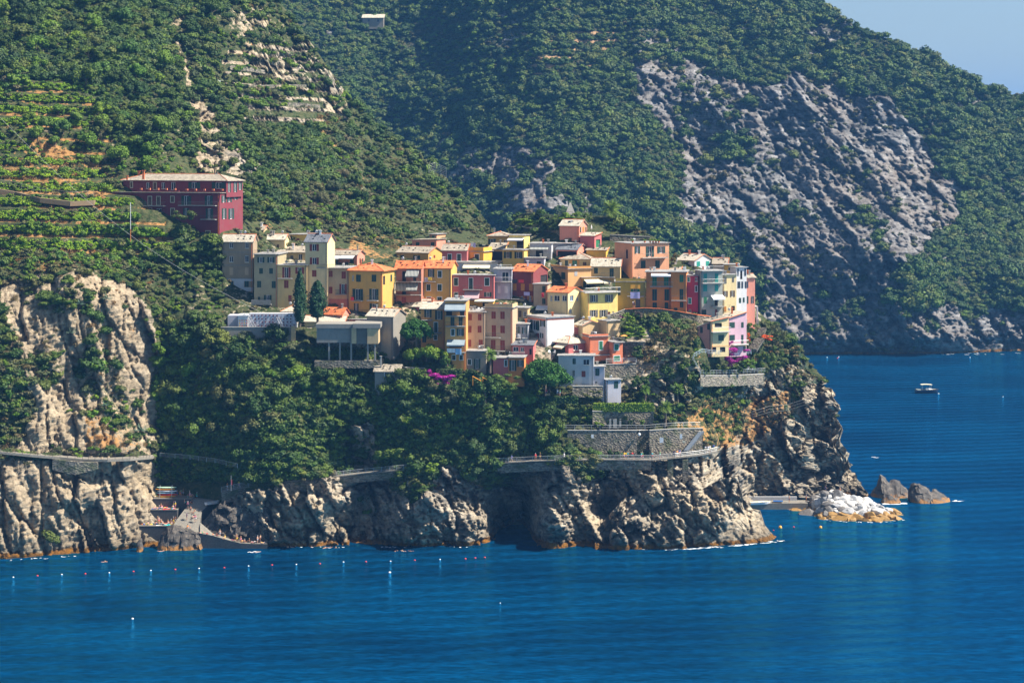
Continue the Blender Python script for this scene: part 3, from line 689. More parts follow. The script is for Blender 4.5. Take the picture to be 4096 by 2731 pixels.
# vines in rows along the terraces
def vine_prob(px, py, rock, dry, P):
    t = np.maximum(soft(px, py, [(-700, 560), (60, 560), (420, 700), (700, 960), (620, 1040), (-700, 1000)], 40, 30), soft(px, py, [(-700, 330), (300, 330), (400, 430), (340, 520), (-700, 500)], 30, 31))
    ph = (P[:, 2] + fbm(P, 40, 2, 71) * 2.0) / 3.4 + P[:, 0] * 0.004; fr = ph - np.floor(ph)
    return t * ((fr > 0.30) & (fr < 0.8)) * ~blocked(px, py)
p, px, py = pick(NEAR, 230000, vine_prob)
scatter('vineyard_rows', p, 0.4 + 0.4 * RS.rand(len(p)), SH_VIN, 9)
# the mountain across the bay
def far_prob(kind):
    def f(px, py, rock, dry, P):
        nz = fbm(P, 30, 3, 78)
        veg = np.clip(1.2 - rock * 1.75, 0, 1) + np.clip(nz - 0.05, 0, 1) * 0.25 * (rock < 0.9); veg[dry > 0.5] *= 0.08; veg[py > 1370] *= 0.1
        br = soft(px, py, [(1700, 60), (2100, 60), (2060, 280), (1800, 340), (1600, 200)], 60, 4)
        if kind == 'oak': return veg * np.clip(0.85 - 0.5 * br + nz * 0.4, 0, 1)
        if kind == 'olv': return np.clip(veg, 0, 1) * np.clip(0.35 - nz * 0.4, 0, 1) + 0.34 * np.clip(0.3 + 3.5 * fbm(P, 7, 2, 79), 0, 1) * (dry < 0.5)
        return veg * np.clip(0.10 + 0.6 * br - nz * 0.3, 0, 1)
    return f
for kind, cnt, meshes, s0, s1, nm in (('oak', 110000, SH_OAK, 1.3, 5.2, 'far_wood'), ('olv', 60000, SH_OLV, 0.8, 2.6, 'far_scrub'), ('bri', 20000, SH_BRI, 1.2, 3.2, 'far_green_bushes')):
    p, px, py = pick(FAR, cnt, far_prob(kind))
    k = (px > 900) & (px < 4600); p = p[k]
    sc = (s0 + (s1 - s0) * RS.rand(len(p)) ** 2.4) * (1.0 + 0.7 * fbm(p, 26, 2, 67))
    p = p.copy(); p[:, 2] += sc * 0.12
    scatter(nm, p, sc, meshes, 6)
# ---- single trees
def trunk_mesh(seed, h=1.0, r0=0.07, lean=0.15, limbs=4):
    r = random.Random(seed); mb = MB()
    top = Vector((r.uniform(-lean, lean), r.uniform(-lean, lean), h))
    mid = top * 0.5 + Vector((r.uniform(-.06, .06), r.uniform(-.06, .06), 0))
    mb.tube([(0, 0, -0.4), (0, 0, 0), mid, top], [r0 * 1.3, r0, r0 * 0.75, r0 * 0.5], BARK, 6)
    for k in range(limbs):
        a = r.uniform(0, 6.28); q = mid.lerp(top, r.uniform(0.1, 0.9))
        e = q + Vector((math.cos(a) * 0.5, math.sin(a) * 0.5, r.uniform(0.3, 0.6)))
        mb.tube([q, q.lerp(e, 0.5) + Vector((0, 0, 0.05)), e], [r0 * 0.5, r0 * 0.35, r0 * 0.15], BARK, 5)
    return mb.mesh('trunk')
TRUNKS = [trunk_mesh(i, 0.9) for i in range(4)]
def tree(loc, size, crowns, label, group=None, name='tree', cat='tree', th=0.75, sz=1.0, r=rnd):
    t = empty(name, loc, label, cat, group, r.uniform(0, 6.28))
    k = link('trunk', r.choice(TRUNKS), t); k.scale = (size, size, size * th)
    c = link('crown', r.choice(crowns), t, (0, 0, size * th * 0.95)); c.scale = (size * r.uniform(0.85, 1.15), size * r.uniform(0.85, 1.15), size * sz * r.uniform(0.85, 1.15))
    c.rotation_euler = (r.uniform(-0.15, 0.15), r.uniform(-0.15, 0.15), 0)
    return t
def wood(poly, n, sep, s0, s1, crowns, label, group, sheet=None, mult=1.0, name='tree', alt=None, alab=None, marks=None):
    made = []
    sheet = sheet or NEAR; placed = []
    xs = [p[0] for p in poly]; ys = [p[1] for p in poly]; tries = 0
    while len(placed) < n and tries < n * 60:
        tries += 1
        x = rnd.uniform(min(xs), max(xs)); y = rnd.uniform(min(ys), max(ys))
        a = np.array([x]); b = np.array([y])
        if not inpoly(a, b, poly)[0] or (sheet is NEAR and blocked(a, b)[0]): continue
        if any((x - q[0]) ** 2 + ((y - q[1]) * 1.3) ** 2 < sep * sep for q in placed): continue
        placed.append((x, y)); D = sheet.at(x, y); s = rnd.uniform(s0, s1)
        p = W(x, y, D); p.z -= 0.3
        u = rnd.random()
        k = (s - s0) / (s1 - s0); sz_ = 'small' if k < .33 else ('large' if k > .66 else 'mid-sized')
        mk = [t_ for lim, t_ in marks if x < lim][0]; tv = (y - min(ys)) / (max(ys) - min(ys)); bd = 'high' if tv < .33 else ('low' if tv > .66 else 'halfway')
        if alt and u < 0.34: made.append(tree(p, s * 0.9, alt, '%s %s %s %s' % (sz_, alab, bd, mk), group, name))
        else: made.append(tree(p, s, crowns, '%s %s %s %s' % (sz_, label, bd, mk), group, name))
    number_off(made)
wood([(660, 1330), (1180, 1390), (1240, 1500), (1560, 1520), (2000, 1600), (2330, 1650), (2280, 1740), (2250, 1830), (1560, 1830), (1330, 1760), (1180, 1720), (1000, 1860), (660, 1880)], 120, 56, 1.3, 4.0, OAK_M, 'dark evergreen', 'evergreen trees on the slope below the village', alt=OLV_M + BRI_M[:1], alab='greyish green tree',
  marks=((800, 'beside the left cliff'), (1050, 'below the graveyard wall'), (1280, 'below the burial niches'), (1480, 'below the concrete vault'), (1700, 'below the stone hut'), (1950, 'below the tall orange house'), (9999, 'below the round pine')))
wood([(-40, 0), (900, 0), (860, 180), (700, 330), (740, 480), (620, 620), (380, 560), (560, 420), (260, 330), (-40, 200)], 75, 74, 1.8, 4.6, OAK_M, 'dark evergreen', 'evergreen trees high on the left hillside', alt=BRI_M, alab='lighter green tree',
  marks=((250, 'at the top left edge'), (520, 'above the vineyard terraces'), (760, 'above the red building'), (9999, 'beside the bare ridge')))
wood([(260, 420), (540, 480), (700, 640), (600, 700), (440, 690), (120, 560)], 16, 70, 2.2, 3.4, BRI_M, 'fresh green leafy tree', 'leafy trees on the left terraces', marks=((400, 'among the vineyards'), (9999, 'behind the red building')))
wood([(1040, 520), (1300, 560), (1560, 700), (1700, 860), (1250, 900), (1080, 760)], 40, 66, 2.2, 3.4, OAK_M, 'rounded evergreen', 'evergreen trees on the hillside above the village', alt=OLV_M, alab='olive green tree',
  marks=((1250, 'on the slope behind the cream tower house'), (1450, 'on the slope behind the square ochre house'), (9999, 'on the slope behind the pink sloping house')))
wood([(620, 1360), (770, 1360), (790, 1860), (640, 1860)], 22, 46, 1.6, 2.4, BRI_M, 'bright green cane-like bush', 'bright bushes in the gully', name='bush', marks=((9999, 'in the gully'),))
# ------------------------------------------------------------------ houses
def roof_mat(name, c1, c2, c3, rows=3.2, bd=0.10):
    m, n, l, b = nodes(name)
    tc = N(n, 'NewGeometry').outputs['Position']
    t = noise_node(n, l, 1.1, 5, vec=tc); t2 = noise_node(n, l, 7.0, 2, vec=tc)
    c = ramp(n, l, t.outputs[0], [(0.30, c1), (0.52, c2), (0.75, c3)])
    c = mix(n, l, 1.0, c, ramp(n, l, t2.outputs[0], [(0.3, (0.72,) * 3), (0.7, (1.25,) * 3)]), 'MULTIPLY')
    l.new(c, b.inputs['Base Color']); b.inputs['Roughness'].default_value = 0.85
    v = N(n, 'TexVoronoi'); v.inputs['Scale'].default_value = rows; l.new(tc, v.inputs['Vector'])
    bump(n, l, math_n(n, l, 'ADD', v.outputs['Distance'], t2.outputs[0]), 0.8, bd, b)
    MATS[name] = m; return m
RF = {'slate': roof_mat('grey tan slate roof', (0.19, 0.16, 0.12), (0.33, 0.28, 0.21), (0.45, 0.39, 0.30)),
      'pale': roof_mat('pale stone roof', (0.34, 0.30, 0.22), (0.46, 0.41, 0.32), (0.56, 0.50, 0.40)),
      'tile': roof_mat('terracotta roof', (0.40, 0.10, 0.035), (0.62, 0.17, 0.05), (0.72, 0.27, 0.10), rows=4.5),
      'dark': roof_mat('dark slate roof', (0.075, 0.085, 0.10), (0.13, 0.14, 0.16), (0.20, 0.21, 0.22)),
      'flat': roof_mat('flat roof', (0.20, 0.19, 0.18), (0.30, 0.29, 0.27), (0.40, 0.39, 0.37))}
TERRA = plain('terracotta ridge tiles', (0.62, 0.16, 0.05), 0.8)
WC = dict(greige=(0.36, 0.26, 0.16), palaz=(0.42, 0.35, 0.20), cream=(0.66, 0.47, 0.19), lcream=(0.78, 0.60, 0.30), yellow=(0.80, 0.54, 0.12), lemon=(0.84, 0.64, 0.19),
          ochre=(0.66, 0.37, 0.08), gold=(0.78, 0.43, 0.05), mustard=(0.52, 0.33, 0.045), orange=(0.70, 0.24, 0.05), dorange=(0.68, 0.32, 0.08), salmon=(0.76, 0.36, 0.19), pink=(0.72, 0.27, 0.18),
          rose=(0.55, 0.14, 0.13), brownrose=(0.46, 0.18, 0.11), crimson=(0.46, 0.035, 0.07), maroon=(0.21, 0.035, 0.035), hotel=(0.20, 0.026, 0.038), white=(0.72, 0.71, 0.70), gwhite=(0.50, 0.50, 0.51),
          grey=(0.34, 0.34, 0.36), teal=(0.40, 0.40, 0.33), lilac=(0.66, 0.42, 0.48), redorange=(0.72, 0.20, 0.09), peach=(0.80, 0.46, 0.19), tan=(0.58, 0.41, 0.21), stone=(0.28, 0.25, 0.20), apart=(0.52, 0.36, 0.22), concrete=(0.27, 0.25, 0.21), lilacgrey=(0.48, 0.47, 0.52))
def wm(k): return wall_mat('plaster ' + k, WC[k], 0.55 if k in ('greige', 'palaz', 'stone', 'concrete', 'teal') else 0.32)
SHC = dict(g=(0.012, 0.050, 0.035), r=(0.23, 0.035, 0.022), t=(0.02, 0.25, 0.20), b=(0.10, 0.055, 0.03), y=(0.50, 0.20, 0.03), k=(0.14, 0.13, 0.11), n=(0.015, 0.03, 0.05), e=(0.02, 0.16, 0.07))
def shm(k): return plain('shutter paint ' + k, SHC[k], 0.6)
WHITE = plain('white paint', (0.76, 0.75, 0.72), 0.6); CREAMP = plain('cream stone trim', (0.62, 0.55, 0.38), 0.7)
GLASS, n_, l_, b_ = nodes('window glass'); b_.inputs['Base Color'].default_value = (0.018, 0.030, 0.045, 1); b_.inputs['Roughness'].default_value = 0.08
GLASSB, n_, l_, b_ = nodes('blue window glass'); b_.inputs['Base Color'].default_value = (0.03, 0.10, 0.20, 1); b_.inputs['Roughness'].default_value = 0.12
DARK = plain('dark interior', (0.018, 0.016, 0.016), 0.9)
IRON = plain('dark railing iron', (0.06, 0.07, 0.075), 0.5); GALV = plain('galvanised railing', (0.42, 0.43, 0.43), 0.45, 0.3)
CONC = plain('weathered concrete', (0.36, 0.34, 0.30), 0.9, 0, 0.2)
AWN = dict(w=(0.80, 0.79, 0.76), c=(0.74, 0.66, 0.46), s=None, u=None, o=(0.75, 0.30, 0.05))
def stripe(name, a, bcol, sc):
    m, n, l, b = nodes(name); g = N(n, 'NewGeometry').outputs['Position']
    wv = N(n, 'TexWave'); wv.bands_direction = 'X'; wv.inputs['Scale'].default_value = sc; l.new(g, wv.inputs['Vector'])
    l.new(ramp(n, l, wv.outputs['Fac'], [(0.45, a), (0.55, bcol)]), b.inputs['Base Color']); b.inputs['Roughness'].default_value = 0.8; return m
AWM = {'w': plain('white canvas', AWN['w'], 0.8, 0, 0.05), 'c': plain('cream canvas', AWN['c'], 0.8, 0, 0.05), 'o': plain('orange canvas', AWN['o'], 0.8, 0, 0.05),
       's': stripe('striped canvas', (0.08, 0.09, 0.08), (0.42, 0.42, 0.38), 0.9), 'u': stripe('blue striped canvas', (0.05, 0.12, 0.18), (0.42, 0.46, 0.46), 1.2), 'p': stripe('red striped canvas', (0.40, 0.14, 0.16), (0.55, 0.50, 0.50), 1.3)}
CR = {1: (850, 850, 2.94), 2: (1550, 850, 3.92), 3: (2050, 820, 3.92), 4: (2500, 950, 3.92), 5: (1500, 1150, 3.92), 6: (2050, 1130, 3.92), 7: (400, 620, 3.36), 8: (2600, 1200, 3.36), 9: (2000, 1400, 3.36), 10: (850, 1200, 2.94), 11: (500, 1850, 3.36)}
def cv(cr, x, y):
    o = CR[cr]; return o[0] + x / o[2], o[1] + y / o[2]
class Face:
    def __init__(s, o, u, n, w): s.o, s.u, s.n, s.w = Vector(o), Vector(u), Vector(n), w
    def s_at(s, px):
        k = (px - 2048) / F; den = s.u.x - k * s.u.y
        if abs(den) < 1e-4: return 0.0
        return (k * s.o.y - s.o.x) / den
    def z_at(s, px, py): 
        y = s.o.y + s.u.y * s.s_at(px); return HC - (py - HY) / F * y
    def p(s, a, z, out=0.0): return Vector((s.o.x + s.u.x * a + s.n.x * out, s.o.y + s.u.y * a + s.n.y * out, z))
    def rect(s, x0, y0, x1, y1):
        a, b = s.s_at(x0), s.s_at(x1)
        if a > b: a, b = b, a
        xm = (x0 + x1) / 2
        return a, b, s.z_at(xm, y1), s.z_at(xm, y0)
    def slab(s, mb, a, b, z0, z1, i, o, mat):
        """box on the wall from inside offset i to outside offset o"""
        mb.hexa([s.p(a, z0, i), s.p(b, z0, i), s.p(b, z0, o), s.p(a, z0, o), s.p(a, z1, i), s.p(b, z1, i), s.p(b, z1, o), s.p(a, z1, o)], mat)
def face_wall(mb, fc, z0, z1, holes, mat):
    xs = sorted({0.0, fc.w, *[min(max(v, 0), fc.w) for h in holes for v in h[:2]]}); zs = sorted({z0, z1, *[min(max(v, z0), z1) for h in holes for v in h[2:]]})
    for i in range(len(xs) - 1):
        for j in range(len(zs) - 1):
            a, b, c, d = xs[i], xs[i + 1], zs[j], zs[j + 1]
            if b - a < 1e-4 or d - c < 1e-4: continue
            m1, m2 = (a + b) / 2, (c + d) / 2
            if any(h[0] < m1 < h[1] and h[2] < m2 < h[3] for h in holes): continue
            mb.face([fc.p(a, c), fc.p(b, c), fc.p(b, d), fc.p(a, d)], mat)
    for a, b, c, d in holes:
        a, b = max(a, 0.02), min(b, fc.w - 0.02); r = -0.22
        for q in ((a, c, b, c), (b, c, b, d), (b, d, a, d), (a, d, a, c)):
            mb.face([fc.p(q[0], q[1]), fc.p(q[2], q[3]), fc.p(q[2], q[3], r), fc.p(q[0], q[1], r)], mat)
def add_window(root, org, fc, spec, cr, holes, later):
    x0, y0, x1, y1, ty = spec[:5]; k = ty[1] if len(ty) > 1 else 'g'; t = ty[0]
    X0, Y0 = cv(cr, x0, y0); X1, Y1 = cv(cr, x1, y1)
    a, b, c, d = fc.rect(X0, Y0, X1, Y1)
    if t in 'swofd':
        a, b = max(a, 0.05), min(b, fc.w - 0.05)
        if b - a < 0.15 or d - c < 0.2: return
    if t == 's' or t == 'f':
        fr = None
        if t == 'f':
            mb = MB(); e = 0.13
            for q in ((a, a + e, c, d), (b - e, b, c, d), (a + e, b - e, d - e, d), (a + e, b - e, c, c + e)): fc.slab(mb, *q, 0.0, 0.06, CREAMP if k == 'm' else WHITE)
            fr = mb.build('window_frame', root, org); a += e; b -= e; c += e; d -= e
        m = shm(k if k != 'm' else 'b'); w = (b - a) / 2
        for q in ((a, a + w - 0.02), (b - w + 0.02, b)):
            mb = MB(); fc.slab(mb, *q, c, d, 0.0, 0.05, m)
            for j in range(1, 4): fc.slab(mb, q[0] + 0.05, q[1] - 0.05, c + (d - c) * j / 4 - 0.02, c + (d - c) * j / 4 + 0.02, 0.05, 0.07, m)
            mb.build('shutter', root, org)
        return
    if t in 'wod':
        ha, hb = a, b
        if t == 'o': q = (b - a) * 0.27; ha, hb = a + q, b - q
        holes.append((ha, hb, c, d))
        mb = MB(); e = 0.08; r0, r1 = -0.20, -0.10
        for q in ((ha, ha + e, c, d), (hb - e, hb, c, d), (ha + e, hb - e, d - e, d), (ha + e, hb - e, c, c + e), ((ha + hb) / 2 - 0.04, (ha + hb) / 2 + 0.04, c + e, d - e)):
            if t == 'd' and q[0] > ha + 0.2 and q[1] < hb - 0.2: continue
            fc.slab(mb, *q, r0, r1, WHITE if t != 'd' else shm(k))
        w = mb.build('window' if t != 'd' else 'door', root, org)
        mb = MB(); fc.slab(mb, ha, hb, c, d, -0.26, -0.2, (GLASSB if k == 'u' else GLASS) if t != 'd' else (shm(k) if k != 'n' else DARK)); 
        pn = mb.build('pane' if t != 'd' else 'door_panel', w, org); pn.parent = w
        if t == 'w':
            mb = MB(); fc.slab(mb, ha - 0.1, hb + 0.1, c - 0.1, c, 0.0, 0.12, CREAMP); mb.build('sill', root, org)
        if t == 'o':
            for q in ((a, ha - 0.02), (hb + 0.02, b)):
                mb = MB(); fc.slab(mb, *q, c, d, 0.01, 0.07, shm(k if k != 'u' else 'g'))
                mb.build('shutter', root, org)
        return
    if t == 'a':       # awning
        out = 1.9 if len(spec) < 6 else spec[5]; mb = MB()
        zf = d - 0.35 * out if len(spec) < 6 else c
        Y = fc.o.y; c2 = c
        mb.hexa([fc.p(a, d - 0.06, 0.02), fc.p(b, d - 0.06, 0.02), fc.p(b, c2 - 0.06, out), fc.p(a, c2 - 0.06, out), fc.p(a, d, 0.02), fc.p(b, d, 0.02), fc.p(b, c2, out), fc.p(a, c2, out)], AWM[k])
        fc.slab(mb, a, b, c2 - 0.32, c2 - 0.065, out - 0.03, out, AWM[k])
        mb.build('awning', root, org); return
    if t == 'b':       # balcony: slab and railing
        out = 1.2; a -= 0.0; h = max(0.75, min(1.15, d - c)); z = c + 0.14
        mb = MB(); fc.slab(mb, a, b, c, z, 0.0, out, CONC); bal = mb.build('balcony', root, org)
        mb = MB(); m = {'g': IRON, 'w': WHITE, 'v': GALV, 'n': IRON}.get(k, IRON)
        if k == 'p':   # solid parapet
            fc.slab(mb, a, b, z, z + h, out - 0.14, out, CONC); rl = mb.build('parapet', bal, org)
            return
        for (q0, q1) in (((a, out - 0.04), (b, out - 0.04)), ((a, 0.03), (a, out - 0.04)), ((b, 0.03), (b, out - 0.04))):
            mb.tube([fc.p(q0[0], z + h, q0[1]), fc.p(q1[0], z + h, q1[1])], 0.03, m, 4)
            mb.tube([fc.p(q0[0], z + 0.12, q0[1]), fc.p(q1[0], z + 0.12, q1[1])], 0.02, m, 4)
        ns = max(2, int((b - a) / 0.28))
        for i in range(ns + 1):
            s_ = a + (b - a) * i / ns; mb.tube([fc.p(s_, z, out - 0.04), fc.p(s_, z + h, out - 0.04)], 0.018, m, 3)
        mb.build('railing', bal, org); return
    if t == 'p':       # painted panel of another colour, proud of the wall
        mb = MB(); fc.slab(mb, max(a, 0.01), min(b, fc.w - 0.01), c, d, 0.0, 0.03, wm(spec[5])); mb.build('wall_panel', root, org); return
    if t == 'c': later.append((fc, a, b, c, d, k)); return
CLOTH = dict(w=('white', (0.78, 0.78, 0.80)), y=('yellow', (0.80, 0.55, 0.03)), g=('grey', (0.36, 0.37, 0.42)), l=('lilac', (0.50, 0.45, 0.70)), o=('orange and yellow', (0.85, 0.38, 0.04)), u=('pale blue', (0.30, 0.52, 0.72)), r=('red', (0.75, 0.04, 0.05)), k=('black', (0.02, 0.02, 0.03)))
NH = [0]; rh = random.Random(42)
def H(cr, a, b, c, top, base, th, wall, label, roof=('flat',), L=(), RR=(), d=8.0, dD=0.0, D=None, ch=(), verge=True, over=0.35, cat='house', name='house', parapet=None, sink=6.0):
    """a house from the picture positions of its three visible corners; th = how far it is turned (degrees), d = its depth"""
    (bx, by) = cv(cr, b, base); ty = cv(cr, b, top)[1]
    if D is None: D = NEAR.at(bx, by) - 0.8 + dD
    B = W(bx, by, D); zt = HC - (ty - HY) / F * D; t = R(th)
    uL = Vector((-math.cos(t), math.sin(t), 0)); uR = Vector((math.sin(t), math.cos(t), 0)); nL = Vector((-math.sin(t), -math.cos(t), 0)); nR = Vector((math.cos(t), -math.sin(t), 0))
    fL = Face(B, uL, nL, 8); fR = Face(B, uR, nR, d)
    wL = abs(fL.s_at(cv(cr, a, 0)[0])) if a is not None else d
    wR = abs(fR.s_at(cv(cr, c, 0)[0])) if c is not None else d
    wL = min(wL, 45); 
    if c is not None and th < 45: wR = min(max(wR, 4.0), 15)
    if a is not None and th > 45: wL = min(max(wL, 4.0), 15)
    fL.w = wL; fR.w = wR
    z0 = B.z - sink
    root = empty(name, (B.x, B.y, B.z), label, cat); org = (B.x, B.y, B.z); m = wm(wall)
    A = B + uL * wL; Cc = B + uR * wR; E = A + uR * wR
    hL, hR, later = [], [], []
    for s in L: add_window(root, org, fL, s, cr, hL, later)
    for s in RR: add_window(root, org, fR, s, cr, hR, later)
    mb = MB()
    face_wall(mb, fL, z0, zt, hL, m); face_wall(mb, fR, z0, zt, hR, m)
    V = lambda p, z: Vector((p.x, p.y, z))
    mb.face([V(Cc, z0), V(E, z0), V(E, zt), V(Cc, zt)], m); mb.face([V(E, z0), V(A, z0), V(A, zt), V(E, zt)], m)
    kind = roof[0]; rm = RF[roof[1]] if len(roof) > 1 and roof[1] in RF else RF['flat']
    o = over; zr = None
    if len(roof) > 2:
        ry = cv(cr, b, roof[2])[1]; mid = B + uL * wL / 2 + uR * wR / 2; zr = HC - (ry - HY) / F * mid.y
    rb = MB(); cap = MB(); T = 0.14
    def quad(p0, p1, p2, p3):   # a roof slope with thickness; p0 p1 low, p2 p3 high
        up = Vector((0, 0, T)); rb.hexa([p0, p1, p2, p3, p0 + up, p1 + up, p2 + up, p3 + up], rm)
    if kind == 'gL':
        zr = max(zr or 0, zt + 0.18 * wR); zr = min(zr, zt + 0.40 * wR); sl = (zr - zt) / (wR / 2)
        mB, mA = B + uR * wR / 2, A + uR * wR / 2
        mb.face([V(B, zt), V(Cc, zt), V(mB, zr)], m); mb.face([V(A, zt), V(mA, zr), V(E, zt)], m)
        q = lambda base, u, uo, z: V(base + u * 0 + uo, z)
        b0 = B - uL * o; a0 = A + uL * o
        quad(V(a0 - uR * o, zt - sl * o), V(b0 - uR * o, zt - sl * o), V(b0 + uR * wR / 2, zr), V(a0 + uR * wR / 2, zr))
        quad(V(b0 + uR * (wR + o), zt - sl * o), V(a0 + uR * (wR + o), zt - sl * o), V(a0 + uR * wR / 2, zr), V(b0 + uR * wR / 2, zr))
        if verge and roof[1] != 'tile':
            up = Vector((0, 0, T + 0.05)); r0 = V(b0 + uR * wR / 2, zr) + up; r1 = V(a0 + uR * wR / 2, zr) + up
            cap.tube([r0, r1], 0.08, TERRA, 4); cap.tube([r0, V(b0 - uR * o, zt - sl * o) + up], 0.06, TERRA, 4); cap.tube([r0, V(b0 + uR * (wR + o), zt - sl * o) + up], 0.06, TERRA, 4)
    elif kind == 'gR':
        zr = max(zr or 0, zt + 0.18 * wL); zr = min(zr, zt + 0.40 * wL); sl = (zr - zt) / (wL / 2)
        mB, mC = B + uL * wL / 2, Cc + uL * wL / 2
        mb.face([V(A, zt), V(B, zt), V(mB, zr)], m); mb.face([V(Cc, zt), V(E, zt), V(mC, zr)], m)
        b0 = -uR * o; c0 = uR * (wR + o)
        quad(V(B - uL * o + b0, zt - sl * o), V(B - uL * o + c0, zt - sl * o), V(B + uL * wL / 2 + c0, zr), V(B + uL * wL / 2 + b0, zr))
        quad(V(A + uL * o + c0, zt - sl * o), V(A + uL * o + b0, zt - sl * o), V(B + uL * wL / 2 + b0, zr), V(B + uL * wL / 2 + c0, zr))
        if verge and roof[1] != 'tile':
            up = Vector((0, 0, T + 0.05)); r0 = V(mB + b0, zr) + up
            cap.tube([r0, V(mC + uR * o, zr) + up], 0.08, TERRA, 4); cap.tube([r0, V(B - uL * o + b0, zt - sl * o) + up], 0.06, TERRA, 4); cap.tube([r0, V(A + uL * o + b0, zt - sl * o) + up], 0.06, TERRA, 4)
    elif kind == 'hip':
        zr = max(zr or 0, zt + 0.15 * min(wL, wR)); zr = min(zr, zt + 0.3 * min(wL, wR)); k = min(wL, wR) / 2
        e = [V(B - uL * o - uR * o, zt - 0.05), V(A + uL * o - uR * o, zt - 0.05), V(E + uL * o + uR * o, zt - 0.05), V(Cc - uL * o + uR * o, zt - 0.05)]
        if wL >= wR: r0, r1 = V(B + uL * k + uR * k, zr), V(A - uL * k + uR * k, zr)
        else: r0, r1 = V(B + uL * k + uR * k, zr), V(Cc + uL * k - uR * k, zr)
        i = len(rb.v); up = Vector((0, 0, T))
        if wL >= wR: fs = [(e[1], e[0], r0, r1), (e[0], e[3], r0), (e[3], e[2], r1, r0), (e[2], e[1], r1)]
        else: fs = [(e[1], e[0], r0), (e[0], e[3], r1, r0), (e[3], e[2], r1), (e[2], e[1], r0, r1)]
        for f in fs: rb.face([p + up for p in f], rm)
        rb.face(e, rm)
        for q in range(4): rb.face([e[q], e[(q + 1) % 4], e[(q + 1) % 4] + up, e[q] + up], rm)
        if verge:
            up = Vector((0, 0, T + 0.04)); cap.tube([r0 + up, r1 + up], 0.08, TERRA, 4)
            cap.tube([r0 + up, e[0] + up], 0.08, TERRA, 4)
            cap.tube([r1 + up, e[1] + up], 0.08, TERRA, 4)
    elif kind == 'back':      # single slope rising to the back
        zr = max(zr or 0, zt + 0.12 * wR); zr = min(zr, zt + 0.45 * wR); sl = (zr - zt) / wR
        mb.face([V(B, zt), V(Cc, zt), V(Cc, zr)], m); mb.face([V(A, zt), V(E, zr), V(E, zt)], m); mb.face([V(Cc, zt), V(E, zt), V(E, zr), V(Cc, zr)], m)
        quad(V(A + uL * o - uR * o, zt - sl * o), V(B - uL * o - uR * o, zt - sl * o), V(B - uL * o + uR * (wR + .1), zr), V(A + uL * o + uR * (wR + .1), zr))
        if verge: cap.tube([V(B - uL * o - uR * o, zt - sl * o + T), V(B - uL * o + uR * wR, zr + T)], 0.1, TERRA, 4)
    elif kind in ('left', 'right'):   # single slope along the left face
        zl = zr if zr else zt + 1.5
        za, zb = (zl, zt) if kind == 'left' else (zl, zt)
        # roof[2] is the height at the far left end; top is the height at the corner
        ax = W(cv(cr, a, 0)[0], ry, A.y); zl = ax.z
        hi, lo = max(zl, zt), min(zl, zt)
        if zl < zt:
            mb.v = []; mb.f = []; mb.m = []
            hL2 = [h for h in hL]; face_wall(mb, fL, z0, zl, [h for h in hL2 if h[3] < zl], m); mb.face([fL.p(0, zl), fL.p(wL, zl), fL.p(0, zt)], m)
            face_wall(mb, fR, z0, zt, hR, m); mb.face([V(Cc, z0), V(E, z0), V(E, zl), V(Cc, zt)], m); mb.face([V(E, z0), V(A, z0), V(A, zl), V(E, zl)], m)
            hL[:] = []
        else:
            mb.face([fL.p(0, zt), fL.p(wL, zt), fL.p(wL, zl)], m); mb.face([V(E, zt), V(A, zt), V(A, zl), V(E, zl)], m); mb.face([V(Cc, zt), V(E, zt), V(E, zl)], m)
        sl = (zl - zt) / wL
        p = [V(A + uL * o - uR * o, zl + sl * o), V(B - uL * o - uR * o, zt - sl * o), V(B - uL * o + uR * (wR + o), zt - sl * o), V(A + uL * o + uR * (wR + o), zl + sl * o)]
        up = Vector((0, 0, T)); rb.hexa(p + [q + up for q in p], rm)
    else:
        p = [V(A + uL * o - uR * o, zt), V(B - uL * o - uR * o, zt), V(Cc - uL * o + uR * o, zt), V(E + uL * o + uR * o, zt)]
        up = Vector((0, 0, 0.15)); rb.hexa(p + [q + up for q in p], RF['flat'] if len(roof) < 2 else rm)
        if parapet:
            ph, pmat = parapet; zz = zt + 0.15
            pb = MB()
            for fc, ww in ((fL, wL), (fR, wR)): fc.slab(pb, 0.0 if fc is fL else 0.2, ww, zz, zz + ph, -0.18, 0.0, wm(pmat))
            pb.build('parapet', root, org)
    hh_ = zt - B.z
    if hh_ > 5 and wL > 3 and wR > 3:          # a rainwater pipe down the main front
        pf = fL if wL * math.cos(t) > wR * math.sin(t) else fR; s_ = 0.25 if pf is fR else 0.3
        pb = MB(); pb.tube([pf.p(s_, z0, 0.09), pf.p(s_, zt, 0.09)], 0.05, IRON if rh.random() < .6 else TERRA, 5); pb.build('drainpipe', root, org)
    mb.build('wall', root, org)
    ro = rb.build('roof', root, org)
    if cap.f: cap.build('ridge_cap', ro, org)
    for (x, y0, y1, wd, mk) in ch:
        X, Y0 = cv(cr, x, y0); _, Y1 = cv(cr, x, y1)
        yy = B.y + wR * 0.35 + uL.y * wL * 0.3; p0 = W(X, Y1, yy); p1 = W(X, Y0, yy); s_ = wd / CR[cr][2] / F * yy
        cb = MB(); mt = {'t': TERRA, 'g': CONC, 'w': WHITE}[mk]
        cb.box((p0.x, p0.y, (p0.z + p1.z) / 2 - 0.15), s_, s_, p1.z - p0.z + 0.3, mt); cb.box((p0.x, p0.y, p1.z + 0.09), s_ * 1.5, s_ * 1.5, 0.14, mt)
        cb.build('chimney', ro, org)
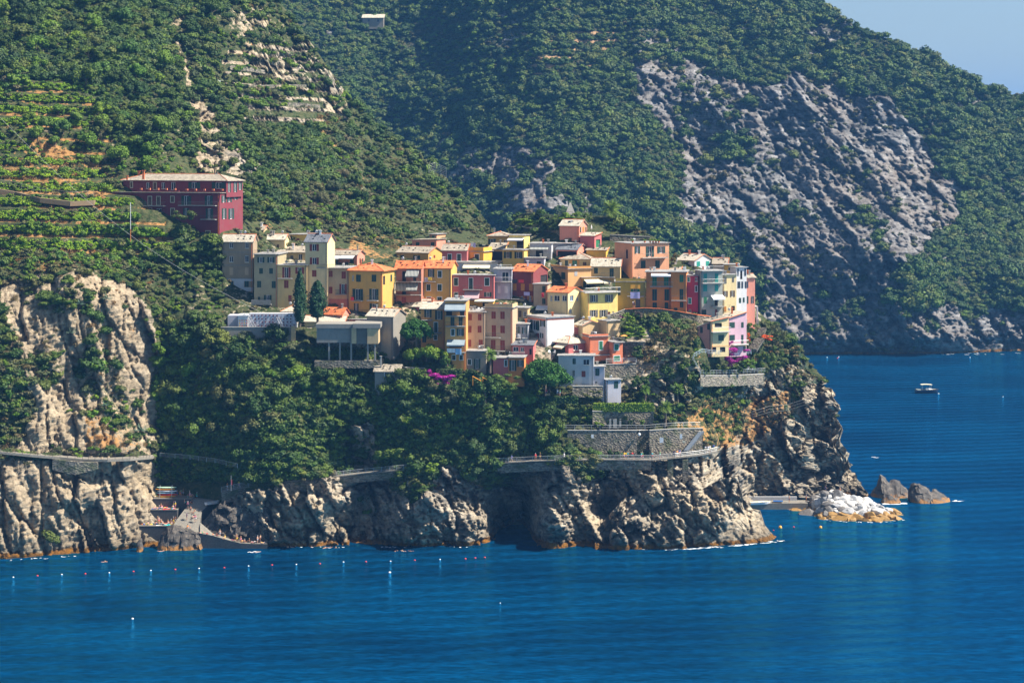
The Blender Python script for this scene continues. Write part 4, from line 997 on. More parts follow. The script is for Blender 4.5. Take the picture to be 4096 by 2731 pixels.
    if kind in ('gL', 'back', 'hip') and roof[1] in ('slate', 'pale', 'tile', 'dark') and sink > 1 and zr:
        vb = MB(); dk = plain('dark vent tile', (0.05, 0.045, 0.04), .8)
        for q in range(int(wL / 1.5)):
            for fr_ in (0.3, 0.62):
                if rh.random() < 0.45: continue
                half = wR / 2 if kind != 'back' else wR; sl_ = (zr - zt) / half; q_ = (q + 0.5 + rh.uniform(-.2, .2)) * 1.5
                if kind == 'hip' and not (half * fr_ + .5 < q_ < wL - half * fr_ - .5): continue
                p = B + uL * q_ + uR * half * fr_; vb.box((p.x, p.y, zt + sl_ * half * fr_ + T + 0.10), 0.34, 0.4, 0.16, dk)
        if vb.f: tag(vb.build('roof_vents', ro, org), kind='stuff')
    if not ch and sink > 1 and rh.random() < 0.75:
        for q in range(rh.choice((1, 1, 2))):
            p = B + uL * wL * rh.uniform(.15, .85) + uR * wR * rh.uniform(.3, .6); hz = (zr or zt) - 0.3; cb = MB(); mt = rh.choice((TERRA, CONC, WHITE, CONC)); w_ = rh.uniform(.35, .6)
            cb.box((p.x, p.y, hz + .5), w_, w_, 1.3, mt); cb.box((p.x, p.y, hz + 1.25), w_ * 1.5, w_ * 1.5, .14, mt); cb.build('chimney', ro, org)
    if sink > 1 and rh.random() < 0.5:
        p = B + uL * wL * rh.uniform(.1, .9) + uR * wR * .4; hz = (zr or zt); ab = MB(); ab.tube([(p.x, p.y, hz - .4), (p.x, p.y, hz + 1.8)], .03, IRON, 3); ab.tube([(p.x - .5, p.y, hz + 1.7), (p.x + .5, p.y, hz + 1.7)], .02, IRON, 3); ab.tube([(p.x - .35, p.y, hz + 1.4), (p.x + .35, p.y, hz + 1.4)], .02, IRON, 3)
        ab.tube([(p.x, p.y - .1, hz + .7), (p.x, p.y - .16, hz + .7)], [.36, .30], GALV, 10); ab.build('antenna', ro, org)
    for fc, a_, b_, c_, d_, k in later: cloth(fc, a_, b_, c_, d_, k, label)
    NH[0] += 1
    return dict(root=root, B=B, uL=uL, uR=uR, wL=wL, wR=wR, zt=zt, fL=fL, fR=fR, D=D)
CLN = []
def cloth(fc, a, b, c, d, k, host):
    mb = MB(); out = 1.32; nm, col = CLOTH[k]; m = plain('cloth ' + nm, col, 0.85, 0, 0.08); n = 4
    for i in range(n):
        x0 = a + (b - a) * i / n; x1 = a + (b - a) * (i + 1) / n; o0 = out + 0.05 * math.sin(i * 2.1); o1 = out + 0.05 * math.sin((i + 1) * 2.1)
        mb.hexa([fc.p(x0, c, o0), fc.p(x1, c, o1), fc.p(x1, c, o1 + .02), fc.p(x0, c, o0 + .02), fc.p(x0, d, o0), fc.p(x1, d, o1), fc.p(x1, d, o1 + .02), fc.p(x0, d, o0 + .02)], m)
    p = fc.p((a + b) / 2, c, out); o = mb.build('laundry', None, p); o.location = p
    CLN.append(o); tag(o, nm + ' laundry at the ' + ' '.join(host.split()[:10]), 'laundry')
# ---- the big wine red building on the left slope
HH = H(7, 185, 1605, 1920, 515, 1100, 20, 'hotel', 'long wine red building of four floors with terraces, alone on the left slope', ('flat', 'slate'), d=11, D=494, sink=3, cat='building', name='large_building',
  L=[(228, 550, 283, 620, 'fm'), (320, 547, 375, 635, 'fm'), (442, 550, 497, 640, 'fm'), (642, 552, 700, 680, 'fm'), (757, 553, 815, 680, 'fm'), (945, 550, 1003, 642, 'fm'), (1095, 550, 1225, 680, 'og'), (1410, 550, 1515, 680, 'og'),
     (320, 710, 375, 800, 'fm'), (442, 710, 500, 810, 'fm'), (642, 710, 702, 815, 'fm'), (760, 722, 828, 818, 'w'), (947, 713, 1007, 818, 'fm'), (1118, 715, 1195, 815, 'og'), (1423, 720, 1520, 860, 'og'),
     (610, 890, 680, 990, 'dn'), (715, 885, 765, 990, 'dn'), (905, 950, 965, 1070, 'fm'), (1127, 985, 1195, 1070, 'fm'), (1415, 1015, 1487, 1095, 'fm'), (575, 640, 890, 690, 'bn'), (1078, 635, 1578, 684, 'bn'), (1375, 820, 1575, 870, 'bn'), (590, 775, 870, 825, 'bn')],
  RR=[(1632, 545, 1690, 640, 'og'), (1708, 545, 1770, 635, 'og'), (1795, 545, 1850, 600, 'og'), (1638, 718, 1698, 860, 'og'), (1725, 720, 1800, 860, 'og')])
B = HH['B']; nb = B + HH['uR'] * 4.0
H(7, 310, 1700, 1920, 350, 515, 20, 'hotel', 'upper set-back floor of the wine red building under a pale hipped slate roof', ('hip', 'slate', 262), D=494 + 2.5, d=8, sink=1.0, over=0.5, cat='building', name='upper_storey',
  L=[(403, 358, 443, 443, 'fm'), (622, 370, 670, 455, 'w'), (712, 365, 765, 470, 'fm'), (826, 370, 875, 455, 'w'), (955, 367, 1015, 470, 'w'), (1190, 368, 1345, 452, 'og'), (1503, 370, 1685, 455, 'og')],
  RR=[(1718, 368, 1755, 500, 'og'), (1795, 368, 1840, 500, 'og'), (1862, 368, 1905, 470, 'og')], ch=((365, 285, 320, 22, 't'), (522, 222, 262, 28, 't'), (584, 215, 312, 30, 't'), (1420, 293, 350, 32, 'g'), (1565, 258, 305, 28, 'g')))
# bring the upper storey into the building it belongs to
_up = [o for o in bpy.data.objects if o.name == 'upper_storey'][0]
for _c in list(_up.children):
    _w = _up.location - HH['root'].location; _c.parent = HH['root']
    _c.location = _w
bpy.data.objects.remove(_up)
mb = MB(); f = HH['fL']; zt = HH['zt'] + 0.22
for x0, x1, y0 in ((485, 1055, 0.85), (1100, 1690, 0.75)):
    a, b_ = f.s_at(cv(7, x1, 0)[0]), f.s_at(cv(7, x0, 0)[0]); f.slab(mb, a, b_, zt, zt + y0 * 0.55, -0.45, -0.25, wm('hotel'))
    k = 5
    for i in range(k):
        s_ = a + (b_ - a) * (i + 0.5) / k; f.slab(mb, s_ - .3, s_ + .3, zt + y0 * .55, zt + y0 * 1.1, -0.5, -0.2, wm('redorange'))
mb.build('parapet', HH['root'], HH['B'])
# ---- left block of the village (tall old houses)
H(1, 905, 1150, None, 262, 420, 6, 'yellow', 'orange yellow back house under a flat pale roof behind the grey-roofed tower house', ('flat',), dD=3, d=9, L=[(988, 305, 1022, 375, 'sr')])
H(1, 385, 600, None, 205, 260, 8, 'tan', 'low pale annex roof right behind the two palazzo roofs', ('gL', 'slate', 178), d=5, dD=2)
H(1, 115, 475, 492, 340, 925, 8, 'greige', 'weathered brown palazzo with faded painted panels, first house from the left', ('gL', 'pale', 262), d=9, sink=4,
  L=[(200, 358, 242, 420, 'wg'), (383, 358, 426, 422, 'wg'), (200, 515, 243, 585, 'wg'), (380, 508, 426, 587, 'wg'), (198, 808, 243, 875, 'sg'), (378, 806, 426, 876, 'sg'), (120, 462, 470, 472, 'p', 'stone'), (120, 615, 470, 625, 'p', 'stone'), (120, 767, 470, 778, 'p', 'stone'), (120, 780, 470, 806, 'p', 'gwhite'), (120, 878, 470, 925, 'p', 'gwhite'), (250, 806, 372, 878, 'p', 'gwhite'), (200, 648, 243, 735, 'p', 'apart'), (380, 648, 426, 735, 'p', 'apart')])
H(1, 490, 765, None, 495, 1090, 6, 'palaz', 'tall olive grey palazzo with white framed pergola on its roof terrace', ('flat',), d=10, sink=4,
  L=[(528, 525, 610, 590, 'og'), (646, 525, 730, 590, 'og'), (550, 655, 592, 720, 'sg'), (668, 655, 710, 720, 'sg'), (525, 805, 572, 882, 'sg'), (697, 808, 743, 888, 'sg'), (605, 970, 695, 1030, 'og'), (535, 990, 560, 1035, 'sg'), (470, 1030, 700, 1082, 'bp'), (590, 1130, 636, 1185, 'dn'), (500, 448, 755, 492, 'bg')])
H(1, 500, 850, 900, 318, 480, 6, 'lcream', 'cream attic house with two skylights set back behind the pergola terrace', ('gL', 'pale', 258), dD=2.5, d=7, L=[(585, 380, 650, 450, 'dn'), (757, 375, 782, 425, 'sb')], RR=[])
H(1, 765, 1110, None, 622, 1095, 6, 'cream', 'cream house with dark red shutters and one small balcony, behind the cypress', ('flat',), d=9, sink=4,
  L=[(822, 645, 918, 770, 'or'), (975, 645, 1077, 722, 'or'), (843, 798, 893, 888, 'sr'), (893, 972, 930, 1045, 'sr'), (775, 728, 943, 778, 'bg')])
H(1, 762, 1090, None, 472, 610, 6, 'cream', 'small cream top floor with a white door beside the tower house', ('back', 'slate', 408), dD=3, d=7, L=[(915, 505, 950, 600, 'dk'), (1013, 490, 1057, 555, 'w')])
H(1, 1090, 1350, 1440, 345, 1110, 14, 'lcream', 'tall cream tower house with a dark grey roof and red shutters', ('gL', 'dark', 256), sink=4,
  L=[(1143, 372, 1250, 453, 'or'), (1145, 530, 1250, 610, 'or'), (1172, 678, 1222, 755, 'sr')])
H(1, 1285, 1600, None, 655, 1110, 6, 'tan', 'tan house with closed red shutters below the pink terrace house', ('flat',), d=9, sink=4,
  L=[(1368, 685, 1412, 757, 'sr'), (1518, 695, 1568, 778, 'sr'), (1358, 873, 1410, 953, 'sr'), (1493, 840, 1578, 958, 'or'), (1455, 915, 1578, 965, 'bg'), (1335, 1015, 1598, 1108, 'p', 'brownrose'), (1235, 615, 1605, 655, 'bg')])
H(1, 1355, 1700, 1790, 500, 652, 16, 'pink', 'pink terrace house with two long white awnings', ('gL', 'slate', 450), dD=2.5,
  L=[(1358, 502, 1512, 536, 'aw'), (1520, 500, 1678, 532, 'aw'), (1398, 545, 1450, 630, 'dg'), (1615, 545, 1662, 625, 'dg')], RR=[(1728, 540, 1744, 597, 'sg'), (1757, 540, 1773, 597, 'sg')], ch=((1706, 400, 455, 14, 'g'),))
H(1, 1605, 1998, 2138, 690, 1240, 18, 'ochre', 'square ochre house with a hipped orange tile roof and green shutters', ('hip', 'tile', 600), sink=4, over=0.6,
  L=[(1643, 738, 1661, 803, 'w'), (1690, 732, 1744, 815, 'sg'), (1873, 732, 1926, 815, 'sg'), (1648, 898, 1770, 1028, 'og'), (1845, 898, 1952, 1028, 'og'), (1665, 1068, 1718, 1180, 'og'), (1848, 1070, 1948, 1188, 'og'), (1648, 985, 1775, 1040, 'bg'), (1832, 982, 1958, 1038, 'bg'), (1632, 1145, 1850, 1200, 'bg'), (1650, 990, 1688, 1030, 'cr')],
  RR=[(2092, 730, 2111, 812, 'sg'), (2005, 745, 2030, 850, 'dn')])
# ---- middle rows
H(2, 385, 768, 910, 425, 610, 22, 'pink', 'pink house with a single sloping roof at the foot of the green hill', ('left', 'slate', 432), L=[(447, 467, 500, 565, 'sg'), (683, 467, 735, 560, 'sg')], RR=[])
H(2, 655, 770, 910, 345, 430, 22, 'salmon', 'small salmon attic box on the pink house', ('flat',), L=[(700, 365, 738, 402, 'se')], dD=2.5, sink=1)
H(2, 145, 640, 855, 635, 790, 26, 'ochre', 'ochre house with a slate roof and dark shutters above the orange tile roofs', ('gL', 'slate', 565), L=[(205, 672, 260, 735, 'sg'), (405, 672, 513, 735, 'og')], RR=[(722, 668, 748, 712, 'sr')], ch=((688, 532, 600, 18, 'g'),))
H(2, 855, 1245, None, 597, 790, 6, 'rose', 'rose red house with two white framed windows under a slate roof', ('gL', 'slate', 505), d=8, L=[(940, 645, 1010, 775, 'fg'), (1085, 645, 1158, 775, 'fg')], ch=((1238, 500, 600, 14, 't'),))
H(2, 1245, 1505, 1640, 618, 790, 24, 'gold', 'golden yellow house with a roof terrace and laundry poles', ('flat',), L=[(1362, 648, 1442, 755, 'fg'), (1340, 475, 1375, 525, 'cw'), (1380, 475, 1412, 545, 'cl')], parapet=(1.0, 'gold'))
H(2, 1572, 1890, None, 372, 530, 8, 'ochre', 'ochre topmost house with one wide shuttered window, left of the garden mound', ('hip', 'slate', 305), d=9, dD=3, L=[(1580, 415, 1697, 500, 'og'), (1822, 430, 1872, 485, 'w')])
H(2, 1580, 1810, None, 580, 765, 8, 'cream', 'cream house with a wide dark glass front under a slate roof', ('back', 'slate', 490), d=8, L=[(1640, 610, 1800, 750, 'dn')])
H(2, 1810, 2140, 2230, 590, 830, 18, 'yellow', 'bright yellow house with a white framed roof loggia', ('flat',), L=[(1825, 615, 1948, 718, 'og'), (1992, 615, 2112, 720, 'og'), (1815, 520, 2140, 590, 'bg')])
H(2, 1905, 2140, 2230, 362, 590, 18, 'lemon', 'yellow top storey with an orange edged flat roof and dark loggia door', ('flat',), dD=2.0, L=[(2025, 440, 2130, 560, 'dn'), (1905, 400, 2145, 425, 'aw')], sink=1)
H(3, 270, 610, None, 610, 840, 8, 'gwhite', 'grey white house with a striped terrace shade and a dark garage-like door', ('flat',), d=8, L=[(365, 700, 480, 822, 'dn'), (280, 655, 570, 690, 'as'), (495, 765, 608, 828, 'bp')])
H(3, 190, 495, None, 835, 985, 6, 'lilacgrey', 'lilac grey low house with two dark windows behind the orange roof', ('flat',), d=6, L=[(200, 885, 262, 945, 'sg'), (382, 885, 445, 945, 'sg')])
H(3, 610, 1020, None, 610, 850, 6, 'grey', 'long grey flat-roofed block below the pink tower', ('flat',), d=7, dD=3, L=[(650, 670, 680, 820, 'p', 'stone')])
H(3, 740, 1045, 1170, 327, 640, 22, 'pink', 'tall pink tower house crowning the village', ('gL', 'pale', 236), dD=2, RR=[(1055, 345, 1074, 432, 'sg'), (1142, 345, 1159, 422, 'sg'), (1098, 345, 1122, 420, 'sy')], ch=((922, 248, 305, 32, 'w'),))
H(3, 1060, 1285, 1395, 487, 680, 30, 'rose', 'low red annex with a green door leaning on the pink tower', ('back', 'pale', 440), dD=-1, RR=[(1308, 540, 1376, 668, 'de')])
H(3, 690, 1015, 1165, 705, 870, 22, 'pink', 'pink house with a dark slate roof and a glazed dark veranda', ('gL', 'dark', 645), L=[(705, 725, 1000, 850, 'dn')])
H(3, 1160, 1465, 1502, 712, 850, 12, 'gold', 'deep yellow narrow building with a thin slate roof below the pink tower', ('back', 'slate', 680), L=[], dD=1)
H(3, 750, 1225, 1450, 855, 1005, 16, 'cream', 'cream house under a wide slate roof with an orange hip line', ('hip', 'slate', 740), L=[(825, 868, 868, 995, 'sg'), (1105, 895, 1158, 950, 'sb'), (890, 845, 1052, 1000, 'p', 'dorange'), (938, 868, 1012, 948, 'se')], dD=1)
H(3, 1240, 1690, 1716, 958, 1200, 8, 'cream', 'cream house with a big brown slate roof and an iron balcony', ('gL', 'pale', 838), L=[(1280, 985, 1337, 1072, 'sg'), (1523, 995, 1587, 1138, 'sg'), (1395, 1072, 1608, 1138, 'bg')], ch=((1358, 900, 948, 22, 'g'), (1636, 855, 945, 24, 'g')))
H(3, 565, 870, 1235, 1005, 1300, 68, 'peach', 'peach house with a terrace of square posts over a bright side wall', ('flat',), d=9, L=[(620, 1058, 730, 1222, 'dn'), (768, 1055, 828, 1165, 'sg'), (585, 1258, 690, 1292, 'og')], RR=[(972, 1040, 1018, 1112, 'p', 'gwhite')], parapet=(0.5, 'dorange'))
# orange-roofed row below
H(2, 130, 530, 560, 870, 1480, 10, 'brownrose', 'brown pink house with an orange tile roof and two striped balcony awnings', ('gL', 'tile', 738), sink=4,
  L=[(230, 920, 290, 1080, 'dn'), (400, 930, 450, 1080, 'dn'), (135, 1020, 530, 1088, 'bg'), (300, 895, 500, 990, 'as'), (145, 1100, 485, 1205, 'as'), (230, 1215, 290, 1290, 'dn'), (135, 1225, 530, 1296, 'bg'), (225, 1325, 290, 1410, 'sr')])
H(2, 545, 995, None, 875, 1440, 8, 'ochre', 'ochre house with white framed windows under an orange tile roof', ('gL', 'tile', 775), d=9, sink=4,
  L=[(635, 888, 732, 1012, 'og'), (783, 907, 857, 1024, 'fg'), (605, 1118, 682, 1232, 'fg'), (778, 1118, 857, 1234, 'fg'), (608, 1316, 690, 1400, 'fg'), (775, 1316, 857, 1400, 'fg'), (545, 1020, 755, 1088, 'bg'), (598, 1015, 652, 1085, 'cg'), (655, 1010, 708, 1058, 'cy')])
H(2, 1000, 1668, None, 988, 1420, 6, 'rose', 'rose pink house with a round iron balcony and a striped awning at its foot', ('flat',), d=5, sink=4,
  L=[(1036, 1018, 1112, 1152, 'fg'), (1270, 1020, 1344, 1210, 'fg'), (1518, 1018, 1602, 1154, 'fg'), (1038, 1248, 1110, 1374, 'fg'), (1515, 1250, 1632, 1320, 'og'), (1190, 1150, 1488, 1214, 'bg'), (1210, 1228, 1448, 1335, 'ap')])
H(2, 1015, 1720, None, 785, 990, 6, 'white', 'white terrace pavilion with a long cream awning above the rose pink house', ('flat',), d=6, dD=3.5, sink=1,
  L=[(1190, 815, 1612, 862, 'ac'), (1335, 880, 1362, 950, 'dn'), (1440, 870, 1480, 965, 'dg'), (1530, 870, 1600, 970, 'dg')])
H(2, 1668, 1948, None, 890, 1340, 6, 'lilacgrey', 'narrow white house with a white railed balcony next to the maroon house', ('flat',), d=8, L=[(1795, 935, 1900, 1080, 'w'), (1655, 1020, 1948, 1092, 'bw'), (1730, 1150, 1772, 1262, 'p', 'white'), (1835, 1150, 1880, 1262, 'p', 'white'), (1730, 825, 1950, 890, 'bw')])
H(3, -20, 325, 552, 1045, 1500, 26, 'maroon', 'dark maroon house with orange shutters, orange roof and laundry', ('gL', 'tile', 948), sink=4,
  L=[(8, 1235, 62, 1340, 'sy'), (133, 1235, 192, 1342, 'sy'), (260, 1235, 320, 1345, 'sy'), (-5, 1430, 50, 1490, 'oy'), (110, 1430, 190, 1490, 'oy'), (235, 1425, 322, 1500, 'oy'), (20, 1162, 105, 1215, 'ck'), (132, 1165, 210, 1212, 'cr'), (215, 1358, 305, 1415, 'cl')], RR=[(440, 1095, 545, 1230, 'dn')])
H(6, 330, 548, None, 28, 385, 8, 'apart', 'narrow grey beige house with two green shutters right of the maroon house', ('flat',), d=6, dD=-1, L=[(468, 55, 518, 150, 'sg'), (466, 250, 517, 338, 'sg'), (466, 155, 504, 225, 'cr')])
# the pale yellow house and its neighbours
H(3, 895, 1095, 1500, 1140, 1385, 68, 'ochre', 'upper ochre block with a flat roof and wide cream awnings above the pale yellow house', ('flat',), dD=3.5, d=7, sink=1,
  RR=[(1108, 1195, 1225, 1345, 'ou'), (1250, 1205, 1375, 1345, 'ou'), (1408, 1212, 1455, 1255, 'w'), (1115, 1160, 1375, 1205, 'ac'), (1385, 1160, 1500, 1208, 'ac')])
H(6, 1095, 1175, 1650, 158, 640, 66, 'lemon', 'pale yellow house with grey shutters and a long roof terrace', ('flat',), d=8, sink=3,
  RR=[(1215, 193, 1337, 308, 'ok'), (1450, 188, 1574, 306, 'ok'), (1213, 430, 1337, 540, 'ok'), (1367, 428, 1493, 540, 'ok'), (1496, 458, 1534, 530, 'dr'), (1564, 452, 1590, 508, 'w'), (1110, 72, 1662, 158, 'bv')])
H(6, 550, 870, 1090, 158, 660, 35, 'lcream', 'cream gabled house with an orange tile roof beside the pale yellow house', ('gL', 'tile', 72), sink=3,
  L=[(593, 203, 624, 290, 'w'), (653, 203, 737, 290, 'w'), (780, 203, 847, 292, 'w')], RR=[(903, 203, 957, 292, 'wu'), (1005, 230, 1035, 290, 'wu'), (890, 418, 929, 487, 'wu')])
H(6, 235, 525, 965, 552, 970, 58, 'white', 'white house with an orange band and a railed roof terrace', ('flat',), d=8, sink=3, L=[(280, 590, 420, 745, 'og'), (436, 590, 512, 690, 'og'), (283, 785, 420, 900, 'or'), (436, 790, 484, 870, 'og'), (240, 560, 520, 585, 'p', 'redorange')],
  RR=[(530, 560, 960, 582, 'p', 'redorange')])
H(6, 265, 625, None, 415, 545, 12, 'white', 'small white roof pavilion with an orange band and a broad white awning', ('flat',), dD=3, d=4, sink=1, L=[(438, 440, 555, 520, 'wu'), (268, 418, 622, 436, 'p', 'redorange'), (385, 358, 640, 405, 'aw')])
H(6, 550, 720, 1090, 760, 870, 58, 'rose', 'rose gable with two big slanting glass windows', ('gL', 'pale', 690), d=7, sink=3, RR=[(738, 740, 834, 822, 'w'), (858, 735, 968, 842, 'w')])
H(6, 330, 880, 1190, 955, 1145, 52, 'rose', 'rose house with a hipped stone roof and a small cream awning above the terrace', ('hip', 'pale', 835), d=8, sink=3, over=0.7,
  L=[(385, 978, 422, 1082, 'fg'), (593, 978, 665, 1062, 'og'), (750, 985, 826, 1122, 'dg'), (728, 952, 870, 1010, 'ac')], RR=[(955, 978, 1030, 1060, 'w')])
H(6, 720, 1272, None, 1152, 1545, 4, 'gwhite', 'grey white house below the terrace with white chairs', ('flat',), d=7, sink=2, dD=-1.5, L=[(943, 1190, 992, 1277, 'sg'), (1107, 1203, 1205, 1292, 'w'), (942, 1375, 978, 1470, 'sk'), (1082, 1385, 1145, 1480, 'dr')])
H(9, 1250, 1402, None, 225, 495, 4, 'lilacgrey', 'narrow pale lilac house front with one green window', ('flat',), d=6, dD=-1, L=[(1280, 245, 1335, 343, 'sg'), (1277, 417, 1311, 461, 'w')])
H(9, 1408, 1432, 1627, 402, 720, 74, 'lilacgrey', 'plain pale grey tower with one small green shutter, standing apart', ('flat',), d=5, RR=[(1535, 418, 1587, 510, 'sg')])
H(6, 1092, 1200, 1500, 852, 1200, 70, 'redorange', 'red orange house with a green framed door beside the stone terrace wall', ('flat',), d=7, dD=0, RR=[(1350, 910, 1421, 1062, 'fe'), (1240, 1070, 1500, 1135, 'bg')], parapet=(0.4, 'redorange'))
H(6, 1490, 1570, 1728, 935, 1275, 66, 'redorange', 'narrow red orange tower with two green windows and an orange sunshade', ('flat',), d=6, dD=-0.5, RR=[(1590, 957, 1672, 1067, 'fe'), (1583, 1140, 1690, 1237, 'fe'), (1570, 870, 1728, 935, 'bn')])
H(6, 1378, 1480, 1690, 605, 940, 60, 'tan', 'windowless tan block with a curved wall under the pale yellow house', ('flat',), d=6, dD=0.5)
H(6, 970, 1100, 1376, 672, 860, 60, 'tan', 'low tan building with a rounded gable next to the windowless tan block', ('gL', 'pale', 628), d=6)
# front row, left part
H(5, 470, 860, 965, 298, 420, 18, 'rose', 'rose cottage top with a slate roof and a string of little flags', ('gL', 'pale', 180), d=8, dD=1, L=[(500, 325, 530, 395, 'sg'), (610, 320, 650, 395, 'sg'), (690, 318, 715, 395, 'sg')])
H(5, 720, 1092, None, 337, 1000, 8, 'dorange', 'orange ochre house with tall green shutters behind the round pine', ('gL', 'pale', 238), d=8, sink=3,
  L=[(773, 345, 887, 468, 'og'), (943, 362, 1060, 502, 'og'), (920, 537, 990, 712, 'fg'), (743, 740, 803, 860, 'sg'), (918, 735, 980, 828, 'fg'), (740, 430, 897, 512, 'bg'), (880, 635, 1045, 712, 'bg')])
H(5, 1100, 1425, None, 212, 1290, 4, 'dorange', 'tall narrow orange house with two blue striped awnings', ('flat',), d=9, sink=3,
  L=[(1100, 255, 1425, 342, 'au'), (1115, 370, 1210, 440, 'dn'), (1330, 370, 1400, 440, 'dn'), (1105, 375, 1420, 450, 'bg'), (1187, 460, 1246, 605, 'sg'), (1314, 460, 1373, 605, 'sg'), (1187, 645, 1256, 760, 'fg'), (1284, 645, 1393, 758, 'og'), (1135, 815, 1415, 888, 'au'), (1165, 898, 1360, 940, 'dn'),
     (1202, 1052, 1271, 1142, 'fg'), (1318, 1055, 1385, 1142, 'fg'), (1115, 545, 1415, 610, 'bg'), (1135, 955, 1418, 1018, 'bg'), (1138, 945, 1265, 1010, 'cw'), (1270, 950, 1365, 1040, 'cu')])
H(5, 1430, 1720, None, 387, 1010, 4, 'apart', 'left half of the large grey beige apartment house with closed red shutters', ('flat',), d=9, sink=2,
  L=[(1461, 412, 1518, 512, 'sr'), (1616, 415, 1668, 514, 'sr'), (1456, 600, 1513, 705, 'sr'), (1611, 600, 1669, 704, 'sr'), (1447, 815, 1509, 926, 'sr'), (1627, 818, 1689, 988, 'sr'), (1555, 915, 1718, 992, 'bg')])
H(5, 1720, 2155, 2235, 322, 1010, 12, 'apart', 'right half of the large grey beige apartment house with red shutters and a long balcony', ('flat',), sink=2,
  L=[(1827, 378, 1893, 489, 'sr'), (1967, 378, 2033, 493, 'sr'), (1832, 590, 1896, 765, 'sr'), (1966, 598, 2036, 714, 'sr'), (1819, 820, 1889, 985, 'sr'), (1966, 825, 2036, 988, 'sr'), (1728, 715, 1972, 785, 'bg'), (1730, 915, 2112, 995, 'bg')], parapet=(0.8, 'tan'))
H(5, 1432, 1740, None, 1000, 1295, 4, 'stone', 'rough stone ground floor under the grey beige apartment house', ('flat',), d=9, dD=-0.3, sink=2, L=[(1446, 1118, 1516, 1212, 'fg'), (1552, 1118, 1652, 1272, 'og')])
H(5, 1470, 1850, None, 205, 390, 10, 'gold', 'golden yellow roof pavilion with white garden chairs', ('flat',), d=5, dD=3, sink=1, L=[(1685, 225, 1780, 300, 'dn'), (1580, 182, 1890, 205, 'ac')])
H(5, 1940, 2330, None, 188, 330, 8, 'tan', 'pale rooftop block with a brown door behind the apartment house', ('flat',), d=5, dD=4, sink=1, L=[(2093, 215, 2150, 300, 'sb')])
H(5, 1850, 2092, None, 1108, 1400, 5, 'rose', 'dusky rose house with one green window behind the palm', ('flat',), d=8, dD=-1, sink=2, L=[(2024, 1130, 2079, 1241, 'fg')])
H(5, 2092, 2340, None, 1095, 1420, 5, 'orange', 'small orange house with white glazed doors and a railed white terrace', ('flat',), d=8, dD=-2, sink=2, L=[(2106, 1138, 2218, 1305, 'og'), (2230, 1138, 2335, 1240, 'og'), (2110, 1015, 2345, 1095, 'bw')])
H(6, 0, 240, None, 655, 990, 8, 'grey', 'shaded grey building in the gap left of the white house', ('flat',), d=6, dD=1.5, L=[(30, 690, 110, 790, 'og'), (150, 700, 225, 800, 'og'), (5, 800, 135, 875, 'bg'), (95, 800, 135, 860, 'cw')])
H(6, -5, 325, None, 985, 1190, 8, 'rose', 'low rose house with pale windows above the small orange house', ('back', 'dark', 955), d=5, dD=-1, L=[(10, 1010, 95, 1080, 'w'), (125, 1015, 180, 1080, 'w'), (265, 1040, 300, 1130, 'dn')])
# ---- right block
H(4, -160, 100, 690, 98, 640, 66, 'salmon', 'large salmon house with a planted roof terrace, highest at the right', ('flat',), d=11, sink=3,
  L=[(15, 190, 45, 330, 'dn')], RR=[(153, 140, 236, 250, 'ou'), (330, 140, 453, 300, 'og'), (507, 140, 629, 245, 'og'), (249, 362, 321, 482, 'sg'), (474, 362, 544, 480, 'sg'), (250, 255, 640, 322, 'bg')])
H(4, 630, 860, None, 522, 600, 10, 'stone', 'dark low building with a slanting slate roof right of the salmon house', ('back', 'slate', 405), d=8, dD=2)
H(4, -150, 320, None, 697, 1115, 4, 'mustard', 'mustard yellow house with an orange and yellow cloth over its window', ('flat',), d=8, sink=3,
  L=[(92, 795, 224, 850, 'oe'), (168, 970, 240, 1105, 'dk'), (-112, 780, -72, 905, 'sg'), (35, 850, 298, 925, 'bg'), (88, 735, 240, 798, 'co'), (85, 850, 235, 950, 'cl')], parapet=(0.7, 'mustard'))
H(4, 330, 718, None, 545, 1135, 6, 'orange', 'burnt orange house with tall green shutters and a full width balcony', ('flat',), d=9, sink=3,
  L=[(429, 590, 498, 755, 'se'), (611, 592, 684, 755, 'se'), (429, 812, 501, 988, 'sg'), (619, 812, 689, 988, 'sg'), (434, 1018, 499, 1110, 'sg'), (622, 1015, 681, 1140, 'dg'), (395, 700, 752, 772, 'bv'), (412, 560, 720, 590, 'aw')])
H(4, 722, 960, None, 545, 1165, 8, 'orange', 'orange house with a wooden railed balcony between the burnt orange and the crimson house', ('flat',), d=9, dD=-0.5, sink=3,
  L=[(856, 585, 916, 698, 'se'), (856, 808, 913, 975, 'sg'), (861, 1010, 916, 1100, 'sg'), (768, 1102, 822, 1160, 'sg'), (730, 920, 962, 992, 'bn')])
H(4, 968, 1145, None, 602, 1190, 8, 'crimson', 'narrow crimson house with small white framed windows', ('flat',), d=8, sink=3,
  L=[(974, 612, 1023, 700, 'ft'), (1097, 625, 1141, 688, 'w'), (1094, 750, 1141, 858, 'fg'), (984, 940, 1046, 1045, 'ft'), (1000, 1125, 1040, 1165, 'w')])
H(4, 800, 1090, 1360, 362, 530, 40, 'gwhite', 'pale grey gabled house with turquoise shutters at the top of the right block', ('gL', 'pale', 308), dD=3, d=8, RR=[(1123, 375, 1176, 450, 'st'), (1268, 370, 1321, 450, 'st')])
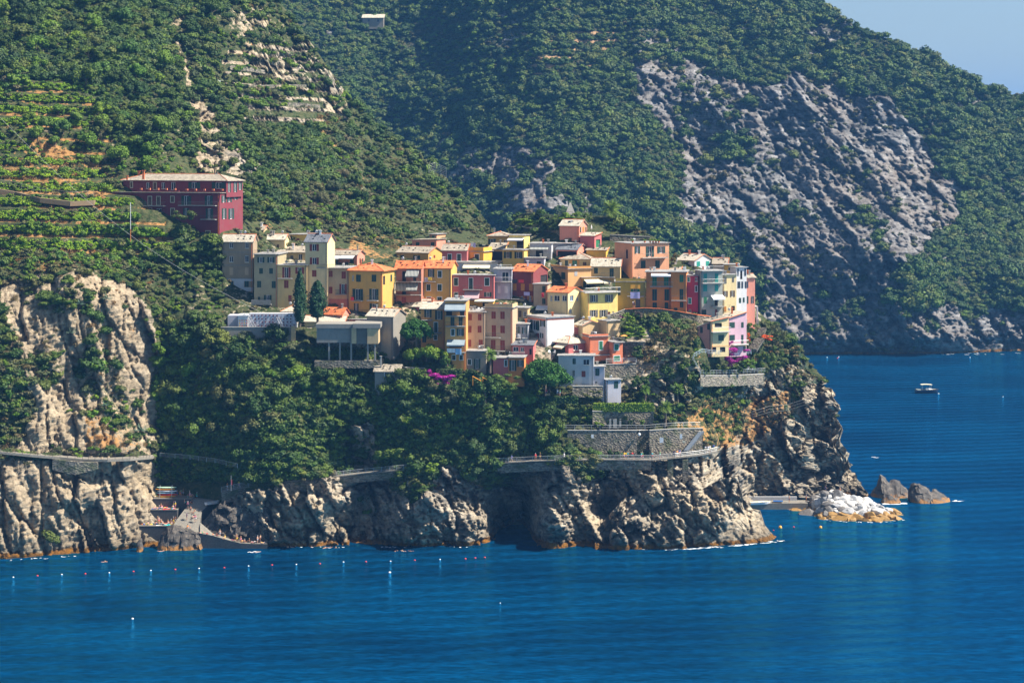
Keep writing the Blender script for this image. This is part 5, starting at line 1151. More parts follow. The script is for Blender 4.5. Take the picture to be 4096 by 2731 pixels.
H(4, 1150, 1190, 1530, 525, 1230, 74, 'teal', 'tall grey green house with turquoise shutters and a white railed top terrace', ('flat',), d=9, sink=3,
  RR=[(1233, 565, 1286, 715, 'st'), (1409, 565, 1461, 715, 'st'), (1226, 740, 1288, 845, 'st'), (1409, 738, 1461, 840, 'st'), (1237, 930, 1283, 1035, 'se'), (1200, 1130, 1275, 1225, 'dg'), (1195, 655, 1530, 718, 'bv'), (1345, 1015, 1530, 1085, 'bg'), (1405, 955, 1455, 1075, 'dn'), (1340, 900, 1530, 948, 'aw'), (1410, 1125, 1450, 1220, 'dr'), (1185, 450, 1520, 525, 'bw')])
H(4, 1500, 1535, 1748, 588, 1225, 70, 'lcream', 'tall cream yellow house with brown shuttered windows', ('flat',), d=8, sink=3,
  RR=[(1554, 622, 1593, 722, 'sk'), (1679, 622, 1711, 700, 'sk'), (1536, 838, 1611, 930, 'ob'), (1651, 832, 1723, 930, 'ob'), (1549, 1080, 1588, 1160, 'sy'), (1667, 1072, 1723, 1160, 'dn')])
H(4, 1560, 1742, None, 430, 590, 6, 'gold', 'golden roof loggia under a thin white slab', ('flat',), d=5, dD=2.5, sink=1, L=[(1617, 470, 1686, 515, 'w'), (1560, 520, 1740, 580, 'bn')])
H(4, 1715, 1748, 1908, 472, 1240, 72, 'white', 'tall white house with blue green shutters next to the cream yellow house', ('flat',), d=8, dD=-1, sink=3,
  RR=[(1762, 485, 1782, 600, 'sn'), (1806, 520, 1840, 655, 'dn'), (1872, 485, 1899, 600, 'sn'), (1764, 690, 1806, 795, 'sn'), (1826, 690, 1852, 795, 'sn'), (1880, 690, 1908, 795, 'sn'), (1788, 945, 1820, 1025, 'sg'), (1850, 940, 1875, 1015, 'sg')])
H(4, 1380, 1600, None, 415, 480, 10, 'apart', 'low brown roof between the two right hand roof terraces', ('gL', 'slate', 372), d=7, dD=5)
H(4, 1895, 1908, 2038, 628, 1290, 74, 'pink', 'salmon pink end house on a pillared terrace, last of the row', ('gR', 'slate', 578), d=7, dD=0, sink=3,
  RR=[(1908, 690, 1932, 790, 'sn'), (1905, 920, 1935, 1035, 'sg'), (1978, 920, 2020, 1030, 'og')])
# ---- lilac pink house on the point
H(8, 900, 1045, 1297, 250, 700, 66, 'lilac', 'lilac pink house with tilted green shutters on the point', ('back', 'pale', 160), d=8, sink=1.2, dD=-1,
  RR=[(1069, 298, 1139, 372, 'sg'), (1227, 297, 1258, 368, 'sg'), (1069, 467, 1139, 540, 'sg'), (1227, 465, 1256, 585, 'sg'), (1090, 545, 1297, 602, 'bv'), (1115, 628, 1178, 700, 'dg'), (1255, 622, 1288, 700, 'sg'), (1048, 612, 1296, 626, 'p', 'peach')])
H(8, 730, 822, 1058, 290, 700, 68, 'lcream', 'middle cream part of the pink house with a deep shaded balcony', ('back', 'slate', 230), d=7, sink=1.2, dD=-1.5,
  RR=[(870, 310, 966, 368, 'dn'), (919, 467, 993, 545, 'sg'), (815, 368, 1058, 430, 'bw'), (835, 632, 890, 700, 'dn'), (940, 632, 1012, 700, 'dn'), (824, 610, 1056, 626, 'p', 'peach')])
H(8, 640, 822, None, 290, 700, 14, 'pink', 'left pink wing of the house on the point under a slanting slate roof', ('left', 'pale', 358), d=6, sink=1.2, dD=-1.2,
  L=[(676, 360, 708, 441, 'sg'), (771, 318, 804, 398, 'sg')])
# ---- stone buildings and graveyard below the left block
H(10, 1290, 1525, 1605, 168, 260, 20, 'pink', 'small pink cottage with an orange tile roof behind the concrete vault', ('gL', 'tile', 88), L=[(1290, 182, 1335, 204, 'w'), (1420, 180, 1460, 204, 'w')], d=8)
H(10, 1575, 1830, None, 232, 275, 10, 'rose', 'low rose parapet building with a white cap behind the concrete vault', ('flat',), d=5, sink=1)
H(10, 1085, 1550, None, 255, 290, 4, 'lcream', 'long low store with a pale slate roof on top of the concrete vault', ('gL', 'pale', 212), d=6, sink=1, dD=-1)
H(10, 1815, 2125, 2272, 195, 700, 22, 'concrete', 'grey plastered chapel-like building with a stone roof beside the vault', ('gL', 'pale', 104), sink=3, L=[(1820, 462, 2120, 700, 'p', 'stone')], verge=True)
H(10, 1908, 2198, 2222, 838, 1060, 8, 'stone', 'little stone hut with a stone roof and one window among the trees', ('gL', 'slate', 758), d=5, L=[(2020, 845, 2088, 925, 'fn')], ch=((1980, 665, 770, 18, 'g'),), verge=False)
H(10, 815, 1010, None, 140, 200, 6, 'dorange', 'tiny ochre shed under a slanting roof behind the cypress', ('hip', 'pale', 70), d=6)
H(6, 62, 236, None, 402, 660, 8, 'tan', 'tan stair block with a drain pipe between the apartment house and the white house', ('flat',), d=5, dD=2.5, sink=3, L=[(95, 440, 140, 540, 'sb'), (170, 455, 215, 540, 'w'), (75, 575, 236, 632, 'bg')])
# ------------------------------------------------------------------ walls, walks and quays
WALLM, n, l, b = nodes('dry stone wall'); g = N(n, 'NewGeometry').outputs['Position']
v = N(n, 'TexVoronoi'); v.inputs['Scale'].default_value = 2.1; mp = N(n, 'Mapping'); mp.inputs['Scale'].default_value = (1, 1, 1.7); l.new(g, mp.inputs[0]); l.new(mp.outputs[0], v.inputs['Vector'])
c = ramp(n, l, N(n, 'SeparateColor').outputs[0], [(0.0, (0, 0, 0)), (1.0, (1, 1, 1))])
sc_ = [x for x in n if x.bl_idname == 'ShaderNodeSeparateColor'][0]; l.new(v.outputs['Color'], sc_.inputs[0])
rr_ = [x for x in n if x.bl_idname == 'ShaderNodeValToRGB'][0]; e = rr_.color_ramp.elements
e[0].color = (0.075, 0.066, 0.052, 1); e[1].color = (0.30, 0.255, 0.19, 1)
nz = noise_node(n, l, 0.4, 4, vec=g)
c2 = mix(n, l, ramp(n, l, nz.outputs[0], [(0.5, (0, 0, 0)), (0.66, (0.8,) * 3)]), rr_.outputs[0], (0.065, 0.085, 0.03))
l.new(c2, b.inputs['Base Color']); b.inputs['Roughness'].default_value = 0.9
bump(n, l, v.outputs['Distance'], 0.9, 0.25, b)
MORTAR = plain('old concrete path', (0.20, 0.18, 0.145), 0.9, 0, 0.22)
def pts3(pts):
    """(px, py, D) triples to world; D None takes the hillside, a number below 30 is an offset in front of it"""
    r = []
    for q in pts:
        D = NEAR.at(q[0], q[1]) - 0.6 if len(q) < 3 or q[2] is None else (q[2] if q[2] > 30 else NEAR.at(q[0], q[1]) - q[2])
        r.append(W(q[0], q[1], D))
    return r
def wallstrip(pts, drop, label, thick=0.7, mat=None, cap=None, name='stone_wall', cat='wall', coping=True):
    """a wall whose top edge runs through pts; drop = height in metres (number or list)"""
    P = pts3(pts); mat = mat or WALLM; o = P[0].copy()
    root = empty(name, o, label, cat); mb = MB(); cb = MB()
    if not hasattr(drop, '__len__'): drop = [drop] * len(P)
    for i in range(len(P) - 1):
        a, b_ = P[i], P[i + 1]; y = Vector((0, thick, 0))
        za, zb = Vector((0, 0, drop[i])), Vector((0, 0, drop[i + 1]))
        mb.hexa([a - za, b_ - zb, b_ - zb + y, a - za + y, a, b_, b_ + y, a + y], mat)
        u = Vector((0, 0, 0.14)); f = Vector((0, -0.08, 0))
        cb.hexa([a + f, b_ + f, b_ + y, a + y, a + f + u, b_ + f + u, b_ + y + u, a + y + u], cap or CONC)
    mb.build('wall', root, o)
    if coping: cb.build('coping', root, o)
    return root
def railing(pts, label, h=1.05, mat=None, step=1.7, rails=3, bars=False, name='railing', dz=0.0):
    mat = mat or GALV; P = [p + Vector((0, 0, dz)) for p in (pts3(pts) if not isinstance(pts[0], Vector) else pts)]
    o = P[0].copy(); root = empty(name, o, label, 'railing'); up = Vector((0, 0, h))
    pm = MB(); pm.tube([(0, 0, 0), (0, 0, h)], 0.045, mat, 5); pme = pm.mesh('post')
    for i in range(len(P) - 1):
        a, b_ = P[i], P[i + 1]; n_ = max(1, round((b_ - a).length / step))
        for k in range(n_ + (1 if i == len(P) - 2 else 0)):
            link('post', pme, root, a.lerp(b_, k / n_) - o)
    for r_ in range(rails):
        z = Vector((0, 0, h * (1 - r_ / rails)))
        mb = MB(); mb.tube([p + z for p in P], 0.035 if r_ == 0 else 0.022, mat, 4); mb.build('rail', root, o)
    if bars:
        mb = MB()
        for i in range(len(P) - 1):
            a, b_ = P[i], P[i + 1]; n_ = max(1, int((b_ - a).length / 0.3))
            for k in range(n_): q = a.lerp(b_, k / n_); mb.tube([q, q + up], 0.014, mat, 3, False)
        tag(mb.build('bars', root, o), kind='stuff')
    return root
# the walk along the cliffs
WALK = [(885, 1966, 456.5), (960, 1950, 456), (1058, 1936, 456), (1160, 1922, 456), (1267, 1912, 456), (1400, 1898, 457.5), (1558, 1882, 457.5), (1700, 1868, 457.5), (1856, 1858, 458), (2000, 1850, 458), (2100, 1845, 458), (2219, 1840, 457), (2350, 1838, 457.5), (2481, 1837, 458), (2606, 1839, 459), (2700, 1830, 460), (2796, 1820, 462.5), (2868, 1806, 466)]
WP = [W(*q) for q in WALK]
mb = MB()
for i in range(len(WP) - 1):
    a, b_ = WP[i], WP[i + 1]; y = Vector((0, 2.4, 0)); t = Vector((0, 0, -0.2)); f = Vector((0, -0.05, 0))
    mb.hexa([a + t + f, b_ + t + f, b_ + t + y, a + t + y, a + f, b_ + f, b_ + y, a + y], MORTAR)
tag(mb.build('coast_path'), kind='structure')
def lower(seg, dz): return [p + Vector((0, 0.15, dz)) for p in seg]
def pwall(i0, i1, h, label):
    P = lower(WP[i0:i1 + 1], -0.36); root = empty('retaining_wall', P[0], label, 'wall'); mb = MB()
    for i in range(len(P) - 1):
        a, b_ = P[i], P[i + 1]; y = Vector((0, 1.4, 0)); z = Vector((0, 0, -h)); z2 = Vector((0, 0.8, -h))
        mb.hexa([a + z2, b_ + z2, b_ + z + y * 2, a + z + y * 2, a, b_, b_ + y, a + y], WALLM)
    mb.build('wall', root, P[0])
pwall(0, 4, 2.6, 'low dry stone wall under the lower end of the cliff walk beside the bathing place')
pwall(4, 9, 1.8, 'dry stone wall carrying the middle stretch of the cliff walk')
pwall(9, 14, 2.2, 'dark stone wall carrying the cliff walk above the sea cave')
railing(WP[:9], 'metal railing of the cliff walk climbing from the bathing place', bars=True)
railing(WP[8:15], 'metal railing of the level stretch of the cliff walk', bars=True)
railing(WP[14:], 'metal railing of the small white bridge on the cliff walk', bars=True)
for x in (2682, 2742):
    p = W(x, 1843, 460.5); root = MB(); root.box((p.x, p.y + 0.8, p.z - 2.6), 1.3, 1.3, 5.6, WALLM); o = root.build('bridge_pier', None, p); o.location = p
    tag(o, ('left' if x == 2682 else 'right') + ' stone pier holding up the small white bridge of the cliff walk', 'pier')
# second branch of the walk, above the bathing place
P2 = pts3([(952, 1875, 459), (960, 1893, 459), (1060, 1912, 459), (1160, 1919, 458.5)])
mb = MB()
for i in range(3):
    a, b_ = P2[i], P2[i + 1]; y = Vector((0, 1.8, 0)); t = Vector((0, 0, -0.3)); mb.hexa([a + t, b_ + t, b_ + t + y, a + t + y, a, b_, b_ + y, a + y], MORTAR)
tag(mb.build('upper_path'), kind='structure')
railing(P2, 'weathered railing of the upper path meeting the cliff walk above the bathing place')
railing([(640, 1828, 3), (760, 1838, 3), (860, 1852, 3), (950, 1872, 3)], 'thin fence crossing the shaded gully towards the left cliff', rails=4, step=3)
# left path with its fence
LP = [W(x, y, NEAR.at(x, y + 6) - 2.2) for x, y in ((-120, 1800), (0, 1806), (120, 1818), (240, 1828), (330, 1836), (430, 1838), (520, 1834), (612, 1826))]
mb = MB()
for i in range(len(LP) - 1):
    a, b_ = LP[i], LP[i + 1]; y = Vector((0, 3.5, 0)); t = Vector((0, 0, -0.5)); mb.hexa([a + t, b_ + t, b_ + t + y, a + t + y, a, b_, b_ + y, a + y], MORTAR)
tag(mb.build('cliff_path'), kind='structure')
railing(LP, 'dark wooden post fence along the old path halfway up the left cliff', h=1.5, mat=plain('dark wood', (0.07, 0.05, 0.035), 0.9), step=1.6)
wallstrip([(210, 1836, 3.2), (300, 1846, 3.4), (390, 1850, 3.2)], [2.5, 3, 1.5], 'rough masonry plug under the old path on the left cliff', coping=False)
# walls
wallstrip([(2598, 1722, 463.5), (2700, 1716, 465), (2806, 1714, 467.5), (2812, 1716, 467.5)], [6.6, 6.3, 6.0, 6.0], 'tall sunlit stone wall with two notice boards behind the white bridge')
wallstrip([(2270, 1722, 462), (2400, 1722, 462), (2548, 1722, 462.5)], 5.6, 'tall shaded stone wall under the lower garden')
wallstrip([(2548, 1722, 465.5), (2598, 1722, 465.5)], 6.4, 'dark recessed piece of stone wall behind the round white lamp', thick=1.0)
for x, y, w_, h_, lb in ((2646, 1760, 0.9, 1.2, 'slanted pale information board on the sunlit stone wall'), (2724, 1745, 0.6, 1.1, 'white upright notice board on the sunlit stone wall'), (2736, 1766, 0.7, 0.5, 'small tan notice sheet below the white notice board'), (2370, 1744, 0.6, 0.8, 'small white notice board on the shaded stone wall')):
    D = 463.2 if x > 2500 else 461.7; p = W(x, y, D); mb = MB(); mb.box((p.x, p.y, p.z), w_, 0.08, h_, WHITE if 'tan' not in lb else CREAMP); o = mb.build('notice_board', None, p); o.location = p; tag(o, lb, 'notice board')
wallstrip([(2500, 1238, 3.5), (2580, 1233, 3.5), (2640, 1236, 3.5), (2720, 1248, 3.5), (2790, 1260, 3.5), (2845, 1266, 3.5)], 2.8, 'long curving stone wall with a red coping below the right block of houses', cap=TERRA)
wallstrip([(2430, 1262, 3), (2470, 1250, 3), (2500, 1238, 3.5)], 2.6, 'short sloping stone wall beside the pale yellow house')
wallstrip([(2802, 1503, 5), (2930, 1502, 5), (3056, 1496, 5)], 2.6, 'stone terrace wall under the garden of the pink house on the point')
wallstrip([(2490, 1370, 2.5), (2580, 1368, 2.5)], 5.5, 'grey stone terrace wall right of the red orange houses')
wallstrip([(2420, 1458, 3), (2545, 1456, 3)], 3.6, 'stone terrace wall under the narrow red orange tower')
wallstrip([(2290, 1545, 3), (2412, 1545, 3)], 2.6, 'pale stone wall below the grey white house')
wallstrip([(2370, 1645, 3), (2500, 1646, 3), (2615, 1644, 3)], 3.0, 'stone wall under the long clipped hedge')
wallstrip([(1610, 1470, 3), (1700, 1474, 3)], 2.2, 'low shaded garden wall beside the stone hut')
wallstrip([(2060, 905, 3), (2150, 915, 3), (2240, 912, 3)], 2.6, 'dark stone wall under the hilltop garden')
wallstrip([(2440, 940, 3), (2520, 944, 3), (2600, 948, 3)], 1.8, 'rough stone wall with plants right of the pink tower house')
for i, q in enumerate((((920, 262), (1060, 280), 'first'), ((950, 300), (1160, 310), 'second'), ((1010, 342), (1225, 338), 'third'), ((1120, 408), (1280, 420), 'fourth'))):
    (x0, y0), (x1, y1), w_ = q
    wallstrip([(x0, y0, 1.2), ((x0 + x1) / 2, (y0 + y1) / 2 - 2, 1.2), (x1, y1, 1.2)], 1.3, w_ + ' pale dry stone terrace wall from the top on the ridge slope', coping=False)
railing([(-30, 738, 3), (60, 752, 3), (160, 776, 3), (280, 792, 3), (375, 788, 3)], 'long fence beside the lane through the vineyards at the left edge', h=1.5, mat=plain('grey wood', (0.25, 0.22, 0.18), 0.9), step=1.6, rails=2)
mb = MB()
LN = pts3([(-30, 752, 2.6), (60, 768, 2.6), (160, 792, 2.6), (280, 806, 2.6), (375, 802, 2.6)])
for i in range(len(LN) - 1):
    a, b_ = LN[i], LN[i + 1]; y = Vector((0, 2.6, 0)); t = Vector((0, 0, -1.2)); mb.hexa([a + t, b_ + t, b_ + t + y, a + t + y, a, b_, b_ + y, a + y], plain('dusty lane', (0.20, 0.14, 0.08), 0.9))
tag(mb.build('vineyard_lane'), kind='structure')
# garden and terrace railings
railing([(2802, 1498, 5.3), (2930, 1497, 5.3), (3060, 1488, 5.3)], 'grey railing along the garden terrace of the pink house')
railing([(2775, 1432, 5), (2808, 1412, 5), (2850, 1418, 5), (2900, 1420, 5), (3005, 1418, 5)], 'pale blue white railing in front of the pink house', mat=plain('pale blue rail', (0.42, 0.52, 0.58), 0.5), rails=3)
railing([(2770, 1440, 5.5), (2800, 1498, 6)], 'steep white stair railing left of the pink house garden', mat=GALV)
railing([(2230, 1718, 462.3), (2400, 1718, 462.3), (2580, 1718, 464), (2700, 1708, 465.5), (2800, 1706, 467.5)], 'railing round the lower garden with the clipped bushes', step=2.2, rails=2)
railing([(2425, 1452, 3.2), (2545, 1450, 3.2)], 'railing with white posts on the terrace of the red orange tower', mat=WHITE)
railing([(2100, 868, 3), (2200, 872, 3), (2290, 862, 3)], 'thin railing of the hilltop garden', mat=IRON, rails=2, step=2.5)
railing([(2480, 922, 3), (2560, 918, 3)], 'clothes line posts of the garden right of the pink tower house', mat=IRON, rails=1, step=3, h=1.8)
railing([(3010, 1680, 5), (3080, 1658, 5), (3150, 1652, 5), (3225, 1628, 5)], 'sagging rockfall fence on the dry slope of the point', h=2.2, mat=IRON, rails=3, step=5, name='net_fence')
railing([(1715, 700, 4), (1740, 692, 4), (1785, 712, 4)], 'mesh rockfall barrier on the wooded ridge', h=3.2, mat=GALV, rails=6, step=2.0, name='net_fence')
# big stair right of the pink house, and the narrow stair down the sea cliff
def stair(p0, p1, n_, w_, label, mat=None):
    a, b_ = pts3([p0, p1]); o = a.copy(); root = empty('stairway', o, label, 'stairs'); d = (b_ - a) / n_
    mb = MB(); mb.box((0, 0, 0), w_, max(0.5, abs(d.y) + 0.4), 0.2, mat or WALLM); me = mb.mesh('step')
    for i in range(n_): link('step', me, root, (a + d * i) - o)
    mb = MB(); y = Vector((0, 1.2, -0.8)); x = Vector((w_ / 2, 0.2, -0.25)); x2 = Vector((-w_ / 2, 0.2, -0.25))
    mb.hexa([a + x2 + y, a + x + y, b_ + x + y, b_ + x2 + y, a + x2, a + x, b_ + x, b_ + x2], WALLM); mb.build('stair_base', root, o)
stair((3010, 1395, 4), (3040, 1350, 4), 11, 2.4, 'broad stone stairway right of the pink house on the point', WALLM)
stair((3036, 1345, 3), (3052, 1308, 3), 9, 2.0, 'upper flight of stone steps among the orange flowers')
stair((2645, 1950, 2.5), (2660, 1875, 2.5), 20, 1.3, 'narrow stair cut into the sea cliff under the bridge', WALLM)
stair((2745, 1800, 463.4), (2808, 1722, 466.6), 18, 1.2, 'curving steel stair climbing the sunlit stone wall', GALV)
# ---- the concrete vault on pillars, the graveyard
D0 = NEAR.at(1560, 1440) - 5.0
def cpt(x, y, D): X, Y = cv(10, x, y); return W(X, Y, D)
root = empty('concrete_vault', cpt(1640, 700, D0), 'grey concrete vault standing on slender pillars below the square ochre house', 'building'); org = root.location.copy()
def cbox(x0, x1, y0, y1, D, dp, mat=None):
    mb = MB(); a = cpt(x0, y1, D); b_ = cpt(x1, y0, D); mb.obox(a, (b_.x - a.x, 0, 0), (0, dp, 0), (0, 0, b_.z - a.z), mat or wm('concrete')); return mb
cbox(1225, 1640, 330, 502, D0, 7).build('upper_wall', root, org)
cbox(1215, 1650, 282, 332, D0 - 0.3, 7.6).build('cornice', root, org)
cbox(1635, 1690, 330, 512, D0 - 0.8, 7.8, wm('tan')).build('corner_block', root, org)
cbox(1690, 1820, 330, 515, D0 + 0.4, 7, ).build('side_wall', root, org)
cbox(1820, 1950, 335, 515, D0 - 1.2, 8, wm('tan')).build('corner_block', root, org)
cbox(1650, 1975, 278, 332, D0 - 1.4, 9).build('cornice', root, org)
cbox(1225, 1960, 510, 760, D0 + 5, 2, WALLM).build('back_wall', root, org)
for x, d_ in ((1370, 0.1), (1498, 0.1), (1630, -0.6), (1826, -1.0), (1910, -1.0)):
    cbox(x - 10, x + 10, 500, 730, D0 + d_, 0.55, wm('concrete')).build('pillar', root, org)
cbox(1200, 2000, 716, 800, D0 - 1.0, 7, WALLM).build('base_wall', root, org)
# cemetery
D1 = NEAR.at(1080, 1305) - 3.0
root = empty('burial_niche_wall', cpt(700, 322, D1), 'long white wall of small square burial niches beside the cypress', 'burial wall'); org = root.location.copy()
cbox(425, 985, 158, 330, D1, 3.0, wm('gwhite')).build('wall', root, org)
me_ = None
for r_ in range(4):
    for k in range(13):
        x0 = 430 + k * 42.3; y0 = 166 + r_ * 39
        a = cpt(x0, y0 + 34, D1 - 0.06); b_ = cpt(x0 + 37, y0, D1 - 0.06)
        if me_ is None:
            mb = MB(); mb.obox((0, 0, 0), (b_.x - a.x, 0, 0), (0, 0.05, 0), (0, 0, b_.z - a.z), plain('niche marble', (0.62, 0.62, 0.66), 0.5, 0, 0.15)); me_ = mb.mesh('niche_panel')
            mb = MB(); mb.box((0.55, -0.05, 0.35), 0.28, 0.1, 0.34, plain('dark flowers', (0.14, 0.03, 0.05), 0.8)); fl_ = mb.mesh('flower_vase')
        p = link('niche_panel', me_, root, a - org)
        if rnd.random() < 0.75: f_ = link('flower_vase', fl_, p, (rnd.uniform(-0.1, 0.1), 0, rnd.uniform(-.1, .1)))
root = empty('ossuary', cpt(300, 322, D1 - 1), 'white box-like chapel of the graveyard with flowers on its gabled end', 'chapel'); org = root.location.copy()
cbox(178, 300, 182, 325, D1 + 0.8, 5, wm('lilacgrey')).build('wall', root, org)
cbox(300, 418, 190, 325, D1 - 0.6, 5, wm('white')).build('front_wall', root, org)
cbox(292, 426, 178, 192, D1 - 0.9, 5.6, wm('white')).build('cornice', root, org)
mb = MB(); a = cpt(340, 178, D1 - 0.7); b_ = cpt(400, 178, D1 - 0.7); t_ = cpt(383, 158, D1 - 0.7); y = Vector((0, 0.5, 0)); mb.face([a, b_, t_], wm('white')); mb.face([a + y, t_ + y, b_ + y], wm('white')); mb.face([a, t_, t_ + y, a + y], wm('white')); mb.face([t_, b_, b_ + y, t_ + y], wm('white')); mb.build('gable', root, org)
for r_ in range(3):
    for k in range(4):
        mb = cbox(308 + k * 28, 330 + k * 28, 228 + r_ * 32, 252 + r_ * 32, D1 - 0.68, 0.08, plain('pale marble', (0.7, 0.68, 0.62), 0.5)); q = mb.build('niche_panel', root, org)
        mb = cbox(314 + k * 28, 324 + k * 28, 234 + r_ * 32, 246 + r_ * 32, D1 - 0.78, 0.1, plain('bright flowers %d' % (k % 2), ((0.7, 0.35, 0.02), (0.6, 0.05, 0.04))[k % 2], 0.8)); mb.build('flower_bunch', q, org)
wallstrip([(*cv(10, 100, 322), D1 - 2), (*cv(10, 500, 322), D1 - 2), (*cv(10, 925, 324), D1 - 2)], 5.5, 'dark retaining wall under the graveyard', mat=wm('concrete'))
wallstrip([(*cv(10, 925, 308), D1 - 2.3), (*cv(10, 975, 310), D1 - 2.3)], 3.8, 'pale pier with a rusty red stain at the end of the graveyard wall', mat=wm('tan'), name='wall_pier')
for k, x in enumerate((465, 795)):
    a, b_ = cpt(x - 30, 200, D1 - 0.7), cpt(x + 30, 318, D1 - 1.6); mb = MB()
    for o_ in (-0.3, 0.3): mb.tube([a + Vector((o_, 0, 0)), b_ + Vector((o_, 0, 0))], 0.05, GALV, 4)
    for j in range(8): q = a.lerp(b_, j / 8); mb.tube([q - Vector((0.3, 0, 0)), q + Vector((0.3, 0, 0))], 0.03, GALV, 3)
    o = mb.build('ladder', None, a); o.location = a; tag(o, ('left' if k == 0 else 'right') + ' metal ladder leaning on the burial niche wall', 'ladder')
# pillars of the last house's terrace
p0 = W(*cv(4, 1770, 1095), 480)
for k, (x, lab) in enumerate(((1895, 'inner'), (1985, 'middle'), (2075, 'outer'))):
    D = NEAR.at(*cv(4, x, 1290)) - 1.5; a = W(*cv(4, x - 12, 1290), D); t_ = W(*cv(4, x + 12, 1100), D); mb = MB(); mb.obox(a, (t_.x - a.x, 0, 0), (0, 0.8, 0), (0, 0, t_.z - a.z), wm('white')); mb.obox(a - Vector((0.15, 0.1, 1)), (t_.x - a.x + 0.3, 0, 0), (0, 1, 0), (0, 0, 1.2), CONC)
    o = mb.build('pillar', None, a); o.location = a; tag(o, lab + ' pale pillar under the terrace of the salmon pink end house', 'pillar')
D = NEAR.at(*cv(4, 1985, 1290)) - 2.2; a = W(*cv(4, 1765, 1098), D); t_ = W(*cv(4, 2088, 1088), D)
root = empty('terrace_deck', a, 'terrace deck on pillars with an orange reed screen beside the salmon pink end house', 'terrace')
mb = MB(); mb.obox(a, (t_.x - a.x, 0, 0), (0, 5, 0), (0, 0, 0.25), CONC); mb.build('deck', root, a)
a2 = W(*cv(4, 1772, 1082), D - 0.05); b2 = W(*cv(4, 1900, 1030), D - 0.05); mb = MB(); mb.obox(a2, (b2.x - a2.x, 0, 0), (0, 0.08, 0), (0, 0, b2.z - a2.z), plain('orange reed', (0.46, 0.16, 0.05), 0.9)); mb.build('screen', root, a)
# ---- hilltop spike, far house, far ruins
p = W(2281, 858, NEAR.at(2281, 864) + 1.5); mb = MB(); h_ = 3.7; w_ = 1.75
mb.v = [(p.x - w_, p.y - w_, p.z - 1), (p.x + w_, p.y - w_, p.z - 1), (p.x + w_, p.y + w_, p.z - 1), (p.x - w_, p.y + w_, p.z - 1)]; t_ = (p.x, p.y, p.z + h_)
i0 = list(mb.v); mb.v = []
for k in range(4):
    a_, b_ = i0[k], i0[(k + 1) % 4]; q = [Vector(a_), Vector(b_), Vector(t_) + (Vector(b_) - Vector(t_)) * 0.10, Vector(t_) + (Vector(a_) - Vector(t_)) * 0.10]; mb.face(q, CONC)
mb.face([Vector(t_) + (Vector(a_) - Vector(t_)) * 0.10 for a_ in i0], CONC)
o = mb.build('monument', None, p); o.location = p; tag(o, 'pointed grey concrete spire among the bushes of the hilltop garden', 'monument')
Df = FAR.at(1490, 98) - 6
pf = W(1450, 95, Df); root = empty('stone_house', pf, 'small lone stone house with a pale roof on the far mountain', 'house')
a = pf; e_ = W(1534, 72, Df); wx = e_.x - a.x; hz_ = e_.z - a.z
mb = MB(); mb.obox(a - Vector((0, 0, 3)), (wx, 0, 0), (0, 7, 0), (0, 0, hz_ + 3), wm('stone')); mb.build('wall', root, pf)
mb = MB(); z = Vector((0, 0, hz_)); u = Vector((0, 0, .2)); q = [a + z + Vector((-.5, -.5, -.2)), a + z + Vector((wx + .5, -.5, -.2)), a + z + Vector((wx + .5, 7, 2.2)), a + z + Vector((-.5, 7, 2.2))]; mb.hexa(q + [k + u for k in q], RF['pale']); mb.build('roof', root, pf)
for x in (0.25, 0.7):
    mb = MB(); mb.obox(a + Vector((wx * x, -0.06, hz_ * 0.3)), (1, 0, 0), (0, 0.05, 0), (0, 0, 1.2), GLASS); mb.build('window', root, pf)
# ---- bathing place: terraces, slipway, lower quay
def q11(x, y, D): X, Y = cv(11, x, y); return W(X, Y, D)
DKC = plain('dark concrete with painted shade', (0.060, 0.058, 0.055), 0.85, 0, 0.3)  # dark concrete for the quay sides, their shade painted into the colour
def quay(name, x0, x1, y, D, dp, label=None, bottom=-2.0, mat=MORTAR, walls=None):
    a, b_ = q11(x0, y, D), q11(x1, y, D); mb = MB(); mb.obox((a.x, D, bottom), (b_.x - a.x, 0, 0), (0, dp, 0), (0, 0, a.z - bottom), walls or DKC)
    mb.obox((a.x - .05, D - .05, a.z), (b_.x - a.x + .1, 0, 0), (0, dp, 0), (0, 0, 0.12), mat)
    o = mb.build(name); tag(o, kind='structure'); return a.z + 0.12
Z1 = quay('kayak_terrace', 380, 905, 487, 459, 14)
Z2 = quay('sunbathing_terrace', 340, 702, 637, 456, 3.2)
Z3 = quay('lower_quay', 160, 640, 854, 452.5, 3.6)
mb = MB()
tops = [(q11(905, 487, 460), q11(1190, 500, 460)), (q11(790, 640, 456.6), q11(1035, 645, 456.6)), (q11(690, 770, 453.6), q11(1012, 790, 453.6)), (q11(640, 860, 452), q11(1010, 880, 452)), (q11(760, 925, 450.2), q11(1010, 940, 450.2))]
for i in range(len(tops) - 1):
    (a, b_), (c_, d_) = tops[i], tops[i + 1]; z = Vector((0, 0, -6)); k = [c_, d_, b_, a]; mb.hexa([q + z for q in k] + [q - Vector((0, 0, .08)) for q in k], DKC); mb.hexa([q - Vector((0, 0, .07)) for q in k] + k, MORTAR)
(a, b_) = tops[0]; mb.hexa([a + Vector((0, 0, -6)), b_ + Vector((0, 0, -6)), b_ + Vector((0, 9, -6)), a + Vector((0, 9, -6)), a, b_, b_ + Vector((0, 9, 0.2)), a + Vector((0, 9, .2))], MORTAR)
tag(mb.build('slipway'), kind='structure')
mb = MB()
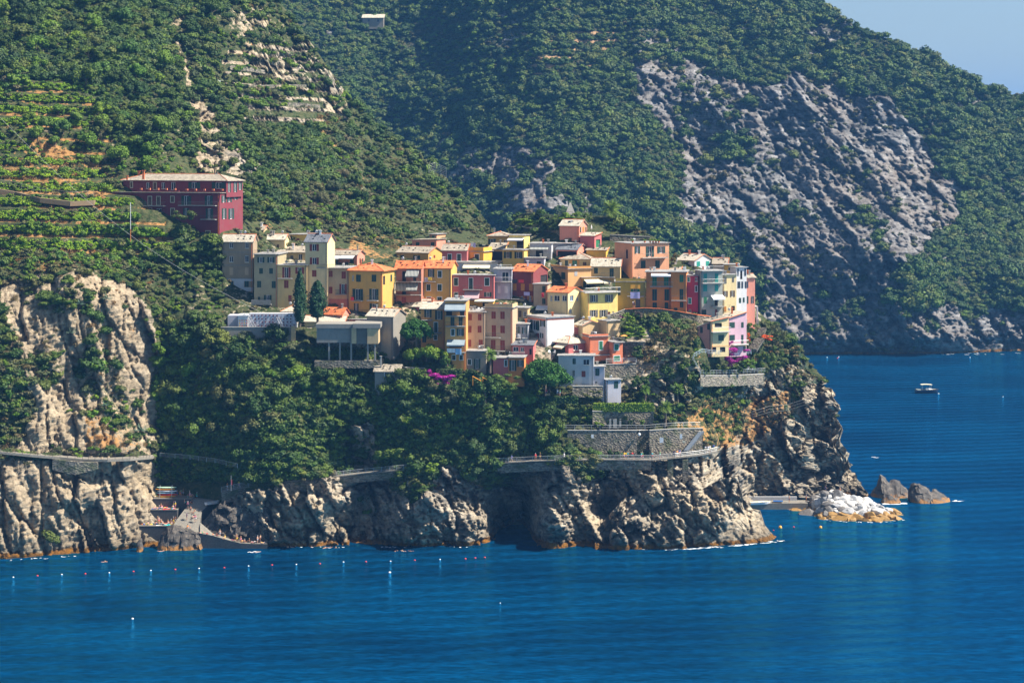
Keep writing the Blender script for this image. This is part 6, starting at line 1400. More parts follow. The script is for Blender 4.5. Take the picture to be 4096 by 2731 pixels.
lw = [(q11(1008, 945, 449.4), q11(1010, 800, 453.5)), (q11(1180, 978, 449.3), q11(1190, 955, 450.5)), (q11(1300, 1012, 449.2), q11(1300, 985, 451)), (q11(1440, 1052, 449.1), q11(1440, 1030, 451)), (q11(1560, 1080, 449), q11(1560, 1062, 451)), (q11(1700, 1086, 449), q11(1700, 1070, 451)), (q11(1915, 1088, 449), q11(1915, 1070, 451))]
for i in range(len(lw) - 1):
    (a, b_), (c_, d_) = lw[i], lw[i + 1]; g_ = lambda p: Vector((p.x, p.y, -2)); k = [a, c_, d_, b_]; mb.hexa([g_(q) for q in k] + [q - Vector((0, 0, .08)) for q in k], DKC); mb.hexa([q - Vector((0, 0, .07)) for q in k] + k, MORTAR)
tag(mb.build('bathing_quay'), kind='structure')
wallp = [q11(1030, 652, 457), q11(1250, 605, 459)]
# ---- small harbour on the right
a = W(2975, 2012, 498.4); b_ = W(3232, 2016, 498.4); mb = MB(); mb.obox((a.x, 498.4, -2), (b_.x - a.x, 0, 0), (0, 4.6, 0), (0, 0, a.z + 2), MORTAR); tag(mb.build('harbour_quay'), kind='structure')
a = W(2962, 1986, 502.5); b_ = W(3188, 1990, 502.5); mb = MB(); mb.obox((a.x, 502.5, 0), (b_.x - a.x, 0, 0), (0, 0.7, 0), (0, 0, a.z), plain('smooth grey concrete', (0.42, 0.42, 0.42), 0.85)); o = mb.build('quay_wall', None, a); o.location = a
tag(o, 'smooth pale grey concrete wall behind the small harbour quay', 'wall')
# ------------------------------------------------------------------ loose rocks
ROCKM, n, l, b = nodes('sea rock'); g = N(n, 'NewGeometry').outputs['Position']
st = noise_node(n, l, 0.8, 8, vec=g, rough=0.65); sx = N(n, 'SeparateXYZ'); l.new(g, sx.inputs[0])
c = ramp(n, l, st.outputs[0], [(0.35, (0.022, 0.019, 0.017)), (0.52, (0.065, 0.055, 0.045)), (0.68, (0.16, 0.13, 0.10))])
hh = math_n(n, l, 'ADD', sx.outputs[2], math_n(n, l, 'MULTIPLY', math_n(n, l, 'SUBTRACT', st.outputs[0], 0.5), 4.0))
c = mix(n, l, ramp(n, l, math_n(n, l, 'MULTIPLY', hh, 0.1), [(0.03, (1, 1, 1)), (0.10, (0, 0, 0))]), c, (0.26, 0.115, 0.018))
l.new(c, b.inputs['Base Color']); b.inputs['Roughness'].default_value = 0.75; bump(n, l, st.outputs[0], 1.0, 0.5, b)
def ridge_rock(name, prof, D, depth, label=None, seed=1, kind=None, mat=None, n_=46, rows=22, amp=1.0):
    """a rock whose crest follows prof [(px, py)], standing on the sea bed"""
    xs = np.linspace(prof[0][0], prof[-1][0], n_); ys = np.interp(xs, [p[0] for p in prof], [p[1] for p in prof])
    v = []; 
    for i in range(n_):
        zt = max(HC - (ys[i] - HY) / F * D, -1.5); k = math.sin(math.pi * (i + 0.5) / n_) ** 0.5
        for j in range(rows):
            t = j / (rows - 1) * 2 - 1; y = D + t * depth * (0.35 + 0.65 * k)
            z = (zt + 1.5) * (1 - abs(t) ** 1.7) - 1.5
            x = (xs[i] - 2048) / F * D
            v.append((x, y, z))
    P = np.array(v); d1, ce, cvv = cells(P * np.array([0.55, 0.4, 0.6]), seed); nn = fbm(P, 3.5, 4, seed, ridge=True)
    inner = np.clip((P[:, 2] + 1.5) / 2, 0, 1)
    P[:, 2] += ((cvv - 0.5) * 1.1 + nn * 0.5) * inner * amp; P[:, 1] += ((cvv - 0.5) * 1.6 + nn * 0.9) * inner * amp; P[:, 0] += (d1 - 0.5) * 0.7 * inner * amp
    f = [(i * rows + j, (i + 1) * rows + j, (i + 1) * rows + j + 1, i * rows + j + 1) for i in range(n_ - 1) for j in range(rows - 1)]
    o_ = (float(P[:, 0].mean()), D, 0.0)
    me = bpy.data.meshes.new(name); me.from_pydata([tuple(p - np.array(o_)) for p in P], [], f); me.materials.append(mat or ROCKM); me.update()
    o = link(name, me, None, o_); tag(o, label, 'rock' if label else None, kind=kind); return o
def c12(x, y): return (2850 + x / 2.352, 1850 + y / 2.352)
ridge_rock('sea_stack', [c12(*q) for q in ((1478, 318), (1510, 285), (1555, 210), (1580, 128), (1640, 175), (1670, 200), (1720, 182), (1790, 215), (1845, 270), (1862, 312))], DW(1983), 5, 'dark pointed rock in the sea with a sharp tooth, nearer to the point', 5)
ridge_rock('sea_stack', [c12(*q) for q in ((1852, 362), (1862, 215), (1895, 182), (1960, 205), (2040, 265), (2110, 270), (2180, 320), (2235, 358))], DW(2003), 5, 'dark wedge-shaped rock in the sea sloping down to the right', 9)
ridge_rock('sea_rock', [c12(*q) for q in ((1585, 372), (1605, 325), (1660, 312), (1720, 335), (1775, 370))], DW(2010), 2.5, 'small low rock awash between the point and the pointed rock', 12)
ridge_rock('harbour_rock', [cv(11, *q) for q in ((415, 1160), (470, 1020), (560, 900), (640, 868), (760, 890), (860, 940), (990, 960), (1035, 1050), (1048, 1160))], 449.5, 3.4, 'grey rock with sunbathers between the two quays of the bathing place', 21)
ridge_rock('bathing_rock', [cv(11, *q) for q in ((1010, 900), (1060, 780), (1180, 640), (1280, 545), (1400, 560), (1520, 590), (1640, 650), (1780, 620), (1890, 620), (1960, 780), (2010, 900), (2090, 960), (2150, 1090), (2160, 1160))], 453.6, 2.7, 'huge slanting rock above the lower bathing quay', 33, n_=80, rows=40, amp=1.2)
ridge_rock('sea_rock', [cv(11, *q) for q in ((150, 1150), (180, 1060), (215, 1050), (235, 1140))], 446, 1.5, 'small pale rock at the foot of the left quay wall', 41)
BOUL = [plain('white boulder', (0.50, 0.48, 0.45), 0.8, 0, 0.2), plain('grey boulder', (0.28, 0.28, 0.28), 0.85, 0, 0.25), plain('dark wet boulder', (0.12, 0.11, 0.10), 0.7, 0, 0.3), plain('weedy ochre boulder', (0.27, 0.15, 0.035), 0.7, 0, 0.4)]
def boulder_mesh(seed, mat):
    r = random.Random(seed); v = []; cut = [(rvec(r), r.uniform(0.55, 0.85)) for _ in range(9)]
    for p in ICO[0]:
        q = Vector(p)
        for nrm, dd in cut:
            k = q.dot(nrm)
            if k > dd: q = q - nrm * (k - dd)
        v.append((q.x * 1.25, q.y, q.z * 0.85))
    me = bpy.data.meshes.new('boulder'); me.from_pydata(v, [], ICO[1]); me.materials.append(mat); me.update(); return me
BM = [[boulder_mesh(i * 7 + k, m_) for i in range(4)] for k, m_ in enumerate(BOUL)]
bt = polyline([(3180, 2036), (3230, 2018), (3262, 1990), (3330, 1960), (3400, 1990), (3450, 1998), (3500, 2008), (3560, 2035), (3615, 2068)]); bb = polyline([(3180, 2044), (3270, 2060), (3290, 2074), (3400, 2082), (3500, 2083), (3560, 2081), (3615, 2075)])
BLD = []; pl = []; tries = 0
while len(pl) < 290 and tries < 20000:
    tries += 1; x = rnd.uniform(3188, 3606); y0, y1 = float(bt(x)), float(bb(x)); t = rnd.random(); y = y1 + (y0 - y1) * t
    if any((x - q[0]) ** 2 + ((y - q[1]) * 1.6) ** 2 < 17.5 ** 2 for q in pl): continue
    pl.append((x, y, t)); D = DW(y1) + t * 9.5; p = W(x, y, D); s_ = rnd.uniform(0.8, 1.2) + 1.1 * rnd.random() ** 2; p.z -= s_ * 0.3
    k = 3 if p.z < 0.55 else (2 if (rnd.random() < 0.16 or x < 3275) else (1 if rnd.random() < 0.42 else 0))
    o = link('boulder', rnd.choice(BM[k]), None, p); o.scale = (s_ * rnd.uniform(0.8, 1.4), s_, s_ * rnd.uniform(0.7, 1.1)); o.rotation_euler = (rnd.uniform(-.5, .5), rnd.uniform(-.5, .5), rnd.uniform(0, 6.28))
    lab = ['white boulder in the heap of the breakwater', 'grey boulder in the heap of the breakwater', 'dark boulder in the heap of the breakwater', 'ochre weedy boulder at the waterline of the breakwater'][k]
    lab = ['white', 'grey', 'dark', 'ochre weedy'][k] + ' boulder in the ' + ('bottom row' if t < .2 else ('lower part' if t < .4 else ('middle' if t < .6 else ('upper part' if t < .8 else 'crest')))) + (' of the breakwater heap, left third' if x < 3330 else (' of the breakwater heap, central third' if x < 3470 else ' of the breakwater heap, right third'))
    BLD.append(o)
    tag(o, lab, 'boulder', ['white', 'grey', 'dark', 'ochre weedy'][k] + ' boulders of the breakwater')
number_off(BLD)
mbm = ridge_rock('breakwater_core', [(3195, 2060), (3260, 2040), (3330, 2012), (3450, 2046), (3560, 2068), (3600, 2078)], DW(2078) + 7, 4.5, None, 3, kind='structure', mat=BOUL[2])
# ---- foam along the shore
FOAM = plain('sea foam', (0.80, 0.84, 0.86), 0.6, 0, 0.1)
mb = MB(); r = random.Random(5)
def foam(x0, x1, yf, n_, wx=12, off=0.0):
    for _ in range(n_):
        x = r.uniform(x0, x1); y = float(yf(x)) + r.uniform(-1, 5) + off; D = DW(y); p = W(x, y, D); a = r.uniform(0.3, 1.0) * wx / 17; b2 = r.uniform(0.10, 0.35) * max(1, wx / 14); k = 7
        mb.face([(p.x + a * math.cos(t * 6.283 / k) * r.uniform(.6, 1), p.y + b2 * math.sin(t * 6.283 / k) * r.uniform(.6, 1), 0.03 + _ * 0.0002) for t in range(k)], FOAM)
foam(2660, 3135, sp_bot, 75, 16, 4); foam(2560, 2700, lambda x: 2193, 10, 12); foam(3270, 3620, bb, 26, 8, 3); foam(0, 300, near_bottom, 16, 8, 5); foam(1200, 1990, near_bottom, 22, 8, 5)
foam(3525, 3620, lambda x: 2012, 22, 22); foam(3600, 3650, lambda x: 1980, 8, 14); foam(3790, 3850, lambda x: 2000, 6, 20); foam(3700, 4090, lambda x: 1413, 14, 30); foam(3465, 3520, lambda x: 1826, 4, 16)
foam(990, 1030, lambda x: 2205, 14, 10)
tag(mb.build('foam'), 'thin broken line of white foam where the waves touch the rocks', 'foam', kind='stuff')
# ------------------------------------------------------------------ special plants
def spindle(name, seed, mat, h, w_, leaf, n_=1500, pw=0.6):
    r = random.Random(seed); v = []; f = []
    def rad(t): return w_ * (math.sin(math.pi * min(1, t * 0.93 + 0.07)) ** pw) * (1 - 0.35 * t)
    ns = 14
    for i in range(16):
        t = i / 15; rr = rad(t) * 0.82
        for j in range(ns): a = j / ns * 6.283; q = rr * r.uniform(.85, 1.1); v.append((q * math.cos(a), q * math.sin(a), t * h))
    for i in range(15):
        for j in range(ns): f.append((i * ns + j, i * ns + (j + 1) % ns, (i + 1) * ns + (j + 1) % ns, (i + 1) * ns + j))
    for _ in range(n_):
        t = r.random(); a = r.uniform(0, 6.283); q = rad(t) * r.uniform(.85, 1.15) * (1 + 0.16 * math.sin(a * 5 + t * 9) + 0.1 * math.sin(a * 3 - t * 23)); p = Vector((q * math.cos(a), q * math.sin(a), t * h + r.uniform(-.1, .2)))
        nrm = (Vector((math.cos(a), math.sin(a), 0.3)) + rvec(r) * 0.6).normalized(); x = nrm.cross(rvec(r)).normalized(); y = nrm.cross(x); s = leaf * r.uniform(.6, 1.3); k = len(v)
        v += [tuple(p + x * s * .4), tuple(p + y * s * .7 + Vector((0, 0, s * .3))), tuple(p - x * s * .4), tuple(p - y * s * .5)]; f.append((k, k + 1, k + 2, k + 3))
    me = bpy.data.meshes.new(name); me.from_pydata(v, [], f); me.materials.append(mat); return me
def ground(px, py, off=0.0): return W(px, py, NEAR.at(px, py) - off)
def plant_at(px, pyb, D, parts, label, cat, name):
    p = W(px, pyb, D); t = empty(name, p, label, cat)
    for nm, me, loc, sc in parts:
        o = link(nm, me, t, loc); o.scale = sc
    return t
Dc = D1 - 4.0
mb = MB(); mb.tube([(0, 0, -1), (0, 0, 1.5)], 0.3, BARK, 7); tk = mb.mesh('trunk')
plant_at(1199, 1292, Dc, [('trunk', tk, (0, 0, 0), (1, 1, 1)), ('crown', spindle('cypress_crown', 1, LEAF_CYPRESS, 12.2, 1.75, 0.35, 2600), (0, 0, 0.3), (1, 1, 1))], 'tall slim dark cypress rising beside the graveyard', 'tree', 'cypress_tree')
plant_at(1270, 1275, Dc + 3, [('trunk', tk, (0, 0, 0), (1, 1, 1)), ('crown', spindle('thuja_crown', 2, LEAF_CYPRESS, 8.6, 2.35, 0.4, 2600, 0.5), (0, 0, 0.4), (1, 1, 1))], 'broad dark conifer standing right behind the tall cypress', 'tree', 'conifer_tree')
PINE = [clump_mesh('pine_crown', 300 + i, LEAF_PINE, lobes=38, leaves=330, leaf=0.085, lob=0.24, base=0.55, rz=0.75, cs_=0.62, flat=0.8) for i in range(2)]
def pine(px, py_top, py_bot, wpx, pyg, D, label, i=0):
    p = W(px, pyg, D); s = wpx / 2 / F * D; h0 = HC - (py_bot - HY) / F * D; h1 = HC - (py_top - HY) / F * D; zc = (h0 + h1) / 2 - p.z
    t = empty('pine_tree', p, label, 'tree'); mb = MB(); mb.tube([(0, 0, -1), (0.1, 0, zc * 0.4), (0, 0, zc)], [0.32, 0.26, 0.2], BARK, 7)
    for k in range(6): a = k * 1.05; mb.tube([(0, 0, zc * 0.55), (math.cos(a) * s * .55, math.sin(a) * s * .55, zc * 1.02)], [0.15, 0.05], BARK, 5)
    link('trunk', mb.mesh('trunk'), t); c = link('crown', PINE[i], t, (0, 0, zc)); c.scale = (s / 0.92, s / 0.92, (h1 - h0) / 2 / 0.78); return t
pine(2180, 1415, 1562, 192, 1584, NEAR.at(2170, 1580) - 2.5, 'big round bright green pine in front of the rose house terrace', 0)
pine(1664, 1252, 1372, 128, 1400, NEAR.at(1660, 1400) - 6, 'round headed stone pine in front of the grey chapel-like building', 1)
for x, y, s_, lb in ((1705, 1415, 3.0, 'leafy green tree in front of the tall narrow orange house, left one'), (1760, 1420, 2.3, 'leafy green tree touching the foot of the tall narrow orange house'), (1790, 1440, 1.8, 'small round bright shrub under the apartment house stone floor'), (1650, 1420, 2.2, 'leafy green shrub below the stone pine')):
    D = NEAR.at(x, y) - 5; p = W(x, y + 20, D); tree(p, s_, BRI_M, lb, name='leafy_tree', th=0.5)
def frond_mesh(seed, n_, ln, up, mat, droop):
    r = random.Random(seed); v = []; f = []
    for i in range(n_):
        a = r.uniform(0, 6.283); el = r.uniform(*up); L = ln * r.uniform(.8, 1.1); d = Vector((math.cos(a) * math.cos(el), math.sin(a) * math.cos(el), math.sin(el))); sd = Vector((-math.sin(a), math.cos(a), 0))
        p = Vector((0, 0, 0)); ps = []
        for k in range(8): ps.append(p.copy()); p = p + d * L / 7; d = (d + Vector((0, 0, -droop / 7))).normalized()
        for k in range(7):
            q = ps[k]; wd = 0.34 * L * math.sin(math.pi * (k + 1.2) / 9) * 0.8
            for sg in (-1, 1):
                for m_ in range(2):
                    q2 = q.lerp(ps[k + 1], m_ / 2); e = q2 + sd * sg * wd + (ps[k + 1] - ps[k]) * 0.9 + Vector((0, 0, -wd * 0.45)); i0 = len(v)
                    v.extend([tuple(q2), tuple(q2.lerp(ps[k + 1], 0.45)), tuple(e)]); f.append((i0, i0 + 1, i0 + 2))
    me = bpy.data.meshes.new('fronds'); me.from_pydata(v, [], f); me.materials.append(mat); return me
PALM = [frond_mesh(1, 70, 1.0, (-0.3, 1.3), LEAF_PALM, 1.1), frond_mesh(2, 60, 1.0, (-0.5, 1.4), LEAF_PALM, 1.3)]
def palm(px, pyc, pyg, size, D, label, i=0, tr=0.25):
    g_ = W(px, pyg, D); c_ = W(px, pyc, D); t = empty('palm_tree', g_, label, 'palm'); mb = MB(); mb.tube([(0, 0, -0.8), (0.05, 0, (c_.z - g_.z) / 2), (0, 0, c_.z - g_.z)], [tr * 1.2, tr, tr * 1.15], BARK, 7); link('trunk', mb.mesh('trunk'), t)
    c = link('crown', PALM[i], t, (0, 0, c_.z - g_.z)); c.scale = (size, size, size); return t
palm(2443, 842, 885, 3.3, NEAR.at(2443, 880) - 1, 'feathery palm on top of the hilltop garden against the far mountain', 0, 0.45)
palm(1960, 1418, 1478, 1.9, NEAR.at(1960, 1475) - 6, 'fan palm in front of the apartment house stone floor', 1)
palm(2710, 1555, 1625, 1.9, NEAR.at(2710, 1625) - 2, 'palm on the slope below the pink house, upper right of the lower garden', 1)
palm(2662, 1630, 1690, 1.9, NEAR.at(2662, 1690) - 2.5, 'palm at the right end of the lower garden behind the railing', 0)
palm(2580, 1560, 1600, 1.5, NEAR.at(2570, 1600) - 2, 'spiky grey palm behind the end of the long clipped hedge', 0)
palm(2222, 868, 880, 0.9, NEAR.at(2215, 875) - 1, 'tiny palm at the left side of the hilltop garden', 1)
AG = frond_mesh(9, 22, 1.0, (0.0, 1.3), LEAF_AGAVE, 0.1)
for x, y, s_, w_ in ((320, 1215, 1.5, 'highest on the left cliff'), (235, 1245, 1.4, 'on the left cliff, upper left part'), (285, 1330, 1.3, 'in the middle of the left cliff face'), (60, 1320, 1.3, 'at the left edge of the cliff'), (430, 1195, 1.3, 'at the brow of the left cliff'), (475, 1470, 1.6, 'right side of the left cliff face'), (565, 1720, 1.9, 'on the dry grass low on the left cliff'), (420, 1620, 1.1, 'lower middle of the left cliff'), (2715, 1425, 1.6, 'on the rocks left of the pink house garden'), (2665, 1395, 1.3, 'below the curving wall'), (2660, 1440, 1.2, 'small, on the stony slope left of the pink house'), (3215, 1470, 1.5, 'on the crest of the point, lower'), (3190, 1425, 1.5, 'on the crest of the point, upper'), (3250, 1530, 1.5, 'above the bare cliff of the point'), (3140, 1640, 1.6, 'in the orange dry grass of the point'), (1240, 640, 1.3, 'on the slope below the ridge'), (725, 580, 1.3, 'beside the bare rock streak above the red building'), (2395, 860, 1.2, 'left of the feathery palm on the hilltop')):
    p = ground(x, y, 1.2); t = empty('agave', p, 'grey green agave ' + w_, 'agave'); link('rosette', AG, t).scale = (s_, s_, s_)
# bougainvillea and flowers
def shaped(spots):
    def f_(r, t): s = r.choice(spots); return Vector((s[0] + r.uniform(-1, 1) * s[3], s[1] + r.uniform(-.5, .5), s[2] + r.uniform(-1, 1) * s[4])), s[5] * r.uniform(.7, 1.2)
    return f_
def bush(px0, py0, px1, py1, mat, label, name='flowering_bush', off=3.0, lobes=14, leaf=0.22, lob=0.28, cat='bush', leaves=70, core=True, seed=None, D=None):
    xm, ym = (px0 + px1) / 2, (py0 + py1) / 2; D = D or NEAR.at(xm, py1) - off; c_ = W(xm, ym, D); k = D / F; rx = (px1 - px0) / 2 * k; rz = (py1 - py0) / 2 * k
    me = clump_mesh('blossom', seed or int(px0), mat, lobes=lobes, leaves=leaves, leaf=leaf / max(0.6, (rx * rz) ** .5) * 1.3, lob=lob, shape=lambda r, t: (Vector((r.uniform(-1, 1) * (1 - lob * .8), r.uniform(-.6, .6), r.uniform(-1, 1) * (1 - lob * .8))), lob * r.uniform(.7, 1.2)), core=core)
    g_ = c_ - Vector((0, 0, rz)); t = empty(name, g_, label, cat); o = link('foliage', me, t, (0, 0, rz)); o.scale = (rx, min(rx, 2.0), rz); return t
bush(1686, 1478, 1740, 1510, LEAF_MAGENTA, 'small magenta bougainvillea left of the wide one in the village garden')
bush(1725, 1494, 1838, 1548, LEAF_MAGENTA, 'wide magenta bougainvillea in the garden below the tall narrow orange house')
bush(2884, 1388, 3002, 1442, LEAF_MAGENTA, 'big magenta bougainvillea spilling over the railing of the pink house', off=8)
bush(2905, 1428, 2985, 1472, LEAF_MAGENTA, 'hanging lower end of the bougainvillea under the pink house', off=8, core=False)
bush(2905, 1362, 2945, 1385, LEAF_MAGENTA, 'thin magenta spray climbing the front of the pink house', off=8.5, core=False, lobes=7)
bush(2538, 1242, 2574, 1275, LEAF_MAGENTA, 'magenta blossom on the vine covered wall right of the pale yellow house', off=5)
bush(2476, 1262, 2496, 1274, LEAF_MAGENTA, 'tiny magenta bush beside the short sloping wall', off=5, lobes=6)
bush(2982, 1332, 3002, 1370, LEAF_RED, 'red orange flowers hugging the right wall of the pink house', off=6, lobes=7)
bush(3045, 1340, 3090, 1362, LEAF_RED, 'red orange flowers above the stone stairway', off=6)
for a in ((2480, 1245, 2545, 1300, 'ivy covered corner above the vine pergola'), (2480, 1300, 2580, 1345, 'upper vine pergola beside the tan block'), (2495, 1330, 2585, 1352, 'lower bright vine pergola beside the tan block'), (2530, 1375, 2570, 1420, 'green creeper on the stone wall right of the red orange house'), (3030, 1370, 3110, 1480, 'large dark rounded shrub right of the stone stairway'), (2860, 1445, 2915, 1485, 'dense green shrub on the garden terrace, left of the bougainvillea'), (2925, 1460, 2975, 1488, 'low green shrub on the garden terrace under the bougainvillea'), (2960, 1430, 3030, 1475, 'leafy shrub on the garden terrace, right of the bougainvillea'), (2800, 1450, 2845, 1490, 'palm-like shrub at the left end of the garden terrace'), (2985, 1285, 3025, 1330, 'green shrub behind the pillars of the end house'), (2520, 1500, 2600, 1545, 'dark creeper bush hanging on the rough stone wall'), (2330, 1555, 2410, 1600, 'olive tree beside the plain pale grey tower'), (2100, 1520, 2160, 1570, 'olive shrub at the left foot of the big round pine'), (1950, 1490, 2090, 1560, 'dark laurel shrubs under the fan palm'), (2240, 845, 2330, 880, 'lush green bush at the foot of the pointed spire'), (2330, 850, 2370, 880, 'green bush right of the pointed spire'), (2410, 885, 2490, 925, 'green bushes below the feathery palm'), (2060, 870, 2160, 905, 'green vegetable patch of the hilltop garden'), (2160, 868, 2230, 905, 'mixed flower bed of the hilltop garden'), (680, 840, 790, 915, 'dark green vine covered terrace on the hillside, right of the red building'), (955, 820, 1050, 890, 'bushy fig tree right of the big red building'), (1500, 1780, 1620, 1850, 'dark pine shrub leaning over the cliff walk'), (1700, 1850, 1755, 1890, 'bright yellow green bush on the edge of the cliff walk'), (2430, 1800, 2480, 1850, 'dark green shrub beside the group of walkers'), (2290, 1810, 2420, 1880, 'pale reed tuft hanging over the sea cliff')):
    x0, y0, x1, y1, lb = a; mt = LEAF_BRIGHT if any(k in lb for k in ('bright', 'lush', 'leafy', 'pergola', 'vegetable')) else (LEAF_OLIVE if 'olive' in lb or 'pale' in lb else LEAF_OAK)
    bush(x0, y0, x1, y1, mt, lb, 'shrub', off=4.5, cat='shrub', leaf=0.30, seed=x0 + y0)
bush(3080, 1290, 3165, 1385, LEAF_OLIVE, 'feathery grey tamarisk bush on the crest of the point', 'shrub', off=5, cat='shrub', core=False, leaf=0.35)
bush(3130, 1380, 3200, 1430, LEAF_DRY, 'dry brown bush behind the tamarisk on the point', 'shrub', off=3, cat='shrub', core=False, leaf=0.35)
bush(2600, 1275, 2700, 1400, LEAF_DRY, 'tall dry straw coloured thicket under the curving wall', 'shrub', off=4, cat='shrub', core=False, leaf=0.32, lobes=22)
bush(2690, 1290, 2790, 1380, LEAF_DRY, 'dry brown thicket left of the pink house', 'shrub', off=4, cat='shrub', core=False, leaf=0.32, lobes=20)
bush(2680, 1010, 2720, 1050, LEAF_DRY, 'golden dry grass tuft right of the large salmon house', 'grass_tuft', off=2, cat='grass', core=False, leaf=0.32, lobes=10)
for x, y, s_, lb in ((2523, 1690, 13, 'darker of the two clipped round bushes in the lower garden'), (2568, 1688, 13, 'bright clipped round bush on a short stem in the lower garden'), (2625, 1694, 15, 'dark clipped round bush beside the palm in the lower garden'), (2395, 1697, 22, 'flat bright bush left of the three stone slabs')):
    bush(x - s_, y - 12, x + s_, y + 12, LEAF_BRIGHT if 'bright' in lb else LEAF_OAK, lb, 'clipped_bush', off=3.5, leaf=0.14, lobes=12, seed=x)
def hedge(x0, x1, y0, y1, label, off=4.0, mat=None):
    D = NEAR.at((x0 + x1) / 2, y1) - off; a = W(x0, y1, D); b_ = W(x1, y0, D); r = random.Random(int(x0)); v = []; f = []; L = b_.x - a.x; H_ = b_.z - a.z; dp = 1.3
    mb = MB(); mb.obox((0.1, 0.1, 0), (L - .2, 0, 0), (0, dp - .2, 0), (0, 0, H_ - .1), mat or LEAF_OAK); v = list(mb.v); f = [tuple(q) for q in mb.f]
    for _ in range(int((L * H_ + L * dp) * 26)):
        if r.random() < H_ / (H_ + dp): p = Vector((r.uniform(0, L), r.uniform(-.06, .12), r.uniform(0, H_))); nn_ = Vector((0, -1, .2))
        else: p = Vector((r.uniform(0, L), r.uniform(0, dp), H_ + r.uniform(-.1, .1))); nn_ = Vector((0, 0, 1))
        nn_ = (nn_ + rvec(r) * .7).normalized(); x = nn_.cross(rvec(r)).normalized(); y = nn_.cross(x); s = r.uniform(.12, .28); k = len(v)
        v += [tuple(p + x * s), tuple(p + y * s * .7), tuple(p - x * s), tuple(p - y * s * .7)]; f.append((k, k + 1, k + 2, k + 3))
    me = bpy.data.meshes.new('hedge'); me.from_pydata(v, [], f); me.materials.append(mat or LEAF_OAK); o = link('hedge', me, None, a); tag(o, label, 'hedge')
hedge(2372, 2616, 1614, 1646, 'long bright clipped hedge on top of the garden wall', mat=LEAF_BRIGHT, off=4.5)
hedge(2155, 2312, 1586, 1614, 'clipped hedge below the big round pine')
hedge(2000, 2046, 1556, 1580, 'short clipped hedge piece left of the big round pine', mat=LEAF_BRIGHT)
hedge(1745, 1850, 1478, 1496, 'low hedge behind the wide bougainvillea')
# three stone slabs, lamp, bench table in the lower garden
for x, lb in ((2441, 'left one of the three upright grey stone slabs in the lower garden'), (2460, 'widest, middle one of the three upright grey stone slabs'), (2481, 'right and smallest of the three upright stone slabs')):
    p = ground(x, 1712, 2.5); mb = MB(); wd = 0.85 if 'widest' in lb else 0.45; mb.box((0, 0, 1), wd, 0.3, 2.0 if 'smallest' not in lb else 1.4, CONC); mb.hexa([(-wd / 2, -.15, 2.0), (wd / 2, -.15, 2.0), (wd / 2, .15, 2.0), (-wd / 2, .15, 2.0), (-wd / 2, -.15, 2.06), (wd / 2, -.15, 2.14), (wd / 2, .15, 2.14), (-wd / 2, .15, 2.06)], CONC)
    o = mb.build('stone_slab', None); o.location = p; tag(o, lb, 'stone slab')
import bmesh
def ball(mat, rad, sub=2, sz=1.0, name='ball'):
    bm = bmesh.new(); bmesh.ops.create_icosphere(bm, subdivisions=sub, radius=rad); me = bpy.data.meshes.new(name)
    for v_ in bm.verts: v_.co.z *= sz
    bm.to_mesh(me); bm.free(); me.materials.append(mat); return me
p = W(2557, 1737, 462); t = empty('globe_lamp', p, 'round white globe lamp in front of the dark gap between the garden walls', 'lamp'); link('globe', ball(WHITE, 0.36), t); mb = MB(); mb.tube([(0, 0, 0.3), (0, 0, 0.9), (0.6, 1.0, 1.0)], 0.05, GALV, 5); mb.build('bracket', t)
# playground slide pieces in the village garden
for x, y, lb in ((1905, 1521, 'small orange playground slide between the garden shrubs, left one'), (1945, 1525, 'longer orange playground slide next to the left one')):
    p = W(x, y, NEAR.at(x, 1530) - 7); t = empty('slide', p, lb, 'slide'); OR = plain('orange plastic', (0.75, 0.30, 0.03), 0.5); mb = MB(); mb.obox((-0.9, 0, 0.9), (2.0, 0, -1.1), (0, 0.6, 0), (0.03, 0, 0.08), OR); mb.build('chute', t)
    mb = MB(); [mb.tube([(-0.8, q, -1.2), (-0.8, q, 0.9)], 0.05, OR, 5) for q in (0, .6)]; mb.build('frame', t)
